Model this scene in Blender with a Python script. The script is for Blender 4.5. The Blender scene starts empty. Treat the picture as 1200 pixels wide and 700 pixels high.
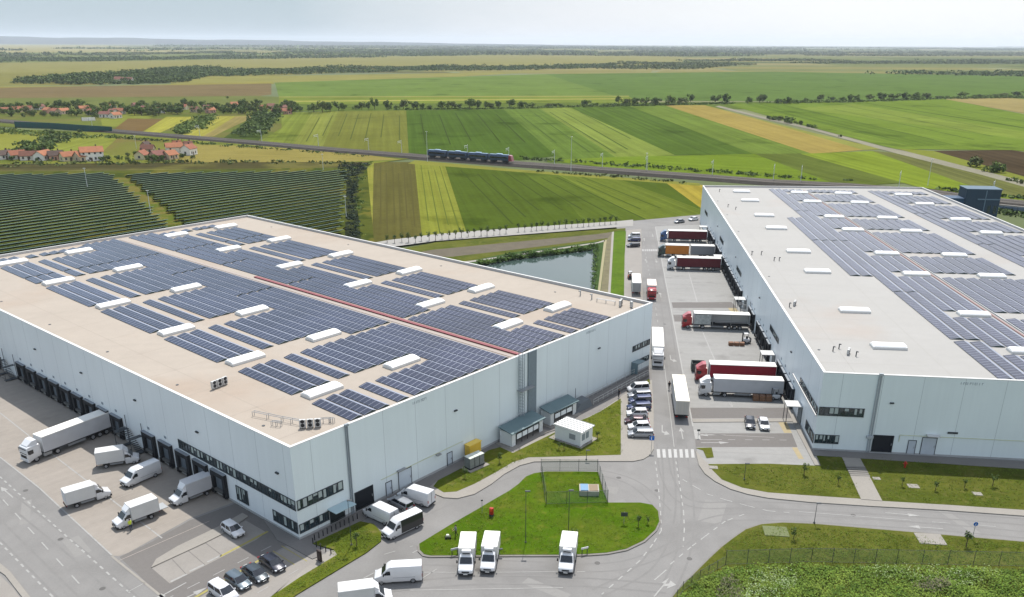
import bpy, bmesh, math, random
from mathutils import Vector, Matrix
R = math.radians
rnd = random.Random(7)
scene = bpy.context.scene
COL = scene.collection

# ------------------------------------------------------------------ camera
H = 60.0
FOC, PITCH, ROLL, CX, CY = 990.5, 0.3833, 0.0049, 613.2, 449.6
fw = Vector((0, math.cos(PITCH), -math.sin(PITCH)))
rt = Vector((1, 0, 0)); up = rt.cross(fw)
r2 = rt * math.cos(ROLL) + up * math.sin(ROLL)
u2 = up * math.cos(ROLL) - rt * math.sin(ROLL)
cam = bpy.data.cameras.new('camera'); co = bpy.data.objects.new('camera', cam); COL.objects.link(co)
mw = Matrix((r2, u2, -fw)).transposed().to_4x4(); mw.translation = (0, 0, H)
co.matrix_world = mw
cam.sensor_width = 36; cam.lens = FOC / 1200 * 36
cam.shift_x = -(CX - 600) / 1200; cam.shift_y = (CY - 350) / 1200
cam.clip_start = 0.5; cam.clip_end = 60000
scene.camera = co

def G(x, y, z=0.0):
    """photo pixel (1200 x 700) to the point at height z it looks at"""
    d = r2 * (x - CX) - u2 * (y - CY) + fw * FOC
    t = (z - H) / d.z
    return Vector((d.x * t, d.y * t, z))

# ------------------------------------------------------------------ light
SUN = Vector((0.75, 6.8, 12.9)).normalized()
w = bpy.data.worlds.new('World'); scene.world = w; w.use_nodes = True
nt = w.node_tree; nt.nodes.clear()
out = nt.nodes.new('ShaderNodeOutputWorld'); bg = nt.nodes.new('ShaderNodeBackground'); bg.inputs[1].default_value = 0.115
sky = nt.nodes.new('ShaderNodeTexSky'); sky.sky_type = 'NISHITA'; sky.sun_disc = False
sky.sun_elevation = math.asin(SUN.z); sky.sun_rotation = math.atan2(SUN.x, SUN.y)
sky.air_density = 1.0; sky.dust_density = 1.6; sky.ozone_density = 1.0
tc = nt.nodes.new('ShaderNodeTexCoord')
mp = nt.nodes.new('ShaderNodeMapping'); mp.inputs['Scale'].default_value = (1.2, 1.2, 5.0)
nz = nt.nodes.new('ShaderNodeTexNoise'); nz.inputs['Scale'].default_value = 1.6; nz.inputs['Detail'].default_value = 8; nz.inputs['Roughness'].default_value = 0.55
sx = nt.nodes.new('ShaderNodeSeparateXYZ')
mr = nt.nodes.new('ShaderNodeValToRGB'); el = mr.color_ramp.elements     # thin cloud: blue-grey in the west, white in the east
el[0].position = 0.22; el[0].color = (3.1, 3.85, 4.35, 1); el[1].position = 0.78; el[1].color = (6.7, 6.8, 6.9, 1)
e_ = el.new(0.5); e_.color = (5.7, 5.9, 6.2, 1)
ad = nt.nodes.new('ShaderNodeMath'); ad.operation = 'MULTIPLY_ADD'; ad.inputs[1].default_value = 1.0; ad.inputs[2].default_value = 0.5
wn = nt.nodes.new('ShaderNodeMath'); wn.operation = 'MULTIPLY_ADD'; wn.inputs[1].default_value = 0.5; wn.inputs[2].default_value = -0.25
sm = nt.nodes.new('ShaderNodeMath'); sm.operation = 'ADD'
cr = nt.nodes.new('ShaderNodeMapRange'); cr.inputs[1].default_value = 0.05; cr.inputs[2].default_value = 0.7; cr.inputs[3].default_value = 0.93; cr.inputs[4].default_value = 0.35
mx = nt.nodes.new('ShaderNodeMix'); mx.data_type = 'RGBA'
L = nt.links.new
L(tc.outputs['Generated'], mp.inputs[0]); L(mp.outputs[0], nz.inputs['Vector']); L(tc.outputs['Generated'], sx.inputs[0])
L(sx.outputs[0], ad.inputs[0]); L(nz.outputs[0], wn.inputs[0]); L(ad.outputs[0], sm.inputs[0]); L(wn.outputs[0], sm.inputs[1]); L(sm.outputs[0], mr.inputs[0])
zb = nt.nodes.new('ShaderNodeMapRange'); zb.inputs[1].default_value = 0.06; zb.inputs[2].default_value = 0.30; zb.inputs[3].default_value = 0.70; zb.inputs[4].default_value = 1.25
vsn = nt.nodes.new('ShaderNodeVectorMath'); vsn.operation = 'SCALE'
L(sx.outputs[2], zb.inputs[0]); L(mr.outputs[0], vsn.inputs[0]); L(zb.outputs[0], vsn.inputs['Scale'])
L(sx.outputs[2], cr.inputs[0]); L(cr.outputs[0], mx.inputs[0]); L(sky.outputs[0], mx.inputs[6]); L(vsn.outputs[0], mx.inputs[7]); L(mx.outputs[2], bg.inputs[0]); L(bg.outputs[0], out.inputs[0])
sl = bpy.data.lights.new('sun', 'SUN'); sl.energy = 3.5; sl.angle = R(0.6); sl.color = (1.0, 0.955, 0.89)
so = bpy.data.objects.new('sun', sl); COL.objects.link(so)
so.rotation_euler = (-SUN).to_track_quat('-Z', 'Y').to_euler()
vs = scene.view_settings; vs.view_transform = 'Standard'; vs.look = 'None'; vs.gamma = 1; vs.use_curve_mapping = False
vs.exposure = 0.88
scene.cycles.use_denoising = True
scene.cycles.max_bounces = 6; scene.cycles.diffuse_bounces = 3; scene.cycles.volume_bounces = 0
scene.cycles.transparent_max_bounces = 12

# ------------------------------------------------------------------ materials
def lin(c):
    return tuple(((v / 255) / 12.92 if v <= 10 else ((v / 255 + 0.055) / 1.055) ** 2.4) for v in c)
KA = 0.335          # albedo of a sunlit level surface that shows the given 8-bit colour
MATS = {}
def mat(name, c, rough=0.8, var=(), stripes=(), tint=None, metal=0.0, spec=0.3, sun=True, coat=0, bump=0, k=None):
    """var: (scale, amount) noises; stripes: (angle_deg, scale, amount[, stretch]); tint: (colour, scale, lo, hi)"""
    if name in MATS: return MATS[name]
    m = bpy.data.materials.new(name); m.use_nodes = True; n = m.node_tree.nodes; l = m.node_tree.links.new
    b = n['Principled BSDF']; kk = (KA if sun else 1.0) if k is None else k
    col = tuple(v * kk for v in lin(c)) + (1,)
    b.inputs['Base Color'].default_value = col; b.inputs['Roughness'].default_value = rough
    b.inputs['Metallic'].default_value = metal; b.inputs['Specular IOR Level'].default_value = spec
    if coat: b.inputs['Coat Weight'].default_value = coat; b.inputs['Coat Roughness'].default_value = 0.08
    if var or stripes or tint:
        tcn = n.new('ShaderNodeTexCoord'); vec = tcn.outputs['Object']; f = None; src = None
        rgb = n.new('ShaderNodeRGB'); rgb.outputs[0].default_value = col; cur = rgb.outputs[0]
        if tint:
            for tn in (tint if isinstance(tint, list) else [tint]):
                t = n.new('ShaderNodeTexNoise'); t.inputs['Scale'].default_value = tn[1]; t.inputs['Detail'].default_value = 5; l(vec, t.inputs['Vector'])
                q = n.new('ShaderNodeMapRange'); q.inputs[1].default_value = tn[2]; q.inputs[2].default_value = tn[3]; l(t.outputs[0], q.inputs[0])
                x = n.new('ShaderNodeMix'); x.data_type = 'RGBA'; l(q.outputs[0], x.inputs[0]); l(cur, x.inputs[6])
                x.inputs[7].default_value = tuple(v * kk for v in lin(tn[0])) + (1,); cur = x.outputs[2]
        def mul(sock, amt):
            nonlocal f
            q = n.new('ShaderNodeMapRange'); q.inputs[1].default_value = 0.25; q.inputs[2].default_value = 0.75
            q.inputs[3].default_value = 1 - amt; q.inputs[4].default_value = 1 + amt; l(sock, q.inputs[0])
            if f is None: f = q.outputs[0]
            else:
                mm = n.new('ShaderNodeMath'); mm.operation = 'MULTIPLY'; l(f, mm.inputs[0]); l(q.outputs[0], mm.inputs[1]); f = mm.outputs[0]
        for sc_, am, *zs in var:
            t = n.new('ShaderNodeTexNoise'); t.inputs['Scale'].default_value = sc_; t.inputs['Detail'].default_value = 4
            if zs:
                zm = n.new('ShaderNodeMapping'); zm.inputs['Scale'].default_value = (1, 1, zs[0]); l(vec, zm.inputs[0]); l(zm.outputs[0], t.inputs['Vector'])
            else: l(vec, t.inputs['Vector'])
            mul(t.outputs[0], am); src = t
        for st in stripes:
            rot = n.new('ShaderNodeMapping'); rot.inputs['Rotation'].default_value = (0, 0, -R(st[0])); l(vec, rot.inputs[0])
            s2 = n.new('ShaderNodeMapping'); s2.inputs['Scale'].default_value = (st[3] if len(st) > 3 else 0.02, 1, 1); l(rot.outputs[0], s2.inputs[0])
            t = n.new('ShaderNodeTexNoise'); t.inputs['Scale'].default_value = st[1]; t.inputs['Detail'].default_value = 3; l(s2.outputs[0], t.inputs['Vector']); mul(t.outputs[0], st[2])
        if f is not None:
            sc2 = n.new('ShaderNodeVectorMath'); sc2.operation = 'SCALE'; l(cur, sc2.inputs[0]); l(f, sc2.inputs['Scale']); cur = sc2.outputs[0]
        l(cur, b.inputs['Base Color'])
        if bump and src:
            bn = n.new('ShaderNodeBump'); bn.inputs['Strength'].default_value = bump; bn.inputs['Distance'].default_value = 0.1; l(src.outputs[0], bn.inputs['Height']); l(bn.outputs[0], b.inputs['Normal'])
    MATS[name] = m
    return m

def paint(name, c, rough=0.3, coat=0.6, **kw): return mat(name, c, rough, coat=coat, sun=False, k=0.68, spec=0.5, **kw)

M_glass = mat('glass_dark', (22, 27, 33), 0.08, sun=False, spec=0.8)
M_window = mat('window_glass', (38, 52, 58), 0.1, sun=False, spec=0.8, var=((0.9, 0.5),))
M_tyre = mat('tyre', (32, 32, 34), 0.85, sun=False)
M_rim = mat('rim', (150, 152, 155), 0.4, sun=False, metal=0.6)
M_black = mat('black_plastic', (34, 35, 38), 0.6, sun=False)
M_light = mat('headlight_glass', (200, 205, 210), 0.15, sun=False, spec=0.8)
M_red = mat('red_lens', (150, 22, 22), 0.2, sun=False)
M_white = paint('white_paint', (232, 233, 235), 0.35, var=((0.7, 0.05),))
M_steel = mat('galvanised_steel', (150, 153, 155), 0.45, sun=False, metal=0.5)
M_dsteel = mat('dark_steel', (62, 66, 70), 0.55, sun=False, metal=0.3)
M_chassis = mat('chassis', (46, 46, 48), 0.7, sun=False)
M_rubber = mat('dock_rubber', (30, 32, 36), 0.75, sun=False)
M_skin = mat('skin', (190, 140, 115), 0.6, sun=False)

# ------------------------------------------------------------------ helpers
def tag(o, label=None, cat=None, group=None, kind=None):
    if label: o['label'] = label
    if cat: o['category'] = cat
    if group: o['group'] = group
    if kind: o['kind'] = kind
    return o

class MB:
    def __init__(s): s.v = []; s.f = []; s.mi = []
    def add(s, vs, fs, m=0):
        b = len(s.v); s.v += [tuple(v) for v in vs]; s.f += [tuple(i + b for i in f) for f in fs]; s.mi += [m] * len(fs); return s
    def box(s, x0, y0, z0, x1, y1, z1, m=0):
        return s.add([(x0, y0, z0), (x1, y0, z0), (x1, y1, z0), (x0, y1, z0), (x0, y0, z1), (x1, y0, z1), (x1, y1, z1), (x0, y1, z1)],
                     [(0, 3, 2, 1), (4, 5, 6, 7), (0, 1, 5, 4), (1, 2, 6, 5), (2, 3, 7, 6), (3, 0, 4, 7)], m)
    def bevbox(s, x0, y0, z0, x1, y1, z1, b=0.05, m=0):
        """box with chamfered vertical and top edges"""
        def ring(z, i): return [(x0 + i, y0 + b, z), (x0 + b, y0 + i, z), (x1 - b, y0 + i, z), (x1 - i, y0 + b, z), (x1 - i, y1 - b, z), (x1 - b, y1 - i, z), (x0 + b, y1 - i, z), (x0 + i, y1 - b, z)]
        v = ring(z0, 0) + ring(z1 - b, 0) + ring(z1, b * 0.8)
        f = [tuple(range(7, -1, -1)), tuple(range(16, 24))]
        for r_ in (0, 8):
            for i in range(8): f.append((r_ + i, r_ + (i + 1) % 8, r_ + 8 + (i + 1) % 8, r_ + 8 + i))
        return s.add(v, f, m)
    def prism(s, pts, z0, z1, m=0):
        n = len(pts)
        a = sum(pts[i][0] * pts[(i + 1) % n][1] - pts[(i + 1) % n][0] * pts[i][1] for i in range(n))
        if a < 0: pts = pts[::-1]
        v = [(p[0], p[1], z0) for p in pts] + [(p[0], p[1], z1) for p in pts]
        return s.add(v, [tuple(range(n - 1, -1, -1)), tuple(range(n, 2 * n))] + [(i, (i + 1) % n, n + (i + 1) % n, n + i) for i in range(n)], m)
    def sheet(s, pts, z, m=0):
        n = len(pts)
        a = sum(pts[i][0] * pts[(i + 1) % n][1] - pts[(i + 1) % n][0] * pts[i][1] for i in range(n))
        if a < 0: pts = pts[::-1]
        return s.add([(p[0], p[1], z) for p in pts], [tuple(range(n))], m)
    def tube(s, p, q, r, n=8, r1=None, m=0, cap=True):
        p = Vector(p); q = Vector(q); d = (q - p).normalized(); a = d.orthogonal().normalized(); b = d.cross(a)
        r1 = r if r1 is None else r1; v = []
        for c, rr in ((p, r), (q, r1)):
            for i in range(n):
                t = 2 * math.pi * i / n; v.append(c + (a * math.cos(t) + b * math.sin(t)) * rr)
        f = [(i, (i + 1) % n, n + (i + 1) % n, n + i) for i in range(n)]
        if cap: f += [tuple(range(n - 1, -1, -1)), tuple(range(n, 2 * n))]
        return s.add(v, f, m)
    def loft(s, rings, m=0, cap=True):
        n = len(rings[0]); v = [p for r_ in rings for p in r_]; f = []
        for k in range(len(rings) - 1):
            for i in range(n):
                f.append((k * n + i, k * n + (i + 1) % n, (k + 1) * n + (i + 1) % n, (k + 1) * n + i))
        if cap: f += [tuple(range(n - 1, -1, -1)), tuple(range((len(rings) - 1) * n, len(rings) * n))]
        return s.add(v, f, m)
    def build(s, name, m, parent=None, smooth=0):
        me = bpy.data.meshes.new(name); me.from_pydata(s.v, [], s.f)
        ms = m if isinstance(m, (list, tuple)) else [m]
        for x in ms: me.materials.append(x)
        if len(ms) > 1: me.polygons.foreach_set('material_index', s.mi)
        if smooth:
            me.polygons.foreach_set('use_smooth', [True] * len(me.polygons)); me.set_sharp_from_angle(angle=R(smooth))
        me.update()
        o = bpy.data.objects.new(name, me); COL.objects.link(o)
        if parent: o.parent = parent
        return o

def empty(name, loc=(0, 0, 0), rz=0.0, label=None, cat=None, group=None):
    o = bpy.data.objects.new(name, None); COL.objects.link(o); o.location = loc; o.rotation_euler = (0, 0, rz)
    o.empty_display_size = 0.5
    return tag(o, label, cat, group)

def copy_tree(o, parent=None):
    c = o.copy(); COL.objects.link(c); c.parent = parent
    for ch in list(o.children): copy_tree(ch, c)
    return c

def smoothpts(pts, n=4):
    o = []; k = len(pts)
    for i in range(k):
        p0, p1, p2, p3 = [Vector(pts[(i + j - 1) % k][:2]) for j in range(4)]
        for a in range(n):
            t = a / n
            o.append(0.5 * ((2 * p1) + (p2 - p0) * t + (2 * p0 - 5 * p1 + 4 * p2 - p3) * t * t + (3 * p1 - p0 - 3 * p2 + p3) * t ** 3))
    return o

def P(pts, z=0.0): return [G(x, y, z) for x, y in pts]
def area(name, px, z, m, z0=None, curve=False, kind='structure'):
    """ground surface traced by its corners; with z0 it is a raised slab"""
    pts = P(px, z)
    if curve: pts = smoothpts(pts)
    b = MB()
    if z0 is None: b.sheet(pts, z)
    else: b.prism(pts, z0, z)
    o = b.build(name, m); o['kind'] = kind
    return o

# ------------------------------------------------------------------ the land
GZ = -0.5
grass_far = mat('land', (128, 142, 92), 0.95, var=((0.0009, 0.25), (0.01, 0.12)), tint=((170, 165, 110), 0.0013, 0.5, 0.62), spec=0.1)
o = MB().sheet([(-26000, -400), (26000, -400), (26000, 32000), (-26000, 32000)], GZ).build('ground', grass_far); o['kind'] = 'structure'
_z = [GZ + 0.01]; _dz = [0.0003]
def field(px, c, ang=None, amp=0.12, sc=0.25, var=0.12, tint=None, name='field', pts=None, fine=0.25):
    """a crop field: colour, drilling direction (two pixels or degrees) and how strongly the rows show"""
    if isinstance(ang, tuple):
        d = G(*ang[1]) - G(*ang[0]); ang = math.degrees(math.atan2(d.y, d.x))
    _z[0] += _dz[0]
    def warm(q): return (q[0] * 1.15 + 6, q[1] * 1.09, q[2] * 1.02) if q[1] > q[0] + 4 else (q[0] * .98, q[1] * .98, q[2] * .95)
    c = warm(c)
    if tint: tint = [(warm(t[0]),) + tuple(t[1:]) for t in (tint if isinstance(tint, list) else [tint])]
    nm = 'crop_%d' % len(bpy.data.materials)
    amp *= 1.6; st = ((ang, sc, amp, 0.015), (ang, sc * 3, amp * 0.7, 0.01)) if ang is not None else ()
    if tint is None and c[1] > c[0]: tint = ((c[0] * .82, c[1] * .84, c[2] * .8), 0.022, 0.60, 0.68)
    m = mat(nm, c, 0.95, var=((0.012, var), (0.06, var * 0.7), (fine * 2, 0.10)), stripes=st, tint=tint, spec=0.0)
    b = MB(); b.sheet(pts or P(px, _z[0]), _z[0]); o = b.build(name, m); o['kind'] = 'structure'
    return o

# far plain: long strips of crops, each a strip across the land, seen at a grazing angle
fr = random.Random(3)
cols = [(120, 138, 92), (100, 122, 78), (150, 150, 100), (176, 168, 116), (112, 132, 84), (88, 112, 74), (138, 146, 96), (128, 128, 90)]
y = 1900.0
while y < 12000:
    dy = fr.uniform(90, 260) * (y / 2500); x = -y * 0.75 + fr.uniform(-200, 0)
    while x < y * 0.75:
        dx = fr.uniform(250, 1100) * (y / 2500)
        sk = fr.uniform(-60, 60)
        field(None, fr.choice(cols), var=0.1, pts=[(x + 8, y), (x + dx, y + sk * .2), (x + dx + sk, y + dy), (x + sk, y + dy)])
        x += dx
    y += dy
_z[0] = GZ + 0.08; _dz[0] = 0.004
YG, LG, MG, DG, OL = (186, 178, 118), (140, 158, 78), (104, 134, 62), (82, 118, 52), (128, 142, 74)
field([(-200, 52), (120, 53), (262, 62), (262, 62.5), (-200, 63)], YG)
field([(-200, 62.5), (262, 61), (340, 72), (-200, 74)], (112, 134, 84))
field([(-300, 78), (200, 71), (420, 67), (640, 64), (800, 66), (800, 75.5), (560, 79), (300, 84), (-300, 86)], (170, 166, 104), ang=((0, 80), (300, 78)), amp=.06)
field([(-300, 86), (300, 84), (420, 84), (300, 90), (100, 100), (-300, 103)], (132, 142, 86))
field([(200, 91), (640, 84), (540, 90), (320, 97), (200, 99)], (142, 152, 92))
field([(-300, 102.5), (120, 101), (318, 96), (322, 98.5), (-300, 108)], (178, 170, 88))
field([(-300, 107.5), (318, 98), (318, 111), (300, 113), (-300, 119)], (150, 132, 96), ang=((0, 110), (300, 103)), amp=.08)
field([(-300, 118), (300, 112.5), (335, 114), (335, 125), (-300, 131)], (110, 130, 78))
field([(322, 97), (480, 92), (640, 87), (737, 113.5), (327, 114.5)], (108, 142, 74), ang=((330, 105), (640, 99)), amp=.06)
field([(640, 87), (900, 84), (1300, 91), (1300, 119), (1000, 119), (737, 118)], (96, 132, 70), ang=((700, 100), (1200, 104)), amp=.08)
field([(327, 114), (737, 113), (750, 122), (327, 124)], (118, 144, 66))
field([(327, 113.4), (737, 112.4), (737, 113.2), (327, 114.2)], (190, 186, 110))
field([(330, 118.4), (730, 115.4), (730, 116.4), (330, 119.6)], (200, 196, 110))
field([(335, 122), (1300, 118), (1300, 123), (900, 128), (335, 131)], (96, 124, 62))
# between the tree line and the railway
field([(332, 131.5), (366, 131.5), (343, 169.5), (300, 167)], (118, 142, 66), ang=((350, 132), (320, 168)))
field([(366, 131.5), (397, 130.5), (378, 172), (343, 169.5)], (130, 150, 76), ang=((382, 132), (360, 169)))
field([(397, 130.5), (476, 129.5), (479, 181), (430, 178), (378, 172)], (116, 132, 66), ang=((430, 132), (425, 170)), amp=.07)
field([(476, 129.5), (590, 128.5), (652, 183), (610, 188), (505, 182), (479, 179)], (78, 112, 48), ang=((540, 130), (580, 178)), amp=.1)
field([(590, 128.5), (633, 127.5), (723, 184), (710, 194), (640, 190), (652, 183)], (98, 132, 62), ang=((612, 130), (690, 185)), amp=.1)
field([(633, 127.5), (668, 126), (791, 182), (722, 184.5)], (124, 152, 76), ang=((650, 128), (757, 182)), amp=.12)
field([(668, 126), (738, 124.5), (884, 181), (791, 182)], (84, 118, 52), ang=((704, 126), (838, 181)), amp=.16)
field([(738, 124.5), (779, 123.5), (905, 165), (952, 180), (884, 181)], (108, 140, 66), ang=((758, 126), (915, 180)), amp=.1)
field([(779, 123.5), (826, 123.5), (902, 143), (1012, 176), (952, 180.5), (905, 165)], (192, 172, 98), ang=((800, 125), (980, 178)), amp=.08)
field([(640, 188), (722, 184), (884, 180.5), (950, 180), (1075, 212), (1000, 219), (835, 206), (715, 197)], (112, 146, 52), ang=((700, 190), (940, 205)), amp=.1)
field([(884, 180.5), (938, 180), (1075, 214), (985, 218)], (96, 120, 58), ang=((900, 182), (1040, 215)))
field([(938, 180.5), (1022, 177), (1150, 219), (1220, 240), (1075, 219)], (122, 152, 56), ang=((980, 180), (1150, 222)), amp=.12)
field([(1022, 177), (1070, 181), (1215, 221), (1215, 236), (1140, 219)], (132, 136, 80), ang=((1050, 180), (1200, 225)), amp=.14)
field([(826, 123.5), (845, 128), (902, 143), (950, 155), (1035, 175), (1012, 176), (880, 138)], (140, 156, 86))
field([(850, 122), (1000, 119.5), (1106, 116), (1200, 134), (1320, 160), (1320, 187), (1185, 176), (1050, 175), (950, 149), (900, 136)], (112, 146, 62), ang=((880, 125), (1150, 172)), amp=.1)
field([(935, 127), (1000, 122), (1320, 174), (1320, 180)], (124, 154, 72), ang=((935, 125), (1200, 160)), amp=.14)
field([(870, 122), (912, 121), (1120, 170), (1070, 172)], (100, 134, 56), ang=((880, 122), (1080, 170)), amp=.14)
field([(1010, 120.5), (1014, 120.5), (1320, 168), (1320, 169.5)], (86, 116, 54))
field([(1105, 116), (1178, 114.5), (1320, 126), (1320, 147), (1200, 133)], (188, 172, 116), ang=((1110, 117), (1200, 130)), amp=.06)
field([(1094, 177), (1186, 176), (1320, 200), (1320, 226), (1200, 207)], (98, 84, 64), ang=((1100, 177), (1200, 204)), amp=.14)
field([(1050, 174), (1094, 177), (1200, 207), (1320, 228), (1320, 234), (1190, 210), (1090, 185)], (128, 148, 70))
o = field([(838, 125), (843, 124), (900, 138.3), (950, 149.5), (1035, 172), (1060, 177), (1098, 186.5), (1153, 200.5), (1210, 215), (1330, 246), (1330, 250), (1200, 219), (1150, 205), (1090, 190), (1035, 176), (950, 152), (895, 139.5)], (186, 182, 164), name='dirt_road')
M_tram = mat('tramline', (84, 102, 46), .95, spec=0)
def tram(a, c, n_, m=M_tram, wd=.9):
    """wheel tracks left between two field edges, each edge a pair of pixels"""
    b = MB(); _z[0] += .004
    for i in range(n_):
        t = (i + .5) / n_ + rnd.uniform(-.02, .02); p = G(*a[0]).lerp(G(*c[0]), t); q = G(*a[1]).lerp(G(*c[1]), t); d = (q - p).normalized(); nn = Vector((-d.y, d.x, 0)) * wd / 2
        l0, l1 = rnd.uniform(.02, .2), rnd.uniform(.75, .98); p, q = p.lerp(q, l0), p.lerp(q, l1)
        b.sheet([p - nn, q - nn, q + nn, p + nn], _z[0])
    o = b.build('tramlines', m); o['kind'] = 'structure'
# between railway and site
field([(421, 202), (438, 191), (437, 288), (418, 281)], (146, 158, 80), ang=((430, 200), (428, 280)), tint=((120, 140, 60), 0.05, 0.5, 0.7))
field([(438, 190), (486, 190), (495, 283), (436, 287)], (122, 118, 66), ang=((460, 192), (464, 280)), amp=.08, sc=0.45)
field([(486, 190), (521, 191), (551, 279), (495, 283)], (132, 150, 68), ang=((500, 192), (520, 278)), amp=.1, sc=0.4)
field([(521, 193), (610, 200), (700, 206), (820, 216), (824, 254), (735, 264), (600, 276), (549, 280)], (82, 110, 44), ang=((600, 205), (660, 265)), amp=.07, sc=0.35)
field([(610, 200), (650, 203), (762, 261), (690, 267), (668, 240)], (92, 120, 50), ang=((625, 203), (725, 262)), amp=.10, sc=0.35)
field([(650, 203), (720, 208), (822, 246), (822, 252), (762, 261)], (106, 132, 56), ang=((680, 207), (795, 255)), amp=.12, sc=0.35)
field([(780, 214), (824, 217), (824, 246)], (196, 178, 78), ang=((785, 214), (822, 240)), amp=.12)
field([(478, 192), (486, 188), (610, 199), (820, 215), (820, 218), (700, 209), (560, 198)], (138, 152, 76))
tram(((530, 196), (600, 274)), ((690, 206), (815, 253)), 9, wd=.7); tram(((480, 132), (482, 176)), ((588, 130), (645, 180)), 5, mat('tram_dark', (78, 96, 46), .95, spec=0), .9); tram(((592, 130), (655, 182)), ((736, 126), (870, 180)), 8, mat('tram_mid', (96, 118, 58), .95, spec=0), .9)
tram(((860, 124), (1060, 173)), ((1090, 118), (1320, 160)), 7, mat('tram_mid', (96, 118, 58), .95, spec=0), 1.2); tram(((442, 192), (441, 282)), ((484, 192), (492, 280)), 6, mat('tram_brown', (112, 108, 62), .95, spec=0), .5); tram(((490, 192), (499, 278)), ((518, 193), (546, 276)), 4, mat('tram_pale', (118, 132, 60), .95, spec=0), .4)
tram(((368, 133), (347, 168)), ((474, 131), (476, 178)), 7, mat('tram_olive', (108, 118, 60), .95, spec=0), .8)
# west side by the railway and the village
field([(-300, 150), (0, 151), (140, 156), (300, 170), (480, 186), (435, 192), (-300, 206)], (126, 144, 70), tint=((96, 118, 58), 0.02, 0.5, 0.62))
field([(215, 169), (300, 171.5), (420, 180.5), (470, 187), (400, 190), (200, 194)], (178, 166, 96), ang=((220, 180), (400, 185)), amp=.08)
field([(-100, 152), (40, 155), (75, 163), (10, 176), (-100, 180)], (138, 154, 76))
field([(88, 160), (140, 160), (135, 170), (118, 180), (60, 180), (55, 172)], (134, 154, 74), ang=((60, 178), (130, 160)))
field([(140, 160), (210, 166), (225, 168), (205, 182), (130, 182), (120, 178)], (118, 132, 70), tint=((150, 136, 84), 0.02, 0.5, 0.6))
field([(-300, 195.5), (220, 190.5), (435, 190), (425, 197), (300, 199), (130, 201), (-300, 206)], (104, 100, 66), ang=((0, 196), (400, 193)), amp=.3, sc=.2, tint=((134, 130, 76), 0.03, 0.5, 0.6))
field([(-300, 203), (135, 200), (430, 196), (440, 300), (-300, 400)], (90, 108, 52), tint=[((140, 134, 64), 0.03, 0.52, 0.66), ((70, 92, 44), 0.12, 0.5, 0.6)])
field([(133, 209), (147, 208), (214, 262), (190, 264)], (148, 140, 78), tint=((92, 116, 52), 0.12, 0.45, 0.6))
field([(-300, 131), (330, 125), (330, 150), (300, 168), (130, 153), (-300, 138)], (104, 126, 66), tint=((140, 140, 80), 0.02, 0.5, 0.6))
field([(118, 140), (155, 133), (180, 137), (150, 150), (120, 148)], (128, 148, 72))
field([(150, 139), (192, 140), (165, 155), (134, 151)], (146, 122, 82))
field([(195, 137), (228, 137), (188, 155.5), (168, 154.5)], (160, 172, 84), ang=((210, 138), (180, 154)))
field([(254, 136.5), (292, 136), (236, 161), (214, 158)], (160, 170, 86), ang=((270, 137), (225, 159)))
field([(276, 136.5), (300, 136), (262, 154), (250, 160), (236, 161)], (176, 162, 104), ang=((285, 137), (250, 158)))
field([(300, 134), (332, 132), (302, 166), (262, 162)], (84, 110, 56), tint=((60, 84, 42), 0.05, .45, .6))

# railway: ballast, two tracks
M_ballast = mat('ballast', (100, 95, 88), 0.95, var=((0.6, 0.2), (0.05, 0.1)), spec=0.1)
rail_top = [(-300, 122), (0, 139), (135, 151), (300, 165.5), (400, 174.5), (500, 181.5), (610, 188), (715, 195), (835, 203.5), (900, 208.5), (1000, 214), (1090, 220), (1150, 229), (1330, 247)]
rail_bot = [(-300, 130), (0, 145), (135, 158), (300, 170.5), (400, 179.5), (500, 188.5), (600, 197.5), (700, 204.5), (820, 213.5), (900, 219.5), (1000, 225), (1090, 233), (1150, 241), (1330, 258)]
b = MB(); rc = [(G(*a) + G(*c)) / 2 for a, c in zip(rail_top, rail_bot)]
def polyline_n(pts):
    o = []
    for i in range(len(pts)):
        d = (pts[min(i + 1, len(pts) - 1)] - pts[max(i - 1, 0)]); d.z = 0; d.normalize(); o.append(Vector((-d.y, d.x, 0)))
    return o
rn = polyline_n(rc)
def ribbon(b, pts, nrm, o0, o1, z0, z1, z0b=None):
    """a swept strip with side walls, between offsets o0 and o1"""
    n = len(pts); v = []
    for p, q in zip(pts, nrm):
        for oo, zz in ((o0 - (z1 - z0) * 1.5, z0), (o0, z1), (o1, z1), (o1 + (z1 - z0) * 1.5, z0)): v.append((p.x + q.x * oo, p.y + q.y * oo, zz))
    f = []
    for i in range(n - 1):
        for k in range(3): f.append((i * 4 + k, (i + 1) * 4 + k, (i + 1) * 4 + k + 1, i * 4 + k + 1))
    b.add(v, f)
ribbon(b, rc, rn, -5.6, 5.6, GZ, 0.8); o = b.build('railway_embankment', M_ballast); o['kind'] = 'structure'
M_rail = mat('rail_steel', (84, 76, 70), 0.6, sun=False)
for off in (-3, 3):
    b = MB()
    for g in (-.75, .75): ribbon(b, rc, rn, off + g - .05, off + g + .05, 0.81, 0.87)
    o = b.build('railway_track', M_rail); o['kind'] = 'structure'

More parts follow.
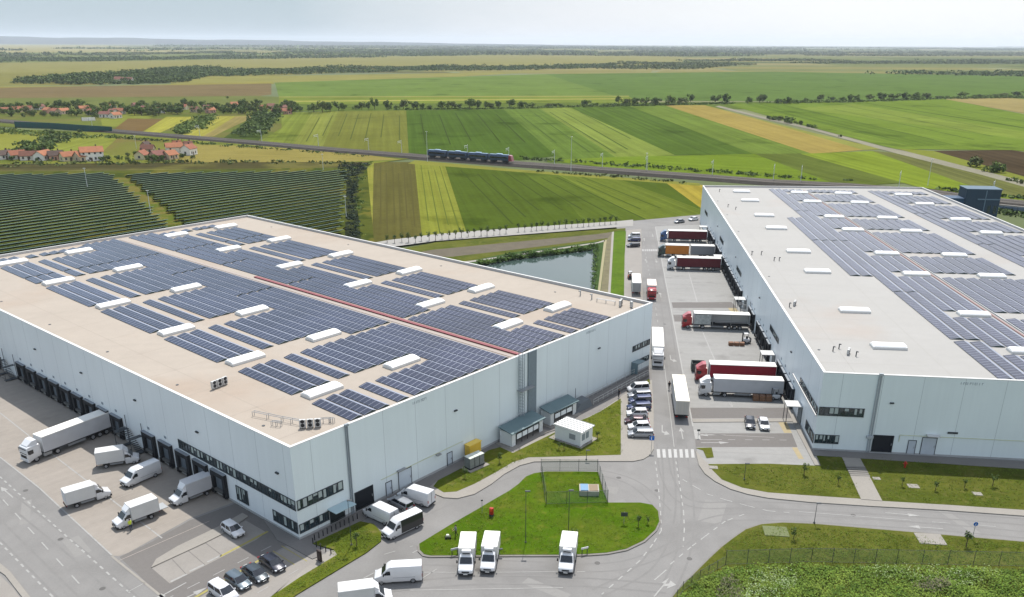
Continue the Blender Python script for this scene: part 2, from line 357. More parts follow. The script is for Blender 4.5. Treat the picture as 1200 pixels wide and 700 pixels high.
# ------------------------------------------------------------------ site surfaces
M_asph = mat('asphalt', (184, 182, 179), 0.9, var=((0.05, 0.06), (0.35, 0.06), (4.0, 0.06)), stripes=((140, 0.55, 0.035, 0.03), (84, 0.6, 0.035, 0.03)), tint=((172, 170, 167), 0.09, 0.5, 0.7), spec=0.2)
M_asph2 = mat('asphalt_dark', (160, 155, 151), 0.9, var=((0.08, 0.05), (2.0, 0.05)), spec=0.2)
M_conc = mat('concrete_yard', (203, 202, 198), 0.85, var=((0.06, 0.05), (0.9, 0.05)), stripes=((-5.4, 0.9, 0.07, 0.03),), tint=((178, 176, 172), 0.16, 0.58, 0.72), spec=0.25)
M_concB = mat('concrete_dock', (209, 199, 187), 0.85, var=((0.07, 0.06), (1.1, 0.05)), stripes=((229.9, 0.8, 0.05, 0.04),), tint=((192, 182, 170), 0.12, 0.56, 0.75), spec=0.25)
M_pave = mat('pavement_slabs', (206, 200, 190), 0.85, var=((0.2, 0.05), (3, 0.05)), spec=0.2)
M_paveg = mat('pavement_grey', (172, 168, 164), 0.85, var=((0.2, 0.06), (3, 0.05)), spec=0.2)
M_kerb = mat('kerb', (176, 172, 165), 0.85, var=((1.5, 0.1),), spec=0.2)
M_bay = mat('parking_bay', (200, 194, 186), 0.85, var=((0.4, 0.06), (3, 0.05)), spec=0.2)
M_line = mat('road_paint', (220, 219, 215), 0.7, var=((2.5, 0.12),), spec=0.2)
M_yline = mat('yellow_paint', (216, 204, 120), 0.7, var=((2.0, 0.12),), spec=0.2)
M_yhatch = mat('yellow_hatching', (226, 208, 164), 0.8, var=((1.0, 0.08),), spec=0.2)
def lawn(nm, c, c2, c3, ang=0):
    return mat(nm, c, 0.95, var=((0.25, 0.10), (1.3, 0.14), (9, 0.16)), stripes=((ang, 0.6, 0.07, 0.05), (ang + 70, 0.12, 0.10, 0.12)), tint=[(c2, 0.12, 0.46, 0.62), (c3, 0.6, 0.55, 0.75)], spec=0.03, bump=0.5)
M_lawn = lawn('lawn', (130, 140, 50), (112, 128, 42), (154, 148, 84), 40)
M_lawn2 = lawn('lawn_bright', (98, 134, 22), (116, 136, 38), (138, 146, 56), 20)
M_lawn3 = lawn('meadow', (124, 130, 54), (106, 118, 44), (140, 138, 72), -8)

area('asphalt_road', [(-700, 560), (-60, 396), (100, 400), (350, 400), (700, 400), (728, 300), (722, 264), (742, 259), (800, 253.5), (850, 249), (880, 251), (900, 300), (1000, 480), (1500, 540), (1500, 780), (-700, 780)], 0.0, M_asph)
# dock-side yard
area('concrete_yard', [(-60, 380), (0, 400), (120, 450), (290, 575), (276, 588), (222, 608), (150, 648), (139, 652), (130, 651), (45, 571), (0, 536), (-60, 492), (-200, 410), (-170, 350)], 0.012, M_concB)
area('kerb_island', [(177, 665), (183, 655), (208, 640), (258, 616), (284, 601), (291, 605), (262, 625), (240, 636)], 0.12, M_pave, z0=0.0)
area('parking_lot', [(178, 666), (238, 636), (257, 626), (288, 610), (312, 624), (300, 633), (258, 654), (199, 684)], 0.010, M_bay)
area('ramp_road', [(140, 653), (180, 634), (222, 610), (276, 590), (292, 580), (330, 605), (343, 612), (346, 634), (305, 656), (225, 705), (190, 700)], 0.006, M_asph2)
area('parking_lot', [(215, 712), (305, 657.5), (339, 640), (366, 654), (384, 649), (300, 712)], 0.010, M_bay)
area('pavement', [(306, 712), (340, 680), (382, 647), (391, 645), (396, 650), (352, 676), (318, 699), (309, 712)], 0.13, M_pave, z0=0.0)
area('pavement', [(292, 580), (286, 572), (351.4, 632.8), (372, 623), (520, 551), (560, 531), (690, 470), (762, 431), (764, 445), (728, 466), (700, 485), (660, 501), (588, 524), (548, 545), (513, 563), (507, 571), (470, 590), (430, 607), (422, 611), (366, 637), (384, 648), (366, 655), (339, 640), (325, 633), (307, 606)], 0.10, M_paveg, z0=0.0)
area('kerb_strip', [(-60, 620), (0, 660), (12, 670), (38, 703), (60, 735), (52, 737), (30, 705), (6, 674), (-60, 628)], 0.12, M_pave, z0=0.0)
area('parking_lot', [(-60, 640), (0, 674), (16, 690), (26, 704), (20, 740), (-60, 740)], 0.02, M_bay)
# pavement and lawn in front of the long wall
s1 = [(504, 570), (508, 578), (520, 583), (536, 584), (556, 579), (576, 567), (591, 555.5), (609, 545.5), (626, 541), (660, 540.5), (742, 540.5), (754, 538), (762, 533), (766, 526), (766, 480), (764, 445), (728, 464), (727, 466), (700, 484), (640, 510), (586, 524), (548, 545), (513, 563)]
area('pavement', s1, 0.13, M_pave, z0=0.0)
area('lawn', [(508, 570), (513, 563), (548, 545), (572, 528), (586, 524), (601, 531), (652, 506), (664, 499), (690, 489), (704, 482), (727.5, 467), (727.5, 533), (660, 535), (619, 536), (601, 541.5), (580, 554), (556, 567), (535, 576), (520, 577)], 0.15, M_lawn, z0=0.05)
area('lawn', [(742, 452), (761, 444), (762, 450), (757, 453), (743, 455)], 0.15, M_lawn3, z0=0.05)
area('lawn', [(366, 637), (385, 628), (422, 611), (438, 614), (447, 624), (446.5, 634), (430, 647), (400, 665), (347, 697), (325, 714), (300, 716), (318, 699), (352, 676), (395, 650), (391, 644)], 0.15, M_lawn, z0=0.05)
g2 = [(489, 639), (489.5, 646), (495, 651.5), (503, 653), (540, 652.7), (600, 652), (660, 652), (690, 651), (712, 649.5), (735, 645), (756, 635), (770, 622), (774.5, 612), (773, 600), (766, 592.5), (752, 590), (730, 590), (714, 590), (708, 577), (702, 553.5), (680, 553), (640, 553), (626, 555), (616, 559), (607, 568), (596, 576), (575, 588), (560, 597), (525, 617)]
area('kerb', g2, 0.13, M_kerb, z0=0.0)
cen = G(640, 605)
pts = [cen + (p - cen) * 0.985 for p in P(g2)]
o = MB().prism(pts, 0.05, 0.16).build('lawn', M_lawn2); o['kind'] = 'structure'
# east yard
yard = [(768, 265.5), (830, 263), (880, 262), (930, 460), (952, 527), (962, 546), (830, 544), (824, 540), (817, 530), (812, 500), (803, 455), (797, 420), (787, 366), (780, 330), (773, 290)]
area('concrete_yard', yard, 0.012, M_conc)
area('asphalt_lane', [(787, 354.5), (857, 354), (864, 361), (788.5, 361)], 0.018, M_asph2)
area('asphalt_lane', [(789, 369), (808, 369), (808.5, 377), (790.5, 377)], 0.018, M_asph2)
area('asphalt_lane', [(807.5, 478), (924, 478), (934, 490), (811, 490.5)], 0.018, M_asph2)
area('asphalt_lane', [(814, 508), (928, 508), (934.5, 524), (815.5, 524)], 0.018, M_asph2)
area('kerb_strip', [(811, 491), (934, 490.5), (936, 494), (812, 494.8)], 0.10, M_pave, z0=0)
for q in ([(912, 495), (922, 495), (928, 507.5), (919, 507.5)], [(928, 524.5), (934, 524.5), (942, 538), (936, 538)], [(853, 361), (862, 361), (868, 368), (858, 368)]):
    area('yellow_hatching', q, 0.02, M_yhatch)
area('pavement', [(922, 478), (930, 478), (944, 508), (962, 545), (955, 545), (934, 505)], 0.12, M_pave, z0=0.0)
area('lawn', [(815, 525), (834, 524.5), (836.5, 536), (828, 537), (824, 528)], 0.06, M_lawn3)
area('pavement', [(815, 528), (819, 545), (826, 555), (838, 564), (856, 573), (876, 579), (900, 583.5), (950, 588.5), (1020, 593), (1110, 598), (1200, 604.5), (1320, 613), (1320, 606), (1200, 597), (1110, 591), (1034, 586.5), (1000, 584), (940, 580), (900, 577), (870, 571.5), (846, 562), (835, 551), (830, 543.5), (824, 538)], 0.13, M_pave, z0=0.0)
area('lawn', [(830, 544), (900, 543.5), (962, 546), (956, 532), (985, 532), (1009, 584.5), (940, 580), (900, 577), (870, 571.5), (846, 562), (835, 551)], 0.15, M_lawn3, z0=0.05)
area('lawn', [(1006, 533), (1200, 548), (1330, 558), (1330, 607), (1200, 597.5), (1110, 591.5), (1034, 587)], 0.15, M_lawn3, z0=0.05)
area('pavement', [(985, 532), (1006, 533), (1034, 587), (1009, 585)], 0.19, M_pave, z0=0.05)
for i in range(5):
    y = 546 + i * 2.5; x = 985 + (y - 531.5) * 0.47
    area('garden_step', [(x - .5, y), (x + 21 + (y - 531) * .06, y + .7), (x + 21.6 + (y - 531) * .06, y + 2.2), (x + .2, y + 1.5)], 0.34 - i * .03, M_kerb, z0=0.05)
area('pavement', [(951, 527), (954, 533.5), (1200, 549.5), (1330, 559), (1330, 549), (1200, 541.5)], 0.22, M_paveg, z0=0.0)
g6 = [(770, 735), (780, 712), (789, 698), (800, 686), (811, 675), (832, 654), (846, 641), (859, 631), (874, 620.5), (892, 614.5), (917, 612.5), (955, 614), (990, 617), (1200, 635), (1330, 646), (1330, 780), (770, 780)]
area('kerb', [(x - 1.2, y - 1.0) for x, y in g6], 0.10, M_kerb, z0=0.0)
area('meadow', g6, 0.13, M_lawn3, z0=0.05)
# by the pond
b = MB(); tp = [(430, 286), (455, 281.5), (511, 274.5), (560, 270.5), (600, 267.5), (660, 263.5), (722, 259.5), (742, 257.5)]; bp = [(430, 296), (455, 290), (511, 282.5), (560, 278.8), (600, 275.8), (660, 271.2), (722, 266.5), (742, 265)]
for i in range(len(tp) - 1): b.sheet(P([tp[i], tp[i + 1], bp[i + 1], bp[i]], 0.06), 0.06)
o = b.build('path', mat('path_white', (206, 203, 196), .85, var=((.3, .05),))); o['kind'] = 'structure'
area('grass_bank', [(440, 298), (511, 284), (560, 280), (600, 277), (690, 270.2), (733, 267.5), (732, 345), (690, 362), (520, 330)], 0.005, M_lawn3)
area('gravel_bank', [(470, 300), (505, 293), (600, 284), (700, 274.5), (717, 272), (714, 279), (600, 293), (530, 301)], 0.01, mat('gravel_bank', (128, 118, 96), .95, var=((.3, .15), (2, .15))))
area('grass_bank', [(520, 312), (600, 296), (700, 283), (712, 282), (706, 350), (560, 360)], 0.016, mat('bank_green', (78, 108, 46), .95, var=((.3, .15), (1, .15)), spec=.1))
area('path', [(527, 309), (600, 299), (700, 284), (709, 281), (709, 283), (700, 285.3), (600, 300.6), (527, 311)], 0.03, M_pave)
area('path', [(708, 281), (711, 281), (703, 345), (699, 350), (700, 345)], 0.03, mat('path_pale', (206, 196, 150), .9))
area('gravel_bank', [(711, 281), (717, 274), (715, 350), (703, 350)], 0.024, mat('bank_brown', (150, 142, 104), .95, var=((.4, .2), (2, .15))))
area('path', [(717, 272), (719.5, 271.5), (715.5, 352), (712, 352)], 0.03, M_pave)
area('lawn', [(719.5, 272), (726, 270), (733.5, 271), (731.5, 352), (715, 352)], 0.05, lawn('lawn_vivid', (118, 150, 46), (108, 140, 44), (130, 152, 60)))
area('parking_lot', [(734, 270), (751.5, 268), (752.5, 330), (754, 366), (731, 366), (732, 300)], 0.06, M_bay, z0=0)
M_water = mat('pond_water', (52, 66, 62), 0.07, sun=False, spec=0.30, var=((0.05, 0.1),))
nb = M_water.node_tree; b_ = nb.nodes['Principled BSDF']; b_.inputs["IOR"].default_value = 1.4
t_ = nb.nodes.new('ShaderNodeTexNoise'); t_.inputs['Scale'].default_value = 1.2; q_ = nb.nodes.new('ShaderNodeBump'); q_.inputs['Strength'].default_value = 0.03
tcn = nb.nodes.new('ShaderNodeTexCoord'); nb.links.new(tcn.outputs['Object'], t_.inputs['Vector']); nb.links.new(t_.outputs[0], q_.inputs['Height']); nb.links.new(q_.outputs[0], b_.inputs['Normal'])
area('pond', [(700, 292), (696.5, 340), (690, 360), (560, 370), (480, 340), (540, 315), (600, 304.5), (660, 298)], 0.02, M_water)

# ------------------------------------------------------------------ painted marks
LZ = 0.024
def line(a, c, wd=0.14, m=M_line, dash=None, z=LZ, b=None, a_off=0):
    p, q = G(*a), G(*c); d = q - p; ln = d.length; d.normalize(); n = Vector((-d.y, d.x, 0)) * wd / 2
    own = b is None; b = b or MB(); t = a_off
    while t < ln:
        e = min(ln, t + (dash[0] if dash else ln)); s0, s1_ = p + d * t, p + d * e
        b.sheet([s0 - n, s1_ - n, s1_ + n, s0 + n], z)
        if not dash: break
        t += dash[0] + dash[1]
    if own: o = b.build('road_marking', m); o['kind'] = 'structure'
def pline(pts, **k):
    b = MB()
    for p, q in zip(pts, pts[1:]): line(p, q, b=b, **k)
    o = b.build('road_marking', k.get('m', M_line)); o['kind'] = 'structure'
def arrow(pos, head, kind='s', L_=4.6):
    """straight (s), right (r) or left (l) turn arrow painted on the lane; head = pixel it points to"""
    p = G(*pos); q = G(*head); d = (q - p).normalized(); n = Vector((-d.y, d.x, 0)); b = MB()
    def T(u, v): return p + d * u + n * v
    h = L_ / 2
    b.sheet([T(-h, -.09), T(h * .3, -.09), T(h * .3, .09), T(-h, .09)], LZ)
    if kind in 's': b.sheet([T(h * .3, -.45), T(h, 0), T(h * .3, .45)], LZ)
    else:
        s = 1 if kind == 'l' else -1
        b.sheet([T(h * .02, 0), T(h * .3, 0), T(h * .5, s * .5), T(h * .25, s * .55)], LZ + .003)
        b.sheet([T(h * .75, s * .3), T(h * .55, s * 1.25), T(h * -.05, s * .6)], LZ + .006)
        if kind == 'r': b.sheet([T(h * .3, -.1), T(h * .95, 0.05), T(h * .3, .4)], LZ + .009)
    o = b.build('lane_arrow', M_line); o['kind'] = 'structure'
line((0, 559), (162, 704), .22, dash=(.9, .9)); line((-10, 571), (98, 690), .16, dash=(2.4, 2.8)); line((-6, 630), (66, 704), .22, dash=(.9, .9))
line((0, 536), (46, 572), .2); line((46, 572), (131, 651), .2); line((0, 484), (72, 541), .2); line((72, 541), (190, 631), .2)
line((131, 652), (200, 708), .3, m=M_pave)
a0, a1, m0, m1 = G(46, 572), G(131, 651), G(96, 560), G(190, 631)
b = MB()
for k in range(-5, 8):
    t = k / 6.5
    p = a0.lerp(a1, t); q = p + Vector((0.765 * 0 + .644, .765, 0)) * 0
    d = Vector((math.cos(R(49.9)), math.sin(R(49.9)), 0))
    for u0, u1 in ((0, 12.5),): b.sheet([p + d * u0, p + d * u1, p + d * u1 + Vector((-.09, .08, 0)), p + d * u0 + Vector((-.09, .08, 0))], LZ)
o = b.build('road_marking', mat('worn_paint', (214, 204, 192), .8, var=((1.5, .1),))); o['kind'] = 'structure'
line((200, 682), (219, 673), .3); line((222, 670), (239, 662), .3); line((243, 659), (259, 651), .3)
line((258, 652.5), (314, 623), .35, m=M_yline); line((226, 702), (306, 655.5), .35, m=M_yline)
for a, c in (((202, 665 - 9), (218, 673)), ((221, 646), (240, 662)), ((240, 636), (260, 651))): line(a, c, .08, m=M_asph2)
line((188, 706), (318, 640), .12, dash=(1.6, 1.8)); line((150, 694), (170, 683), .12)
line((330, 640), (360, 658), .12, m=M_yline); line((320, 646), (345, 662), .12, m=M_yline)
arrow((198, 694), (187, 700)); arrow((8, 577), (0, 570)); arrow((222, 699), (240, 690))
# loop road and junction
line((302, 700 - 5), (420, 627), .12, dash=(1.5, 3.0)); line((395, 694), (505, 637), .14, dash=(1.6, 2.2)); line((450, 650), (484, 640), .12, dash=(1.5, 2))
line((497, 671), (545, 671), .12); line((577, 671), (654, 670.5), .12); line((676, 670.5), (686, 670), .12); line((480, 692), (660, 689), .12); line((495, 678), (512, 667), .14)
J = dict(wd=.17, dash=(1.0, 1.1))
pline([(768, 541), (771, 565), (774, 600), (775, 622), (765, 638), (750, 657), (740, 666), (705, 697)], **J)
pline([(792, 541), (797, 572), (801, 600), (802, 620), (800.5, 641)], **J)
pline([(872, 603), (850, 611), (826, 629), (810, 641), (785, 662)], **J)
pline([(800, 562), (815, 571), (828, 578)], **J); pline([(828, 579), (850, 586), (876, 593), (900, 599), (925, 601)], **J)
line((936, 600), (1068, 610), .14); line((1092, 612), (1114, 613.5), .14); line((1143, 615.5), (1167, 617.5), .14); line((1010, 584.6), (1030, 586), .08)
line((767, 680), (781, 668), .16)
line((790, 524), (779, 432), .12); line((779, 432), (766, 345), .12, dash=(2, 3)); line((765, 340), (752, 275), .12, dash=(2, 3))
arrow((776, 688), (786, 676), 'r'); arrow((711 + 65, 505), (776, 520), 'l'); arrow((799, 508), (797, 498)); arrow((1058, 603), (1080, 605), 's'); arrow((1084, 618.5), (1070, 617.5)); arrow((786, 421), (788, 432), 'l')
arrow((757, 306), (754, 298)); arrow((769, 306), (772, 316)); arrow((774, 346), (772, 338)); arrow((755, 281), (754, 274)); arrow((765, 276), (766, 284))
arrow((834, 510), (830, 510)); arrow((838, 519), (844, 519))
line((820, 515.5), (846, 515.5), .12); line((853, 515.5), (926, 516), .12, dash=(1.2, 1.6)); line((816, 504), (818, 515), .9)
b = MB()
for x in (771.5, 778, 784.8, 791.3, 798, 804.6, 811.5): b.sheet(P([(x - 2, 526.5), (x + 1.6, 526.5), (x + 2.6, 536.5), (x - 1.2, 536.5)], LZ), LZ)
o = b.build('zebra_crossing', mat('zebra_paint', (244, 243, 240), .7, var=((2.5, .08),), spec=.2)); o['kind'] = 'structure'
b = MB()
for i in range(8): x = 753.5 + i * 2.55; b.sheet(P([(x - .8, 292.2), (x + .7, 292.2), (x + .9, 294.6), (x - .6, 294.6)], LZ), LZ)
o = b.build('zebra_crossing', mat('zebra_paint', (244, 243, 240), .7, var=((2.5, .08),), spec=.2)); o['kind'] = 'structure'
M_track = mat('tyre_trace', (177, 175, 172), .9, var=((.8, .06),), spec=.2); M_patch = mat('asphalt_patch', (192, 190, 186), .9, var=((2, .05),), spec=.2)
_tz = [.0015]
def trace(px, m=M_track, wd=.28, gap_=1.7):
    pts = [G(x, y) for x, y in px]; sp = []
    for i in range(len(pts) - 1):
        p0, p1, p2, p3 = pts[max(i - 1, 0)], pts[i], pts[i + 1], pts[min(i + 2, len(pts) - 1)]
        for k in range(8):
            t = k / 8; sp.append(0.5 * ((2 * p1) + (p2 - p0) * t + (2 * p0 - 5 * p1 + 4 * p2 - p3) * t * t + (3 * p1 - p0 - 3 * p2 + p3) * t ** 3))
    sp.append(pts[-1]); nr = polyline_n(sp); b = MB(); _tz[0] += .0011
    for off in (-gap_ / 2, gap_ / 2):
        for i in range(len(sp) - 1):
            a, c = sp[i] + nr[i] * (off - wd / 2), sp[i] + nr[i] * (off + wd / 2); d, e_ = sp[i + 1] + nr[i + 1] * (off + wd / 2), sp[i + 1] + nr[i + 1] * (off - wd / 2)
            b.sheet([a, e_, d, c], _tz[0])
    o = b.build('tyre_marks', m); o['kind'] = 'structure'
for tr in ([(-20, 600), (60, 680), (100, 720)], [(-20, 560), (80, 640), (160, 710)], [(300, 705), (430, 632), (520, 590), (600, 556), (680, 552), (740, 565), (780, 600)], [(400, 700), (470, 660), (600, 662), (720, 664), (790, 640), (830, 612), (900, 606), (1100, 618), (1250, 632)],
           [(778, 700), (800, 650), (806, 600), (800, 540), (790, 440), (776, 340), (762, 270)], [(776, 520), (782, 560), (810, 590), (900, 592), (1100, 604), (1250, 616)], [(782, 530), (784, 600), (760, 660), (700, 695)], [(440, 690), (560, 680), (680, 682), (780, 690)]): trace(tr)
for (x, y, a_, b_3) in ((90, 640, 5, 2), (640, 690, 6, 1.4), (835, 600, 3, 6), (740, 600, 7, 1.6), (700, 572, 6, 2), (1120, 609, 8, 1.2), (30, 600, 7, 1.2)):
    p = G(x, y); o = MB().sheet([(-a_ / 2, -b_3 / 2), (a_ / 2, -b_3 / 2), (a_ / 2, b_3 / 2), (-a_ / 2, b_3 / 2)], .0013).build('asphalt_patch', M_patch); o.location = p; o.rotation_euler = (0, 0, .3 + x); o['kind'] = 'structure'
for (x, y) in ((71, 632), (725, 560), (770, 575), (808, 655), (700, 660), (560, 668), (1000, 604), (795, 470), (779, 380), (30, 575), (120, 690), (340, 690)):
    p = G(x, y); o = MB().tube((0, 0, .004), (0, 0, .012), .36, 14).build('manhole_cover', mat('manhole', (96, 94, 92), .7, sun=False, k=.6)); o.location = p; o['kind'] = 'structure'
# yard lane lines
for a, c in (((806, 316), (817, 354)), ((822, 386), (841, 430)), ((851, 463), (857, 477)), ((852, 463), (858.5, 477)), ((768, 266), (780, 330)), ((780, 330), (787, 366)), ((787, 366), (812, 500))): line(a, c, .25)
b = MB(); e2 = G(787, 366); f2 = G(812, 500)
for k in range(-12, 14):
    p = e2.lerp(f2, (k + .5) / 11.0); d = Vector((math.cos(R(-5.4)), math.sin(R(-5.4)), 0))
    b.sheet([p + d * .5, p + d * 13, p + d * 13 + Vector((0, .1, 0)), p + d * .5 + Vector((0, .1, 0))], LZ)
o = b.build('road_marking', mat('worn_paint2', (222, 218, 212), .8, var=((1.5, .1),))); o['kind'] = 'structure'

# ------------------------------------------------------------------ warehouses
H1 = 13.356; KS = 60 / 58.0
N1 = G(339.5, 524.5, H1); R1 = G(765, 354.5, H1); F1 = G(290, 252, H1)
A1 = (R1 - N1); LA = A1.length; ang1 = math.atan2(A1.y, A1.x); B1v = (F1 - R1); LB = B1v.length
ux, uy = A1.normalized(), Vector((-math.sin(ang1), math.cos(ang1), 0))
M_fac = mat('facade_panel', (204, 214, 216), 0.45, sun=False, k=0.95, var=((0.08, 0.04), (0.9, 0.022, 0.06), (3.5, 0.015, 0.04)), spec=0.4)
M_fac2 = mat('facade_panel_shade_lift', (213, 219, 222), 0.45, sun=False, k=0.95, var=((0.08, 0.04), (0.9, 0.022, 0.06), (3.5, 0.015, 0.04)), spec=0.4)  # same panels, colour lightened to brighten the shaded dock walls
M_seam = mat('panel_joint', (150, 158, 163), 0.6, sun=False)
M_cap = mat('parapet_cap', (222, 222, 220), 0.5, sun=False, k=0.62)
M_par = mat('parapet_inner', (176, 174, 172), 0.7, sun=False)
M_roof1 = mat('roof_membrane_beige', (233, 220, 204), 0.85, var=((0.05, 0.04), (0.6, 0.03), (5, .03)), tint=((222, 202, 182), 0.05, 0.52, 0.75), stripes=((ang1 * 57.3 + 90, 0.5, 0.025, 0.02),), spec=0.2)
M_roof2 = mat('roof_membrane_white', (228, 226, 221), 0.85, var=((0.05, 0.03), (0.6, 0.02)), tint=((228, 218, 208), 0.035, 0.6, 0.75), stripes=((-5.4, 0.4, 0.02, 0.03),), spec=0.2)
M_sky = mat('skylight_dome', (232, 232, 230), 0.35, sun=False, k=0.92)
M_skyf = mat('skylight_frame', (196, 196, 194), 0.5, sun=False)
# solar glass with the cell and frame pattern of the modules
M_pv = bpy.data.materials.new('solar_glass'); M_pv.use_nodes = True; n = M_pv.node_tree.nodes; l = M_pv.node_tree.links.new
bs = n['Principled BSDF']; bs.inputs['Roughness'].default_value = 0.22; bs.inputs['Specular IOR Level'].default_value = 0.45
tcn = n.new('ShaderNodeTexCoord'); uvm = n.new('ShaderNodeUVMap'); sp = n.new('ShaderNodeSeparateXYZ'); l(uvm.outputs[0], sp.inputs[0])
def modlt(sock, period, wdt):
    a = n.new('ShaderNodeMath'); a.operation = 'DIVIDE'; l(sock, a.inputs[0]); a.inputs[1].default_value = period
    f = n.new('ShaderNodeMath'); f.operation = 'FRACT'; l(a.outputs[0], f.inputs[0])
    c = n.new('ShaderNodeMath'); c.operation = 'LESS_THAN'; l(f.outputs[0], c.inputs[0]); c.inputs[1].default_value = wdt; return c.outputs[0]
fx = modlt(sp.outputs[0], 1.04, 0.07)
cm = n.new('ShaderNodeMix'); cm.data_type = 'RGBA'; cm.inputs[6].default_value = (0.017, 0.020, 0.040, 1); cm.inputs[7].default_value = (0.20, 0.21, 0.25, 1); l(fx, cm.inputs[0])
nz_ = n.new('ShaderNodeTexNoise'); nz_.inputs['Scale'].default_value = 0.09; l(tcn.outputs['Object'], nz_.inputs['Vector'])
q = n.new('ShaderNodeMapRange'); q.inputs[1].default_value = .3; q.inputs[2].default_value = .7; q.inputs[3].default_value = .75; q.inputs[4].default_value = 1.35; l(nz_.outputs[0], q.inputs[0])
sc2 = n.new('ShaderNodeVectorMath'); sc2.operation = 'SCALE'; l(cm.outputs[2], sc2.inputs[0]); l(q.outputs[0], sc2.inputs['Scale']); l(sc2.outputs[0], bs.inputs['Base Color'])
M_defl = mat('wind_deflector_sheet', (150, 158, 178), 0.35, sun=False, k=.62, var=((.1, .12), (.9, .08)), spec=.5)
M_pvb = mat('panel_underside', (60, 74, 72), 0.7, sun=False)

_ON = 'first second third fourth fifth sixth seventh eighth ninth tenth eleventh twelfth thirteenth fourteenth fifteenth sixteenth seventeenth eighteenth nineteenth'.split()
def ordn(i):
    if i < 19: return _ON[i]
    n_ = i + 1; t, u = divmod(n_, 10); tens = ['', '', 'twenty', 'thirty', 'forty', 'fifty', 'sixty', 'seventy']
    return tens[t] + '-' + _ON[u - 1] if u else tens[t][:-1] + 'ieth'

def panel_row(root, W, s0, s1, t0, t1, z, label, group):
    """a ballasted tent of modules, two slopes meeting at a ridge that runs along t"""
    p = [W(s0, t0), W(s1, t0), W(s1, t1), W(s0, t1)]
    a, b_, c, d = [Vector((v[0], v[1], z)) for v in p]
    e0 = (a * .34 + b_ * .66); e1 = (d * .34 + c * .66); ridge = 0.36; lo = 0.10
    ln = (d - a).length
    def up_(v, h): return (v.x, v.y, z + h)
    gap = 0.10; a2, b2 = a.lerp(b_, .03), a.lerp(b_, .97); d2, c2 = d.lerp(c, .03), d.lerp(c, .97)
    r0a, r1a = e0.lerp(a, .02), e1.lerp(d, .02); r0b, r1b = e0.lerp(b_, .03), e1.lerp(c, .03)
    me = bpy.data.meshes.new('solar_panel_row')
    vs_ = []; fs = []; uv = []
    for q4, h4 in (((a2, r0a, r1a, d2), (lo, ridge, ridge, lo)), ((r0b, b2, c2, r1b), (ridge, lo, lo, ridge))):
        b0 = len(vs_)
        top = [up_(v, h) for v, h in zip(q4, h4)]; bot = [up_(v, h - .05) for v, h in zip(q4, h4)]
        vs_ += top + bot
        fs += [(b0, b0 + 1, b0 + 2, b0 + 3), (b0 + 7, b0 + 6, b0 + 5, b0 + 4)] + [(b0 + i, b0 + 4 + i, b0 + 4 + (i + 1) % 4, b0 + (i + 1) % 4) for i in range(4)]
        uv += [(0, 0), (0, 1), (ln, 1), (ln, 0)] + [(.5, .5)] * 20
    # end gussets under the ridge
    for (x, y, zc) in ((a2, r0a, b2), (d2, r1a, c2)):
        b0 = len(vs_); vs_ += [up_(x, 0.02), up_(zc, 0.02), up_(y, ridge - .06)]; fs.append((b0, b0 + 1, b0 + 2)); uv += [(.5, .5)] * 3
    me.from_pydata(vs_, [], fs); me.materials.append(M_pv); me.materials.append(M_pvb); me.materials.append(M_defl)
    for i, pl in enumerate(me.polygons): pl.material_index = 0 if i == 0 else 2 if i == 6 else 1
    ul = me.uv_layers.new(name='UVMap')
    k = 0
    for i, pl in enumerate(me.polygons):
        for li in pl.loop_indices: ul.data[li].uv = uv[k]; k += 1
    me.update()
    o = bpy.data.objects.new('solar_panel_row', me); COL.objects.link(o)
    o.matrix_world = root.matrix_world.copy()
    return tag(o, label, 'solar panels', group)

def skylight(root, W, s, t, ls, lt, z, m=M_sky):
    """barrel vault dome on an upstand"""
    c = W(s, t); cs, ct = c
    b = MB(); b.box(cs - ls / 2, ct - lt / 2, z, cs + ls / 2, ct + lt / 2, z + .42)
    o = b.build('skylight', M_skyf, root)
    rings = []
    for x in (-ls / 2 + .08, -ls / 2 + .35, ls / 2 - .35, ls / 2 - .08):
        sc_ = .55 if abs(x) > ls / 2 - .2 else 1
        rings.append([(cs + x, ct + (lt / 2 - .06) * math.cos(a), z + .40 + .46 * sc_ * math.sin(a)) for a in [math.pi * k / 8 for k in range(9)]])
    MB().loft(rings[::-1]).build('dome', m, o, smooth=40)

def window_strip(root, mk, x0, x1, z0, z1, face, npane, depth=0.0):
    """face(u, d, z) puts a point u along the wall, d out of it, z up"""
    b = MB(); w_ = (x1 - x0) / npane
    def bx(bb, u0, u1, d0, d1, za, zb):
        vs_ = [face(u, d, z) for z in (za, zb) for (u, d) in ((u0, d0), (u1, d0), (u1, d1), (u0, d1))]
        bb.add(vs_, [(0, 3, 2, 1), (4, 5, 6, 7), (0, 1, 5, 4), (1, 2, 6, 5), (2, 3, 7, 6), (3, 0, 4, 7)])
    bx(b, x0 - .06, x1 + .06, .03, .12, z0 - .08, z0 - .0); bx(b, x0 - .06, x1 + .06, .03, .12, z1, z1 + .08)
    for i in range(npane + 1):
        u = x0 + i * w_; bx(b, u - .045, u + .045, .03, .11, z0, z1)
    fr_ = b.build('window', M_dsteel, root)
    g = MB(); bx(g, x0, x1, .005, .055, z0, z1); g.build('pane', M_window, fr_)
    rr = random.Random(int(x0 * 10 + z0 * 7 + npane))
    for i in range(npane):
        if rr.random() < .55:
            h = rr.uniform(.25, .95); bl = MB(); bx(bl, x0 + i * w_ + .08, x0 + (i + rr.uniform(.5, .95)) * w_, .056, .066, z1 - (z1 - z0) * h, z1 - .02); bl.build('blind', mat('window_blind', (150, 160, 158), .8, sun=False), fr_)
    return fr_

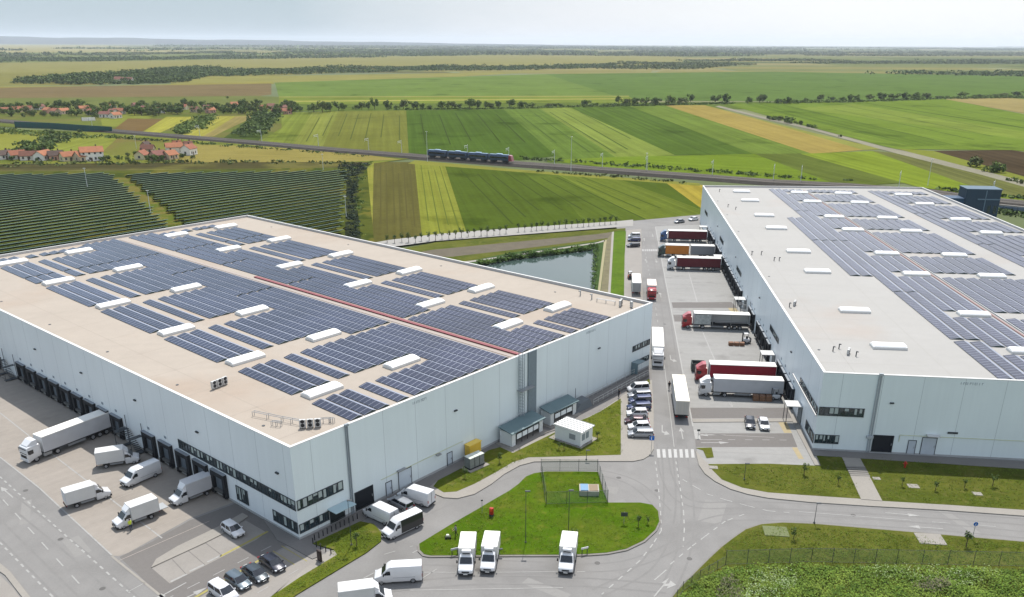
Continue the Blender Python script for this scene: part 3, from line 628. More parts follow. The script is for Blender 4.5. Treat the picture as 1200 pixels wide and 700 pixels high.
def fbox(root, face, nm, m, u0, u1, d0, d1, z0, z1, b=None):
    own = b is None; b = b or MB()
    b.add([face(u, d, z) for z in (z0, z1) for (u, d) in ((u0, d0), (u1, d0), (u1, d1), (u0, d1))],
          [(0, 3, 2, 1), (4, 5, 6, 7), (0, 1, 5, 4), (1, 2, 6, 5), (2, 3, 7, 6), (3, 0, 4, 7)])
    return b.build(nm, m, root) if own else b

def dock(root, face, u, num=True, w_=3.5, h=3.9, open_=False):
    b = MB()
    fbox(root, face, '', None, u - w_ / 2, u - w_ / 2 + .62, .01, .5, .25, h, b)
    fbox(root, face, '', None, u + w_ / 2 - .62, u + w_ / 2, .01, .5, .25, h, b)
    fbox(root, face, '', None, u - w_ / 2 + .62, u + w_ / 2 - .62, .01, .5, h - .7, h, b)
    o = b.build('dock_shelter', M_rubber, root)
    fbox(o, face, 'dock_door', mat('dock_door', (88, 96, 104), .5, sun=False, var=((1.0, .1),)), u - 1.15, u + 1.15, .005, .06, 1.1, h - .7)
    fbox(o, face, 'dock_leveller', mat('dock_leveller', (84, 84, 82), .6, sun=False), u - 1.1, u + 1.1, .02, .55, .75, 1.1)
    for s in (-1, 1): fbox(o, face, 'bumper', M_black, u + s * 1.35 - .13, u + s * 1.35 + .13, .55, .7, .45, 1.15)
    fbox(o, face, 'shelter_rim', mat('shelter_rim', (118, 124, 130), .5, sun=False), u - w_ / 2, u + w_ / 2, .02, .53, h + .002, h + .07)
    if num: fbox(o, face, 'dock_sign', mat('dock_sign', (120, 130, 138), .6, sun=False), u - .3, u + .3, .01, .05, h + .65, h + 1.05)

def lettering(root, face, u0, u1, z0, z1, seed=1):
    b = MB(); rr = random.Random(seed); u = u0
    while u < u1 - .2:
        w2 = rr.uniform(.16, .3)
        k = rr.choice('lonv')
        fbox(root, face, '', None, u, u + .06, .006, .03, z0, z1, b)
        if k in 'on': fbox(root, face, '', None, u + .062, u + w2, .006, .03, z1 - .12, z1 - .04, b)
        if k == 'o': fbox(root, face, '', None, u + .062, u + w2, .006, .03, z0, z0 + .08, b)
        u += w2 + .1
    b.build('wall_lettering', mat('wall_lettering', (128, 138, 146), .6, sun=False), root)

def shell(root, outline, h, mats, mroof, seam_step=6.0):
    """walls with joints, roof sheet, parapet and cap along a polygon (counter-clockwise, local)"""
    ins = []
    k = len(outline); cx_ = sum(p[0] for p in outline) / k; cy_ = sum(p[1] for p in outline) / k
    def inset(dist):
        o_ = []
        for i in range(k):
            p0, p1, p2 = [Vector(outline[(i + j) % k]) for j in (-1, 0, 1)]
            d1 = (p1 - p0).normalized(); d2 = (p2 - p1).normalized(); n1 = Vector((-d1.y, d1.x)); n2 = Vector((-d2.y, d2.x))
            bis = (n1 + n2).normalized(); o_.append(p1 + bis * dist / max(.3, bis.dot(n1)))
        return o_
    inn = inset(.35); cap_o = inset(-.04); cap_i = inset(.40)
    for i in range(k):
        a, c = outline[i], outline[(i + 1) % k]; ai, ci = inn[i], inn[(i + 1) % k]
        b = MB(); b.add([(a[0], a[1], 0), (c[0], c[1], 0), (c[0], c[1], h - .06), (a[0], a[1], h - .06)], [(0, 1, 2, 3)])
        b.build('wall', mats[i], root)
        d = Vector(c) - Vector(a); ln = d.length; d.normalize(); nn = Vector((d.y, -d.x))
        b = MB(); u = seam_step * .5
        while u < ln - 1:
            p = Vector(a) + d * u + nn * .004; b.add([(p.x - d.x * .025, p.y - d.y * .025, .1), (p.x + d.x * .025, p.y + d.y * .025, .1), (p.x + d.x * .025, p.y + d.y * .025, h - .1), (p.x - d.x * .025, p.y - d.y * .025, h - .1)], [(0, 1, 2, 3)])
            u += seam_step
        b.build('panel_joints', M_seam, root)
        b = MB(); b.add([(a[0] + nn.x * .05, a[1] + nn.y * .05, 0), (c[0] + nn.x * .05, c[1] + nn.y * .05, 0), (c[0] + nn.x * .05, c[1] + nn.y * .05, .35), (a[0] + nn.x * .05, a[1] + nn.y * .05, .35), (c[0], c[1], .35), (a[0], a[1], .35)], [(0, 1, 2, 3), (3, 2, 4, 5)])
        b.build('plinth', mat('plinth', (150, 152, 152), .8, sun=False, var=((1, .08),)), root)
    b = MB(); b.add([(p.x, p.y, h - .55) for p in inn], [tuple(range(k))]); b.build('roof', mroof, root)
    b = MB()
    for i in range(k):
        j = (i + 1) % k; b.add([(inn[i].x, inn[i].y, h - .55), (inn[j].x, inn[j].y, h - .55), (inn[j].x, inn[j].y, h - .06), (inn[i].x, inn[i].y, h - .06)], [(3, 2, 1, 0)])
    b.build('parapet', M_par, root)
    b = MB()
    for i in range(k):
        j = (i + 1) % k; q = [cap_o[i], cap_o[j], cap_i[j], cap_i[i]]
        b.add([(p.x, p.y, h - .06) for p in q] + [(p.x, p.y, h) for p in q], [(3, 2, 1, 0), (4, 5, 6, 7), (0, 1, 5, 4), (2, 3, 7, 6)])
    b.build('parapet_cap', M_cap, root)

def roof_seams(root, pts, z, m, mdrain, dr):
    b = MB()
    for (x0, y0), (x1, y1) in pts:
        d = Vector((x1 - x0, y1 - y0, 0)).normalized(); nn = Vector((-d.y, d.x, 0)) * .05
        b.sheet([Vector((x0, y0, 0)) - nn, Vector((x1, y1, 0)) - nn, Vector((x1, y1, 0)) + nn, Vector((x0, y0, 0)) + nn], z + .005)
    b.build('membrane_seam', m, root)
    for x, y in dr: MB().tube((x, y, z), (x, y, z + .06), .22, 12).build('roof_drain', mdrain, root)

def ac_unit(nm, root, pos, rz, nf=1, label='', size=(.9, .35, 1.3)):
    e = empty(nm, (0, 0, 0)); e.matrix_world = root.matrix_world @ Matrix.Translation(pos) @ Matrix.Rotation(rz, 4, 'Z')
    tag(e, label, 'air conditioner')
    l_, w_, h_ = size
    for i in range(nf):
        x = (i - (nf - 1) / 2) * (l_ + .12)
        c = MB().bevbox(x - l_ / 2, -w_ / 2, .15, x + l_ / 2, w_ / 2, .15 + h_, .04).build('casing', mat('ac_casing', (168, 168, 166), .5, sun=False), e)
        for zz in ((.5, 1.05) if h_ > 1 else (.45,)):
            MB().tube((x, -w_ / 2 - .012, zz), (x, -w_ / 2 - .03, zz), .26, 16).build('fan', M_black, c)
        MB().tube((x - .3, 0, 0), (x - .3, 0, .15), .04, 6).tube((x + .3, 0, 0), (x + .3, 0, .15), .04, 6).build('leg', M_dsteel, e)
    return e

# ---- west warehouse
w1 = empty('warehouse', (N1.x, N1.y, 0), ang1, 'large grey warehouse with beige roof, left of the central road', 'warehouse')
bpy.context.view_layer.update()
inv1 = w1.matrix_world.inverted()
lF = inv1 @ Vector((F1.x, F1.y, 0)); lR = inv1 @ Vector((R1.x, R1.y, 0)); lL = (lF - lR)
shell(w1, [(0, 0), (lR.x, lR.y), (lF.x, lF.y), (lL.x, lL.y)], H1, [M_fac, M_fac, M_fac, M_fac2], M_roof1)
dl = Vector((lL.x, lL.y, 0)).normalized(); nl = Vector((-dl.y, dl.x, 0))
def faceD(u, d, z): p = dl * u + nl * d; return (p.x, p.y, z)
def faceR(u, d, z): return (u, -d, z)
for u in (84.5, 79.8, 75.1, 70.4, 65.8, 61.3, 56.8, 52.2, 47.6, 37.3, 32.3, 27.4, 22.6, 17.9): dock(w1, faceD, u)
for u in (97, 101.5, 106, 110.5, 115, 119.5): dock(w1, faceD, u)
window_strip(w1, None, .15, 28.3, 4.35, 5.65, faceD, 34)
window_strip(w1, None, .15, 5.4, .95, 2.45, faceD, 7)
window_strip(w1, None, .15, 7.4, 4.35, 5.65, faceR, 9)
window_strip(w1, None, .15, 4.75, .95, 2.15, faceR, 6)
window_strip(w1, None, 11.2, 13.9, 1.0, 3.1, faceD, 5)
def door(root, face, u0, u1, z0, z1, c, nm='door', fr_=True):
    o = fbox(root, face, nm, mat('door_%d_%d_%d' % c, c, .5, sun=False, var=((.8, .05),)), u0, u1, .006, .05, z0, z1)
    if fr_:
        b = MB(); fbox(o, face, '', None, u0 - .08, u0, .006, .09, z0, z1 + .08, b); fbox(o, face, '', None, u1, u1 + .08, .006, .09, z0, z1 + .08, b); fbox(o, face, '', None, u0, u1, .006, .09, z1, z1 + .08, b)
        b.build('door_frame', M_dsteel, o)
    b = MB(); fbox(o, face, '', None, u1 - .22, u1 - .12, .051, .1, z0 + (z1 - z0) * .42, z0 + (z1 - z0) * .55, b); b.build('handle', M_steel, o)
    return o
door(w1, faceR, 5.0, 7.3, .1, 2.3, (30, 38, 40))
c_ = fbox(w1, faceR, 'canopy', mat('canopy_glass', (150, 172, 178), .3, sun=False), 4.6, 8.0, .06, 1.9, 2.45, 2.55)
door(w1, faceR, 9.3, 12.4, .1, 2.9, (24, 28, 34), 'roller_gate')
door(w1, faceR, 14.8, 15.8, .1, 2.2, (178, 188, 196)); door(w1, faceR, 17.2, 19.6, .1, 2.9, (178, 188, 196), 'roller_gate')
door(w1, faceR, 27.0, 28.0, .1, 2.2, (172, 182, 190))
b = MB()
for u in (8.55, 8.85): b.tube(faceR(u, .12, .1), faceR(u, .12, H1 + .1), .09, 8)
fbox(w1, faceR, '', None, 8.4, 9.0, .02, .3, H1 - .1, H1 + .22, b); b.build('downpipe', mat('downpipe', (128, 136, 142), .5, sun=False), w1)
b = MB(); fbox(w1, faceR, '', None, 14, 30.5, .03, .09, 3.05, 3.12, b); b.build('gas_pipe', mat('pipe_yellowish', (186, 190, 160), .5, sun=False), w1)
fbox(w1, faceR, 'wall_vent', M_steel, 24.6, 25.4, .02, .5, 2.8, 3.0); fbox(w1, faceR, 'wall_vent', M_steel, 16.9, 18.4, .02, .5, 3.2, 3.35)
# service riser with a cable ladder, and the caged ladder beside it
fbox(w1, faceR, 'cable_riser', mat('riser', (108, 120, 126), .5, sun=False, stripes=((ang1 * 57.3, 3, .1, 1),)), 45.9, 48.0, .02, .22, 2.0, H1 + .02)
o = fbox(w1, faceR, 'caged_ladder', mat('cage', (132, 142, 148), .5, sun=False), 43.35, 43.42, .3, .36, .4, H1 + 1)
b = MB()
for u in (43.4, 44.3): fbox(w1, faceR, '', None, u - .03, u + .03, .22, .28, .4, H1 + 1.0, b)
for i in range(44): fbox(w1, faceR, '', None, 43.4, 44.3, .23, .27, .6 + i * .3, .64 + i * .3, b)
for i in range(22):
    z = 2.2 + i * .52
    for j in range(6):
        a_, c_2 = math.pi * j / 6, math.pi * (j + 1) / 6
        b.tube(faceR(43.85 - .5 * math.cos(a_), .3 + .75 * math.sin(a_), z), faceR(43.85 - .5 * math.cos(c_2), .3 + .75 * math.sin(c_2), z), .03, 4)
for j in range(1, 6): a_ = math.pi * j / 6; b.tube(faceR(43.85 - .5 * math.cos(a_), .3 + .75 * math.sin(a_), 2.2), faceR(43.85 - .5 * math.cos(a_), .3 + .75 * math.sin(a_), H1 + .4), .025, 4)
b.build('ladder_cage', mat('cage', (132, 142, 148), .5, sun=False), o)
fbox(w1, faceR, 'ladder_platform', M_steel, 43.2, 46.6, .05, 1.1, 7.4, 7.5)
window_strip(w1, None, 77.4, 83.4, 4.9, 5.9, faceR, 7); window_strip(w1, None, 79.9, 83.4, 1.7, 2.6, faceR, 4)
door(w1, faceR, 77.6, 79.2, .3, 2.6, (40, 52, 58)); b = MB()
fbox(w1, faceR, '', None, 77.2, 77.35, .05, 1.5, .1, 2.7, b); fbox(w1, faceR, '', None, 77.2, 79.6, .05, 1.7, 2.7, 2.82, b); b.build('porch', mat('porch_glass', (100, 118, 124), .25, sun=False), w1)
lettering(w1, faceR, 20.6, 23.6, H1 - 1.0, H1 - .6, 4); lettering(w1, faceR, 62, 64.8, H1 - 1.0, H1 - .6, 8)
for fc, us in ((faceD, (3.3, 22.3, 40, 58, 76, 94)), (faceR, (29, 66))):
    for u in us: fbox(w1, fc, 'wall_vent', M_dsteel, u - .3, u + .3, .01, .25, 8.6, 8.8)
def W1(s, t): return (s + 2.0 * (t / 125) * max(0, 1 - s / 44), t)
T1 = [12.6, 32.6, 54.3, 78.2, 103.0, 127.6]; S1 = [15.0, 29.9, 55.4, 69.9]
RZ = H1 - .55
for si, s in enumerate(S1):
    for ti, t in enumerate(T1): skylight(w1, W1, s - (.6 if si == 0 else 0), t, 6.0, 2.3, RZ)
rows1 = [('dock', 10.6), ('dock', 13.0), ('dock', 15.4), ('lone', 19.0)] + [('mid', 22.2 + i * 2.32) for i in range(9)] + [('far', 46.1 + i * 2.4) for i in range(5)] + [('lone2', 59.4)] + [('end', 62.5 + i * 2.36) for i in range(4)]
zones = ['nearest block', 'second block', 'third block', 'fourth block', 'fifth block', 'sixth block', 'farthest block']
bands = {'dock': 'in from the dock edge', 'lone': 'standing alone near the dock edge', 'mid': 'between dock side and red tray', 'far': 'just beyond the red tray', 'lone2': 'standing alone beyond the tray', 'end': 'on the pond side'}
cnt = {}
edges_b = [1.5] + [v for t in T1 for v in (t - 2.5, t + 2.3)] + [132.5]
edges_b[3 + 1 - 1] = 28.9
segs_b = [(edges_b[i], edges_b[i + 1]) for i in range(0, len(edges_b), 2)]
segs_c = [(1.5, 28.9), (30.1, 65.4), (66.0, 90.6), (91.2, 111.2), (111.8, 134.6)]
for bi, (bd, s) in enumerate(rows1):
    cnt[bd] = cnt.get(bd, -1) + 1
    brk = s < 33.6 or s > 51.5
    for gi, (t0, t1) in enumerate(segs_b if brk else segs_c):
        if bd in ('dock',) and gi == 6: t1 = 133.4
        if brk and s > 60 and gi == 6 and s > 69: continue
        subs = [(t0, t1)]
        if brk and gi == 5: subs = [(t0, 111.2), (111.8, t1)]
        for ui, (q0, q1) in enumerate(subs):
            lab = '%s panel row %s, beige roof, %s%s' % (ordn(cnt[bd]), bands[bd], zones[gi] if brk else ('nearest stretch', 'second stretch', 'third stretch', 'fourth stretch', 'farthest stretch')[gi], (' near piece' if ui == 0 else ' far piece') if len(subs) > 1 else '')
            panel_row(w1, W1, s, s + (2.3 if bd != 'lone' else 2.4), q0, q1, RZ + .01, lab.replace('solar panels standing', 'panels standing'), 'solar panel rows on the left warehouse roof')
# walkway with the red sprinkler main
o = MB().box(44.75, .8, RZ + .04, 45.5, 76, RZ + .22).build('red_cable_tray', mat('red_tray', (112, 52, 58), .6, sun=False, var=((.6, .15),)), w1)
MB().box(43.5, .8, RZ + .02, 44.3, 134, RZ + .07).build('walkway_mat', mat('walkway_mat', (226, 212, 202), .8), w1)
roof_seams(w1, [((.6, t), (9.8, t)) for t in range(4, 134, 11)] + [((74.5, t), (lR.x - .5, t)) for t in range(4, 134, 11)] + [((5.2, 1), (5.2, 134))], RZ, mat('seam_beige', (214, 200, 184), .8), M_dsteel, [(2.2, t) for t in (9, 31, 53, 75, 97, 119)] + [(78.5, t) for t in (20, 53, 86, 119)])
# rooftop plant
for nm, s, t, rz, nf, lb in (('condenser_bank', 5.9, 25.6, .15, 3, 'bank of white condensers on the beige roof above the dock wall'), ('condenser_bank', 5.9, 3.8, -.7, 3, 'three white condensers in a row at the near roof corner'),
                         ('air_conditioner', 79.2, 4.4, .4, 2, 'pair of grey condensers near the right roof corner'), ('air_conditioner', 79.6, 2.2, .9, 1, 'single small condenser closest to the right roof corner')):
    ac_unit(nm, w1, (s, t, RZ), rz, nf, lb, (.85, .4, 1.1))
def frame_run(nm, pts, lab, z=RZ):
    b = MB()
    for p, q in zip(pts, pts[1:]):
        p, q = Vector(p + (z + .7,)), Vector(q + (z + .7,)); d = (q - p).normalized(); nn = Vector((-d.y, d.x, 0)) * .2
        for sgn in (-1, 1):
            b.tube(p + nn * sgn, q + nn * sgn, .045, 5)
            for k in range(3): r_ = p.lerp(q, k / 2); b.tube(r_ + nn * sgn, (r_ + nn * sgn) - Vector((0, 0, .7)), .04, 5)
    o = b.build(nm, M_steel); o.matrix_world = w1.matrix_world.copy(); tag(o, lab, 'pipe rack'); return o
frame_run('pipe_rack', [(3.2, 12.8), (4.6, 8.2), (5.6, 5.4)], 'long steel pipe rack running to the corner condensers')
frame_run('pipe_rack', [(7.2, 4.2), (8.6, 3.2), (8.8, 2.6)], 'short bent steel pipe run right of the corner condensers')
frame_run('pipe_rack', [(3.0, 8.2), (3.6, 7.0)], 'small steel pipe stand on the near roof corner')
frame_run('pipe_rack', [(78.4, 9.5), (79, 5.6)], 'low steel pipe rack near the right roof corner')
for s, t, lb in ((79.7, 14.5, 'bent vent pipe farthest from the right roof corner'), (79.2, 11.3, 'bent vent pipe between the skylights and the right corner rack')):
    b = MB().tube((0, 0, 0), (0, 0, 1.1), .12, 8).tube((0, 0, 1.05), (-.5, 0, 1.05), .12, 8); o = b.build('vent_pipe', M_steel); o.matrix_world = w1.matrix_world @ Matrix.Translation((s, t, RZ)); tag(o, lb, 'vent pipe')

# ---- east warehouse
H2 = 0.2212 * 60
M2 = G(965.4, 436.4, H2); K2 = G(823.5, 217.4, H2); LM = (K2 - M2).length; angY = math.atan2((K2 - M2).y, (K2 - M2).x); ang2 = angY - math.pi / 2
w2 = empty('warehouse', (M2.x, M2.y, 0), ang2, 'large grey warehouse with white roof and lorries backed onto its docks', 'warehouse')
bpy.context.view_layer.update(); inv2 = w2.matrix_world.inverted()
Q2 = inv2 @ Vector((*G(1200, 446.3, H2)[:2], 0)); FR = inv2 @ Vector((*G(1081, 219.5, H2)[:2], 0)); ER = inv2 @ Vector((*G(1200, 268.7, H2)[:2], 0))
sl_ = (ER.x - FR.x) / (ER.y - FR.y); xr = FR.x + sl_ * (0 - FR.y); NRy = Q2.y / Q2.x * xr
shell(w2, [(0, 0), (xr, NRy), (FR.x, FR.y), (0, LM)], H2, [M_fac, M_fac, M_fac, M_fac2], M_roof2)
def faceF(u, d, z): y_ = Q2.y / Q2.x; return (u + d * y_, u * y_ - d, z)
def faceS(u, d, z): return (-d, u, z)
window_strip(w2, None, .15, 6.9, 6.15, 7.45, faceF, 9); window_strip(w2, None, .15, 3.75, 1.35, 2.7, faceF, 6)
window_strip(w2, None, .15, 13.2, 6.1, 7.2, faceS, 14); window_strip(w2, None, .15, 5.8, 1.2, 2.6, faceS, 6)
window_strip(w2, None, 33.5, 42.6, 6.3, 7.2, faceS, 8); window_strip(w2, None, 84, 92, 6.3, 7.2, faceS, 7); window_strip(w2, None, 120, 128, 6.3, 7.2, faceS, 7); window_strip(w2, None, 163, 171, 6.3, 7.2, faceS, 7)
fbox(w2, faceS, 'window_sill', M_cap, .1, 18.2, .02, .3, 5.85, 6.02)
b = MB()
for u in (8.3, 8.65): b.tube(faceF(u, .12, .2), faceF(u, .12, H2 + .1), .1, 8)
fbox(w2, faceF, '', None, 8.2, 8.8, .02, .3, H2 - .15, H2 + .25, b); fbox(w2, faceF, '', None, 7.9, 8.9, .02, .35, 2.6, 3.0, b)
b.build('downpipe', mat('downpipe2', (150, 156, 160), .5, sun=False), w2)
door(w2, faceF, 9.0, 12.0, .25, 3.1, (18, 22, 30), 'roller_gate'); door(w2, faceF, 14.4, 15.5, .25, 2.5, (164, 172, 180)); door(w2, faceF, 16.4, 18.5, .25, 3.1, (168, 176, 184), 'roller_gate')
fbox(w2, faceF, 'gate_canopy', M_cap, 16.8, 18.7, .02, .9, 3.6, 3.72); fbox(w2, faceF, 'wall_vent', M_dsteel, 19.9, 21.4, .01, .12, 4.0, 4.3)
b = MB(); fbox(w2, faceF, '', None, 12.9, 60, .03, .09, 3.32, 3.4, b); fbox(w2, faceF, '', None, 12.85, 12.93, .03, .09, 2.2, 3.4, b); b.build('gas_pipe', mat('pipe_yellowish', (186, 190, 160), .5, sun=False), w2)
for u in (10.8, 31): fbox(w2, faceF, 'wall_vent', M_dsteel, u - .3, u + .3, .01, .25, 8.6, 8.8)
lettering(w2, faceF, 20.3, 23.6, H2 - 1.05, H2 - .65, 6)
for u in (17.6, 21.5, 25.4, 29.3, 41.5, 45.7, 49.8, 53.9, 61.5, 65.4): dock(w2, faceS, u, w_=3.3)
for u in (81, 85.1, 89.2, 93.3, 97.4, 101.5, 106.4, 110.7, 115.2, 123, 127.1, 131.0, 139.8, 143.9, 148, 152.5): dock(w2, faceS, u, w_=3.3)
for u in (10.5, 36.0, 74.5, 118.5, 160.5):
    door(w2, faceS, u - 1.2, u + 1.2, .2, 3.2, (96, 108, 116))
    o = fbox(w2, faceS, 'canopy', M_cap, u - 1.3, u + 1.3, .05, 2.6, 3.35, 3.5)
    for s in (-1, 1): MB().tube(faceS(u + s * 1.15, 2.45, .05), faceS(u + s * 1.15, 2.45, 3.35), .06, 6).build('post', M_dsteel, o)
for u in (22, 57, 95, 135): fbox(w2, faceS, 'wall_vent', M_dsteel, u - .3, u + .3, .01, .25, 8.6, 8.8)
def escape_stair(root, face, u, h, nm='escape_stair'):
    b = MB()
    for k in range(int(h / .22)):
        z = .2 + k * .22; uu = u + (k * .27 if (k // 12) % 2 == 0 else 0) - (0 if (k // 12) % 2 == 0 else 0); k2 = k % 12; uu = u + (k2 if (k // 12) % 2 == 0 else 12 - k2) * .28
        fbox(root, face, '', None, uu, uu + .28, .2 + (k // 12) % 2 * 1.05, 1.2 + (k // 12) % 2 * 1.05, z, z + .04, b)
    for uu in (u - .9, u + 4.2):
        for d in (.2, 2.25): b.tube(face(uu, d, 0), face(uu, d, h + 1), .05, 5)
    for lv in range(int(h / 2.64) + 1):
        for uu in ((u - .95, u), (u + 3.4, u + 4.3)): fbox(root, face, '', None, uu[0], uu[1], .2, 2.3, .15 + lv * 2.64, .2 + lv * 2.64, b)
        for zz in (.55, 1.05): b.tube(face(u - .9, 2.28, lv * 2.64 + zz), face(u + 4.2, 2.28, lv * 2.64 + zz), .03, 4)
    b.build(nm, M_dsteel, root)
escape_stair(w2, faceS, 67.4, 4.0); escape_stair(w2, faceS, 132.6, 4.0)
escape_stair(w1, faceD, 40.2, 4.0); escape_stair(w1, faceD, 88.5, 4.0)
def W2(s, t): return (s * (1 + .00092 * (176 - t)), t)
T2 = [14.4, 35.0, 64.8, 84.4, 112.4, 131.0, 156.5, 174.2]
RZ2 = H2 - .55
S2 = [12.1, 31.4, 45.9, 65.6]
for si, s in enumerate(S2):
    for ti, t in enumerate(T2): skylight(w2, W2, s, t, 5.6, 2.2, RZ2)
zones2 = ['nearest block', 'second block', 'third block', 'fourth block', 'fifth block', 'sixth block', 'seventh block', 'eighth block', 'farthest block']
rows2 = [('outer', 18.0 + i * 2.3) for i in range(2)] + [('left', 22.6 + i * 2.32) for i in range(5)] + [('centre', 35.6 + i * 2.3) for i in range(7)] + [('right', 56.4 + i * 2.32) for i in range(8)]
eb = [1.0] + [v for t in T2 for v in (t - 2.2, t + 2.2)] + [181.5]
sb = [(eb[i], eb[i + 1]) for i in range(0, len(eb), 2)]
sc_ = [(1.0, 18.6), (20.0, 49.5), (50.0, 98.0), (98.6, 140.0), (140.6, 182)]
bn = {'outer': 'outermost on the left', 'left': 'left of the pinkish walkway', 'centre': 'right of the pinkish walkway', 'right': 'beyond the broad bare strip'}
cnt = {}
for bd, s in rows2:
    cnt[bd] = cnt.get(bd, -1) + 1
    brk = 26.5 < s < 49.5 or s > 60
    if bd == 'outer': segs = [(62.5, 98.0), (98.6, 129.0)] if cnt[bd] == 0 else [(62.5, 98.0), (98.6, 129.0)]
    elif brk: segs = sb
    else: segs = sc_
    for gi, (t0, t1) in enumerate(segs):
        zone = (zones2[gi] if segs is sb else (('nearer stretch', 'farther stretch')[gi] if bd == 'outer' else ('nearest stretch', 'second stretch', 'third stretch', 'fourth stretch', 'farthest stretch')[gi]))
        if gi == 0 and segs is sb and t0 < 2: t0 = 1.0
        if G and s > 58 and t1 < 60 and False: continue
        panel_row(w2, W2, s, s + 2.2, t0, t1, RZ2 + .01, '%s panel row %s, white roof, %s' % (ordn(cnt[bd]), bn[bd], zone), 'solar panel rows on the right warehouse roof')
roof_seams(w2, [((.6, t), (17.5, t)) for t in range(6, 182, 12)] + [(W2(x, 1), W2(x, 180)) for x in (4.5, 17.0)], RZ2, mat('seam_white', (214, 211, 204), .8), M_dsteel, [(2.0, t) for t in (12, 36, 60, 84, 108, 132, 156)])
b = MB(); pa = [W2(34.35, t) for t in (.8, 181)]; pb = [W2(34.65, t) for t in (.8, 181)]
b.prism([pa[0], pb[0], pb[1], pa[1]], RZ2 + .02, RZ2 + .16); b.build('walkway_mat', mat('walk_pink', (186, 150, 148), .8, k=.42), w2)
b = MB(); pa = [W2(35.15, t) for t in (.8, 181)]; pb = [W2(35.35, t) for t in (.8, 181)]
b.prism([pa[0], pb[0], pb[1], pa[1]], RZ2 + .02, RZ2 + .2); b.build('cable_tray', M_steel, w2)
def roof2(x, y): p = inv2 @ Vector((*G(x, y, RZ2)[:2], 0)); return (p.x, p.y, RZ2)
for (x, y, nf, lb) in ((931, 358, 2, 'small cluster of grey condensers on the white roof near the left edge'), (994, 415, 2, 'grey condensers among the vent pipes at the near left roof corner')):
    ac_unit('air_conditioner', w2, roof2(x, y), 1.2, nf, lb, (.7, .35, .8))
vp = 0
for x, y, lb in ((976, 412, 'leftmost bent vent pipe at the near roof corner'), (983, 409, 'tall vent pipe behind the others at the near roof corner'), (1003, 418, 'rightmost bent vent pipe at the near roof corner'), (925, 360, 'short vent pipe left of the roof condensers'),
                 (881, 299, 'vent pipe nearest the roof edge in the middle group'), (892, 299, 'second vent pipe from the edge in the middle group'), (907, 306, 'third vent pipe from the edge in the middle group'), (913, 306, 'vent pipe farthest from the edge in the middle group'),
                 (853, 243, 'left vent pipe of the pair below the second far skylight'), (862, 246, 'right vent pipe of the pair below the second far skylight'), (843, 225, 'vent pipe at the far left roof corner')):
    b = MB().tube((0, 0, 0), (0, 0, .9), .09, 8).tube((0, 0, .86), (.3, 0, .78), .09, 8)
    o = b.build('vent_pipe', M_dsteel); o.matrix_world = w2.matrix_world @ Matrix.Translation(roof2(x, y)); tag(o, lb, 'vent pipe')

# ------------------------------------------------------------------ vehicles (x forward, origin on the ground under the middle)
VS = 0.91
def place(e, front, rear, z=0.03, L_=None, anchor=None):
    e.scale = (VS, VS, VS)
    if L_: L_ *= VS
    a, c = G(*front), G(*rear); d = a - c; m = (a + c) / 2
    if L_ and anchor == 'front': m = a - d.normalized() * L_ / 2
    if L_ and anchor == 'rear': m = c + d.normalized() * L_ / 2
    e.location = (m.x, m.y, z); e.rotation_euler = (0, 0, math.atan2(d.y, d.x)); return e

def wheel(root, x, y, r=.34, wd=.22, double=False):
    s = 1 if y > 0 else -1
    n_ = 20
    t = MB().tube((x, y - wd / 2, r), (x, y + wd / 2, r), r, n_).build('wheel', M_tyre, root, smooth=40)
    MB().tube((x, y + s * wd / 2, r), (x, y + s * (wd / 2 + .012), r), r * .62, 14).build('rim', M_rim, t)
    return t

def ring(x, hw, zb, zt, k=.14, tum=0.0):
    """rounded cross-section; tum narrows the top"""
    t = hw - tum
    return [(x, -hw * .93, zb), (x, -hw, zb + k), (x, -hw, zb + (zt - zb) * .55), (x, -(hw + t) / 2, zb + (zt - zb) * .8), (x, -t + k * .2, zt - k * .5), (x, -t + k, zt),
            (x, t - k, zt), (x, t - k * .2, zt - k * .5), (x, (hw + t) / 2, zb + (zt - zb) * .8), (x, hw, zb + (zt - zb) * .55), (x, hw, zb + k), (x, hw * .93, zb)]

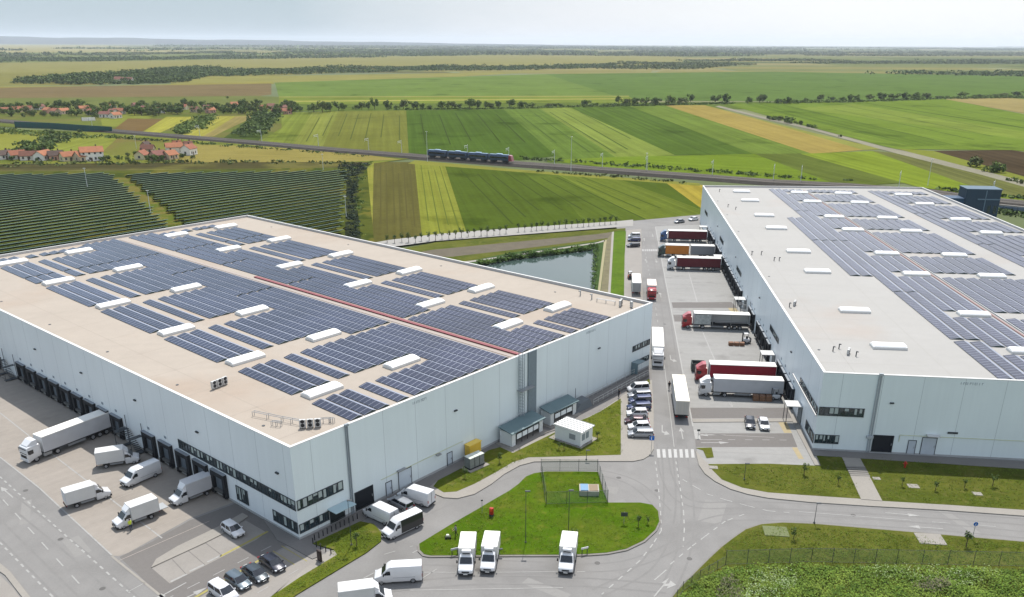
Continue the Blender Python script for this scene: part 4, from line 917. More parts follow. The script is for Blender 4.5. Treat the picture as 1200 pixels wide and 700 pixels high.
def car(kind, m, label, group=None, L_=None, roofm=None):
    L_ = L_ or {'hatch': 4.05, 'sedan': 4.6, 'wagon': 4.65, 'suv': 4.5, 'small_van': 4.4}[kind]
    hw = {'suv': .93, 'small_van': .92}.get(kind, .88); h = {'suv': 1.68, 'hatch': 1.5, 'small_van': 1.85}.get(kind, 1.45)
    e = empty('car', label=label, cat='car', group=group); f = L_ / 2
    hood = .78 if kind not in ('suv', 'small_van') else .92; belt = hood + .12
    ws0 = f - (.95 if kind != 'small_van' else .75); ws1 = ws0 - .75                     # windscreen foot and head
    if kind == 'sedan': rr0, rr1 = -f + .55 + .75, -f + .55; tail = belt - .02
    elif kind == 'hatch': rr0, rr1 = -f + .45, -f + .12; tail = belt
    else: rr0, rr1 = -f + .25, -f + .08; tail = belt
    st = [(f, .60, hw * .74, .30), (f - .06, .68, hw * .84, .22), (f - .28, hood - .04, hw * .95, .2), (f - .6, hood, hw, .2), (ws0, belt, hw, .2), (0, belt + .02, hw, .2), (rr0, belt + .03, hw, .2), (-f + .3, tail, hw * .97, .2), (-f + .06, tail - .12, hw * .88, .26), (-f, .62, hw * .8, .32)]
    if kind != 'sedan': st = [q for q in st]
    MB().loft([ring(x, w_, zb, zt, .1) for x, zt, w_, zb in st]).build('body', m, e, smooth=35)
    # greenhouse: glass with a painted roof and pillars
    tw = hw - .2; z0, z1 = belt - .05, h
    lo = [(ws0 + .03, -hw + .05), (ws0 + .10, 0), (ws0 + .03, hw - .05), (rr1, hw - .06), (rr1 - .03, 0), (rr1, -hw + .06)]
    hi = [(ws1, -tw), (ws1 + .07, 0), (ws1, tw), (rr0 + (.0 if kind == 'sedan' else -.02), tw - .02), (rr0 - .05, 0), (rr0, -tw + .02)]
    gl = MB().add([(x, y, z0) for x, y in lo] + [(x, y, z1 - .03) for x, y in hi], [(i, (i + 1) % 6, 6 + (i + 1) % 6, 6 + i) for i in range(6)] + [(6, 7, 8, 9, 10, 11)])
    # ring order is clockwise from above: flip for outward normals
    gl.f = [tuple(reversed(q)) for q in gl.f[:-1]] + [tuple(reversed(gl.f[-1]))]
    gl.build('windows', M_glass, e)
    rf = MB(); t2 = tw + .03
    rx = [(ws1 + .1, 0), (ws1 + .02, t2), ((ws1 + rr0) / 2, t2 + .02), (rr0 - .06, t2 - .02), (rr0 - .12, 0), (rr0 - .06, -t2 + .02), ((ws1 + rr0) / 2, -t2 - .02), (ws1 + .02, -t2)]
    ins = [(x * .97 + (ws1 + rr0) / 2 * .03, y * .82) for x, y in rx]; n_ = len(rx)
    rf.add([(x, y, z1 - .06) for x, y in rx] + [(x, y, z1) for x, y in ins], [tuple(range(n_, 2 * n_))] + [(i, (i + 1) % n_, n_ + (i + 1) % n_, n_ + i) for i in range(n_)])
    o = rf.build('roof', roofm or m, e, smooth=30)
    pl = MB()
    for s in (-1, 1):
        for (x0, y0), (x1, y1), r_ in (((ws0 + .03, hw - .05), (ws1, tw), .045), (((ws0 + rr1) / 2, hw - .055), ((ws1 + rr0) / 2 - .05, tw), .04), ((rr1 + .02, hw - .06), (rr0, tw - .02), .07 if kind != 'sedan' else .06)):
            pl.tube((x0, y0 * s, z0), (x1, y1 * s, z1 - .04), r_, 5)
    pl.build('pillars', m, e)
    for s in (-1, 1):
        MB().bevbox(f - .34, s * hw * .82 - .13, .56, f - .03, s * hw * .82 + .10, .70, .03).build('headlight', M_light, e)
        MB().box(-f - .012 + .03, s * hw * .78 - .14, .62, -f + .14, s * hw * .78 + .14, .80).build('tail_light', M_red, e)
        MB().bevbox(ws0 - .22, s * (hw + .10) - .09, belt + .0, ws0 - .08, s * (hw + .10) + .09, belt + .15, .03).build('mirror', m, e)
    MB().box(f - .1, -hw * .62, .26, f + .015, hw * .62, .5).build('grille', M_black, e)
    MB().box(f - .02, -.26, .36, f + .03, .26, .47).build('number_plate', mat('plate', (225, 225, 222), .5, sun=False), e)
    MB().box(-f - .02, -.26, .66, -f + .02, .26, .77).build('number_plate', mat('plate', (225, 225, 222), .5, sun=False), e)
    for s in (-1, 1):
        for x in (f - .82, -f + .78): wheel(e, x, s * (hw - .09), .32, .2)
    MB().box(-f + .35, -hw + .1, .16, f - .35, hw - .1, .3).build('underbody', M_chassis, e)
    return e

def van_front(e, m, x1, hw, hh, windm=M_glass):
    """nose, bonnet and cab of a delivery van up to x1 (its front bumper is at x=0, going to negative x)"""
    st = [(0, .35, .98, hw * .80), (-.10, .28, 1.06, hw * .90), (-.45, .25, 1.20, hw * .98), (-.85, .25, 1.36, hw)]
    MB().loft([ring(x, w_, zb, zt, .12) for x, zb, zt, w_ in st] + [ring(-1.0, hw, .25, 1.46, .12, .04)]).build('bonnet', m, e, smooth=40)
    MB().loft([ring(-1.0, hw, .25, 1.46, .10, .02), ring(-1.5, hw, .25, 2.05, .12, .10), ring(-1.85, hw, .25, min(hh, 2.4), .14, .14), ring(x1, hw, .25, hh, .14, .12)]).build('cab', m, e, smooth=40)
    # windscreen lies just proud of the sloping faces
    t = MB(); t.add([(-.965, -hw * .80, 1.48), (-.965, hw * .80, 1.48), (-1.47, hw * .73, 2.09), (-1.47, -hw * .73, 2.09), (-1.72, -hw * .68, 2.33 if hh > 2.35 else 2.2), (-1.72, hw * .68, 2.33 if hh > 2.35 else 2.2)], [(0, 1, 2, 3)])
    t.add([(-.94, -hw * .84, 1.475), (-.94, hw * .84, 1.475), (-1.52, hw * .76, 2.135), (-1.52, -hw * .76, 2.135)], [(0, 1, 2, 3)])
    t.build('windscreen', windm, e)
    for s in (-1, 1):
        q = [(-1.18, 1.42), (-1.62, 1.95), (-2.1, 1.98), (-2.12, 1.38)]
        b = MB(); b.add([(x, s * (hw + .006 - max(0, (z - 1.5)) * .06), z) for x, z in q], [(0, 1, 2, 3)] if s < 0 else [(3, 2, 1, 0)]); b.build('side_window', M_glass, e)
        MB().bevbox(-.42, s * hw * .80 - .16, .86, -.04, s * hw * .80 + .13, 1.06, .04).build('headlight', M_light, e)
        mi = MB().bevbox(-1.30, s * (hw + .20) - .10, 1.40, -1.16, s * (hw + .20) + .10, 1.80, .03).build('mirror', M_black, e)
        wheel(e, -.92, s * (hw - .12), .36, .22)
    MB().bevbox(-.3, -hw * .93, .28, .05, hw * .93, .60, .05).build('bumper', M_black, e)
    MB().box(-.1, -hw * .5, .68, .012, hw * .5, .9).build('grille', M_black, e)
    MB().box(.03, -.27, .42, .065, .27, .53).build('number_plate', mat('plate', (225, 225, 222), .5, sun=False), e)

def panel_van(m, label, L_=5.95, hh=2.55, side=None, group='white delivery vans', roof_rail=False):
    e = empty('delivery_van', label=label, cat='van', group=group); sub = e; f = L_ / 2; hw = 1.0
    k = empty('front_end', (f, 0, 0)); k.parent = e
    # parts must hang directly below the van: build them on k then move up
    van_front(k, m, -2.2, hw, hh)
    for ch in list(k.children):
        ch.parent = e; ch.location = (f, 0, 0)
    bpy.data.objects.remove(k)
    MB().loft([ring(f - 2.2, hw, .30, hh, .14, .12), ring(-f + .05, hw, .30, hh, .14, .12), ring(-f, hw * .97, .34, hh - .05, .14, .12)]).build('cargo_body', m, e, smooth=40)
    if side:
        for s in (-1, 1):
            b = MB(); lv = [(.46, 1.014), (1.54, 1.014), (2.1, .955), (2.42, .905)]
            for (za, ya), (zc, yc) in zip(lv, lv[1:]):
                q4 = [(f - 2.22, s * ya, za), (-f + .05, s * ya, za), (-f + .05, s * yc, zc), (f - 2.22, s * yc, zc)]; b.add(q4, [(0, 1, 2, 3)] if s > 0 else [(3, 2, 1, 0)])
            b.build('side_panel', side, e)
        b = MB(); b.add([(-f - .01, -.97, .5), (-f - .01, .97, .5), (-f - .008, .88, hh - .15), (-f - .008, -.88, hh - .15)], [(0, 1, 2, 3)]); b.build('rear_panel', side, e)
    b = MB()
    for s in (-1, 1): b.box(-f - .015, s * .03 - .012, .5, -f + .01, s * .03 + .012, hh - .2)
    b.build('rear_door_gap', M_black, e)
    b = MB()
    for s in (-1, 1): b.box(-f + .9, s * 1.004 - .006, .92, f - 2.4, s * 1.004 + .006, 1.0)
    b.build('rub_strip', mat('trim_grey', (150, 152, 155), .6, sun=False), e)
    for s in (-1, 1):
        MB().box(-f - .02, s * .93 - .06, .9, -f + .03, s * .93 + .06, 1.35).build('tail_light', M_red, e)
        wheel(e, -f + 1.2, s * (hw - .12), .36, .24)
    MB().box(-f - .12, -.9, .34, -f + .05, .9, .5).build('rear_bumper', M_black, e)
    MB().box(-f + .3, -hw + .12, .2, f - .5, hw - .12, .36).build('underbody', M_chassis, e)
    return e

def box_van(m, boxm, label, L_=6.6, bh=3.05, group='white box vans', fridge=False, taillift=False, deflector=True):
    e = empty('box_van', label=label, cat='van', group=group); f = L_ / 2; hw = 1.0
    k = empty('front_end', (f, 0, 0)); k.parent = e
    van_front(k, m, -2.15, hw, 2.38)
    for ch in list(k.children): ch.parent = e; ch.location = (f, 0, 0)
    bpy.data.objects.remove(k)
    bw = 1.08
    bx = MB().bevbox(-f, -bw, .92, f - 2.2, bw, bh, .05).build('cargo_box', boxm, e)
    b = MB()
    for x in (-f, f - 2.24):
        for s in (-1, 1): b.box(x, s * (bw + .004) - .02, .92, x + .05, s * (bw + .004) + .02, bh - .04)
    for s in (-1, 1): b.box(-f, s * (bw + .004) - .02, bh - .10, f - 2.2, s * (bw + .004) + .02, bh - .04)
    b.build('corner_trim', mat('alu_trim', (176, 178, 180), .45, sun=False), bx)
    MB().box(-f - .012, -bw + .06, 1.0, -f + .01, -.01, bh - .1).box(-f - .012, .01, 1.0, -f + .01, bw - .06, bh - .1).build('rear_door', mat('alu_door', (188, 190, 192), .45, sun=False), bx)
    if fridge:
        u = MB().bevbox(f - 2.2, -.62, 2.42, f - 1.72, .62, 2.98, .07).build('fridge_unit', M_white, e)
        MB().box(f - 1.73, -.5, 2.5, f - 1.705, .5, 2.68).build('fan_grille', M_black, u)
    elif deflector:
        MB().loft([[(f - 1.6, -.7, 2.36), (f - 1.6, .7, 2.36), (f - 1.6, .7, 2.42), (f - 1.6, -.7, 2.42)], [(f - 2.18, -.85, 2.34), (f - 2.18, .85, 2.34), (f - 2.18, .85, bh - .08), (f - 2.18, -.85, bh - .08)]]).build('wind_deflector', m, e)
    MB().box(-f + .1, -.42, .55, f - 1.6, .42, .9).build('chassis', M_chassis, e)
    for s in (-1, 1):
        wheel(e, -f + 1.35, s * .86, .36, .34)
        MB().box(-f + .9, s * .98 - .04, .72, -f + 1.8, s * .98 + .04, .9).build('mudguard', M_black, e)
        MB().box(-f - .03, s * .8 - .12, .62, -f + .02, s * .8 + .12, .76).build('tail_light', M_red, e)
        MB().box(-f + 2.0, s * .95 - .03, .45, f - 2.5, s * .95 + .03, .75).build('side_guard', mat('side_guard', (120, 122, 124), .5, sun=False), e)
    if taillift:
        MB().box(-f - 1.3, -.95, .86, -f - .02, .95, .93).build('tail_lift', M_steel, e)
    else:
        MB().box(-f - .1, -.95, .5, -f + .02, .95, .62).build('rear_bumper', M_black, e)
    return e

def tractor(e, m, x0, hh=3.75, chm=M_chassis):
    """cab and three-wheel-line tractor with its bumper at x0, built straight onto e"""
    hw = 1.24
    def rr(x, zb, zt, w_): return ring(x, w_, zb, zt, .16)
    MB().loft([rr(x0, .45, 2.6, hw * .93), rr(x0 - .08, .40, 2.85, hw * .98), rr(x0 - .35, .40, 3.02, hw), rr(x0 - 2.15, .9, 3.08, hw)]).build('cab', m, e, smooth=40)
    MB().loft([[(x0 - .35, -.95, 2.98), (x0 - .35, .95, 2.98), (x0 - .35, .85, 3.12), (x0 - .35, -.85, 3.12)], [(x0 - 1.3, -1.12, 3.0), (x0 - 1.3, 1.12, 3.0), (x0 - 1.3, 1.0, hh), (x0 - 1.3, -1.0, hh)], [(x0 - 2.0, -1.14, 3.0), (x0 - 2.0, 1.14, 3.0), (x0 - 2.0, 1.05, hh + .05), (x0 - 2.0, -1.05, hh + .05)]]).build('roof_deflector', m, e, smooth=30)
    t = MB(); t.add([(x0 + .012, -1.04, 1.68), (x0 + .012, 1.04, 1.68), (x0 - .05, 1.02, 2.56), (x0 - .05, -1.02, 2.56)], [(0, 1, 2, 3)]); t.build('windscreen', M_glass, e)
    MB().box(x0 - .22, -1.1, 2.62, x0 + .14, 1.1, 2.68).build('sun_visor', M_black, e)
    MB().box(x0 - .1, -.85, .95, x0 + .022, .85, 1.45).build('grille', M_black, e)
    MB().bevbox(x0 - .3, -1.2, .35, x0 + .06, 1.2, .85, .05).build('bumper', m, e)
    for s in (-1, 1):
        b = MB(); b.add([(x0 - .38, s * 1.248, 1.62), (x0 - .3, s * 1.248, 2.42), (x0 - 1.08, s * 1.248, 2.42), (x0 - 1.08, s * 1.248, 1.72)], [(0, 1, 2, 3)] if s > 0 else [(3, 2, 1, 0)]); b.build('side_window', M_glass, e)
        MB().bevbox(x0 - .25, s * 1.44 - .1, 1.85, x0 - .1, s * 1.44 + .1, 2.5, .03).build('mirror', M_black, e)
        MB().box(x0 - .02, s * .98 - .17, .55, x0 + .075, s * .98 + .17, .78).build('headlight', M_light, e)
        wheel(e, x0 - 1.35, s * 1.06, .5, .3); wheel(e, x0 - 5.0, s * .98, .5, .56)
        MB().bevbox(x0 - 4.1, s * .9 - .3, .45, x0 - 2.7, s * .9 + .3, 1.0, .06).build('fuel_tank', M_steel, e)
        MB().box(x0 - 2.3, s * 1.2 - .04, 1.0, x0 - 2.1, s * 1.2 + .04, 2.9).build('side_fin', m, e)
        MB().box(x0 - 5.55, s * .98 - .3, 1.04, x0 - 4.45, s * .98 + .3, 1.1).build('mudguard', M_black, e)
    MB().box(x0 - 6.0, -.45, .65, x0 - 1.8, .45, .98).build('chassis', chm, e)

def trailer_body(e, xf, L_, sidem, roofm, zt=4.0, open_side=False, endm=None, axles=3, legs=True, load=None):
    """semi-trailer from its headboard at xf backwards"""
    xb = xf - L_; hw = 1.27; z0 = 1.18
    endm = endm or mat('alu_door', (188, 190, 192), .45, sun=False)
    MB().box(xb, -hw, 1.0, xf, hw, z0).build('floor_frame', M_chassis, e)
    if open_side:
        MB().box(xf - .08, -hw, z0, xf, hw, zt - .12).build('headboard', endm, e)
        MB().box(xb, -hw, z0, xf - .08, -hw + .04, zt - .12).build('far_curtain', sidem, e)
        b = MB()
        for k in range(4):
            x = xf - .1 - k * (L_ - .2) / 3; b.box(x - .08, hw - .1, z0, x, hw, zt - .12)
        for z in (1.75, 2.35): b.box(xb + .1, hw - .06, z, xf - 5.2, hw - .02, z + .12)
        b.build('side_post', M_steel, e)
        MB().box(xf - 4.2, -hw + .06, z0 + .02, xf - .1, hw - .03, zt - .3).build('folded_curtain', mat('folded_curtain', (150, 154, 152), .7, sun=False, stripes=((90, 2.5, .25, .2),)), e)
    else:
        b = MB(); b.box(xb + .06, -hw, z0, xf - .06, hw, zt - .14); b.build('side_curtain', sidem, e)
        MB().box(xf - .06, -hw, z0, xf + .0, hw, zt - .12).build('headboard', endm, e)
    rd = MB().box(xb, -hw, z0, xb + .06, -.012, zt - .14).box(xb, .012, z0, xb + .06, hw, zt - .14).build('rear_door', endm, e)
    b = MB()
    for y in (-.75, -.35, .35, .75): b.tube((xb - .03, y, z0 + .05), (xb - .03, y, zt - .2), .02, 5)
    b.build('locking_bar', M_steel, rd)
    MB().bevbox(xb - .01, -hw - .015, zt - .14, xf + .02, hw + .015, zt, .04).build('roof', roofm, e)
    b = MB()
    for y in (-.55, .55): b.box(xb + .2, y - .07, .75, xf - 1.2, y + .07, 1.0)
    b.build('chassis', M_chassis, e)
    for k in range(axles):
        for s in (-1, 1): wheel(e, xb + 2.2 + k * 1.31, s * 1.02, .5, .4)
    for s in (-1, 1):
        MB().box(xb + 6.2, s * 1.2 - .02, .55, xf - 4.2, s * 1.2 + .02, .95).build('side_guard', mat('side_guard', (120, 122, 124), .5, sun=False), e)
        MB().box(xb - .06, s * .95 - .2, .72, xb, s * .95 + .2, .86).build('tail_light', M_red, e)
        if legs: MB().box(xf - 3.2, s * .75 - .07, .06, xf - 3.05, s * .75 + .07, 1.0).build('landing_leg', M_steel, e)
    MB().box(xb + .02, -1.15, .5, xb + .12, 1.15, .62).build('rear_bumper', M_black, e)

def lorry(cabm, sidem, roofm, label, L_=16.4, zt=4.0, group='articulated lorries', **k):
    e = empty('articulated_lorry', label=label, cat='lorry', group=group); f = L_ / 2
    tractor(e, cabm, f, min(3.8, zt - .15)); trailer_body(e, f - 2.75, 13.6, sidem, roofm, zt, legs=False, **k)
    return e

P_red = paint('lorry_red', (168, 22, 36)); P_blue = paint('lorry_blue', (28, 84, 140)); P_green = paint('lorry_green', (34, 62, 58))
P_lw = paint('lorry_white', (226, 227, 228), var=((.5, .05),)); P_grey = paint('curtain_grey', (146, 148, 152), .5, coat=0)
C_maroon = mat('curtain_maroon', (92, 30, 38), .6, sun=False, k=.9, var=((.7, .1),)); C_crim = mat('curtain_crimson', (132, 16, 38), .55, sun=False, k=.9, var=((.7, .08),))
C_white = mat('curtain_white', (214, 214, 212), .55, sun=False, k=.72, var=((.5, .06),)); C_or = mat('curtain_orange', (186, 116, 44), .6, sun=False, k=.9, var=((.7, .1),))
R_white = mat('trailer_roof', (228, 226, 220), .6, sun=False, k=.8, var=((.4, .05),)); C_lg = mat('curtain_lightgrey', (176, 177, 180), .6, sun=False, k=.9, var=((.6, .06),))
# west yard
place(lorry(P_lw, C_lg, R_white, 'white lorry with grey-sided trailer backed into the dock, left yard'), (30, 543), (140, 500), L_=16.4, anchor='front')
place(box_van(M_white, C_white, 'white box van beside the grey-sided lorry, nose to the docks', L_=6.5), (165, 540), (114, 548))
place(panel_van(M_white, 'white high-roof van facing left, middle of the left yard', 6.2), (142, 573), (189, 553))
place(box_van(M_white, C_white, 'white box van standing across the worn bay lines, farthest from docks', L_=6.4, bh=3.0), (130, 580), (77, 596))
place(box_van(M_white, C_white, 'white box van with open door and lowered tail lift', L_=6.3, taillift=True), (136, 620), (184, 602))
place(box_van(M_white, C_lg, 'white box van backed against the last dock shelter', L_=6.6, bh=3.2), (200, 594), (250, 574))
# east yard lorries
def dockz(front, u, L_, dx=1.0):
    """back a lorry onto the east dock wall at distance u along it"""
    p = w2.matrix_world @ Vector((-dx, u, 0)); q = w2.matrix_world @ Vector((-dx - L_, u, 0)); return p, q
def back_in(e, u, L_=16.4, dx=.95):
    L_ *= VS; e.scale = (VS, VS, VS)
    p, q = dockz(None, u, L_, dx); m = (p + q) / 2; e.location = (m.x, m.y, .03); e.rotation_euler = (0, 0, ang2 + math.pi); return e
def u_of(x, y, z=0): p = inv2 @ G(x, y, z); return p.y, -p.x
back_in(lorry(P_blue, C_maroon, R_white, 'maroon-curtained lorry with blue cab, farthest along the right docks'), 152.5)
back_in(lorry(P_lw, C_maroon, R_white, 'maroon-curtained lorry with white cab at the far docks', endm=mat('alu_door', (188, 190, 192))), 115.2)
back_in(lorry(P_red, C_white, R_white, 'white curtainsider with red cab and its side curtain drawn open', open_side=True, zt=4.0), 61.5)
back_in(lorry(P_red, C_crim, R_white, 'red lorry with crimson curtain trailer behind the white lorry'), 28.9)
back_in(lorry(P_lw, C_lg, R_white, 'all-white lorry at the near docks of the right yard'), 21.5)
# drawbar road train: green cab, orange body, grey trailer
def road_train(label):
    e = empty('road_train', label=label, cat='lorry'); f = 9.2
    tractor(e, P_green, f, 3.75)
    MB().box(f - 10.2, -.5, .65, f - 5.9, .5, .98).build('chassis', M_chassis, e)
    MB().box(f - 10.0, -1.26, 1.05, f - 2.35, 1.26, 3.86).build('orange_body', C_or, e)
    MB().bevbox(f - 10.03, -1.28, 3.86, f - 2.3, 1.28, 4.0, .04).build('roof', R_white, e)
    MB().box(f - 18.3, -1.26, 1.05, f - 10.7, 1.26, 3.86).build('grey_body', P_grey, e)
    MB().bevbox(f - 18.33, -1.28, 3.86, f - 10.65, 1.28, 4.0, .04).build('roof', R_white, e)
    MB().box(f - 18.1, -.5, .7, f - 10.8, .5, 1.0).box(f - 10.8, -.06, .75, f - 10.0, .06, .9).build('drawbar', M_chassis, e)
    for x in (f - 8.6, f - 14.0, f - 15.3):
        for s in (-1, 1): wheel(e, x, s * 1.0, .5, .45)
    return e
back_in(road_train('long orange and grey road train with dark green cab'), 131.0, 18.4)
# lorry on the road, lone trailer, small lorries
e = lorry(P_lw, C_white, R_white, 'white lorry driving toward the camera beside the warehouse corner'); place(e, (770.5, 431), (769, 395), L_=16.4, anchor='front')
e = empty('semi_trailer', label='white semi-trailer standing uncoupled on the road', cat='trailer'); trailer_body(e, 6.8, 13.6, C_white, mat('trailer_roof_cream', (222, 216, 200), .6, sun=False, k=.92, var=((.4, .04),)), endm=mat('door_beige', (168, 164, 156), .55, sun=False)); place(e, (792.5, 455), (798.5, 493), L_=13.6, anchor='rear')
def rigid(cabm, sidem, roofm, label, L_=9.5):
    e = empty('box_lorry', label=label, cat='lorry'); f = L_ / 2
    tractor(e, cabm, f, 3.2)
    MB().box(-f, -1.24, 1.05, f - 2.4, 1.24, 3.56).build('cargo_box', sidem, e)
    MB().bevbox(-f - .02, -1.26, 3.56, f - 2.36, 1.26, 3.7, .04).build('roof', roofm, e)
    MB().box(-f - .03, -1.1, 1.12, -f - .005, 1.1, 3.45).build('rear_door', mat('door_grey', (140, 140, 140), .55, sun=False), e)
    MB().box(-f + .1, -.45, .65, f - 6, .45, 1.0).build('chassis', M_chassis, e)
    for s in (-1, 1): MB().box(-f - .06, s * .95 - .2, .72, -f, s * .95 + .2, .86).build('tail_light', M_red, e)
    return e
place(rigid(P_lw, C_white, R_white, 'white box lorry seen from behind beside the green verge', 12.5), (743.5, 318), (745.5, 346.5), L_=12.5, anchor='rear')
place(rigid(P_red, C_white, mat('roof_pinkish', (222, 204, 192), .6, sun=False, k=.9), 'small lorry with red cab driving toward the camera', 9.0), (763.5, 352.5), (762, 336), L_=9.0, anchor='front')

# cars
CW = paint('car_white', (224, 225, 228)); CS = paint('car_silver', (168, 172, 178), metal=.4); CG = paint('car_slate', (98, 112, 122), metal=.4)
CD = paint('car_dark_grey', (66, 76, 84), metal=.4); CN = paint('car_navy', (30, 34, 52), metal=.3); CB = paint('car_blue', (44, 58, 100), metal=.3); CR_ = paint('car_maroon', (74, 40, 50), metal=.3); CK = paint('car_black', (34, 38, 48))
for kind, m, fr_, re_, lb in (
    ('hatch', CW, (287, 634), (260, 616), 'small white hatchback alone in the corner bays'),
    ('hatch', CG, (291.5, 693), (268, 678), 'slate grey hatchback, third car from the yellow hatching'),
    ('sedan', CD, (312, 685), (287, 667), 'dark grey saloon, between the slate hatchback and the navy car'),
    ('sedan', CN, (332, 673), (307, 655), 'navy car nearest the building corner'),
    ('suv', CW, (276, 708), (249, 690), 'white car at the bottom edge of the car row'),
    ('wagon', CS, (456, 586), (484, 601), 'silver estate car between two white vans by the wall'),
    ('small_van', CW, (735, 460), (760, 458.5), 'white compact van at the far end of the roadside row'),
    ('wagon', CS, (736, 467), (762, 466), 'silver car behind the blue ones in the roadside row'),
    ('suv', CB, (736, 474), (763, 473), 'blue car, first of the two blue ones from the far end'),
    ('wagon', CB, (736, 481), (761, 480), 'blue estate car just behind the white hatchback'),
    ('hatch', CW, (736, 488), (757, 488), 'white hatchback between the blue estate and the maroon car'),
    ('sedan', CR_, (732, 496), (760, 497), 'maroon saloon in the roadside row'),
    ('hatch', CW, (737, 504), (760, 503.5), 'white hatchback just behind the silver front car'),
    ('wagon', CS, (738, 512), (763, 512.5), 'silver estate car nearest the blue parking sign'),
    ('sedan', CK, (880, 506), (877, 491), 'black car left of the white one by the right warehouse'),
    ('sedan', CW, (897, 507.5), (892, 492.5), 'white car right of the black one by the right warehouse'),
    ('small_van', CW, (736, 279), (750, 279), 'white van-like car at the top of the verge parking'),
    ('wagon', CB, (736, 283), (750, 283), 'dark blue car just below the white van-like car'),
    ('wagon', CK, (735.5, 290), (748.5, 289.5), 'black car alone on the verge parking'),
    ('sedan', CS, (790, 262), (802, 260.5), 'silver car parked at the far end of the right yard'),
    ('sedan', CW, (806, 259.5), (819, 257.5), 'white car nearest the far corner of the right warehouse')):
    place(car(kind, m, lb), fr_, re_, z=.14 if (734 < fr_[0] < 740 and fr_[1] > 400) else .07 if fr_[1] < 295 and fr_[0] < 760 else .03)
# vans by the front wall and on the loop road
M_blkside = paint('black_wrap', (20, 22, 28), .4)
place(panel_van(M_white, 'white van beside the roller gate, nose to the wall', 5.9), (427.5, 600), (466, 618))
place(panel_van(M_white, 'white van farthest right of those parked by the wall', 5.9), (467.5, 582), (508, 594))
place(panel_van(M_white, 'white van with glossy black cargo sides', 6.2, side=M_blkside), (452, 632), (491, 614))
place(panel_van(M_white, 'white van driving left along the loop road', 6.2), (441.5, 681), (493, 678))
place(box_van(M_white, C_white, 'white box van cut by the bottom edge of the photo', L_=6.6), (458, 704), (400, 712))
place(box_van(M_white, R_white, 'left refrigerated box van parked beside the grass island', fridge=True, L_=6.4, bh=3.1), (545.5, 677), (549.5, 647), L_=6.4, anchor='front')
place(box_van(M_white, R_white, 'middle refrigerated box van parked beside the grass island', fridge=True, L_=6.2, bh=3.0), (571, 674), (577, 646), L_=6.2, anchor='front')
place(box_van(M_white, R_white, 'refrigerated box van alone on the right beside the grass island', fridge=True, L_=6.2, bh=3.1), (662.5, 675), (667, 648), L_=6.2, anchor='front')

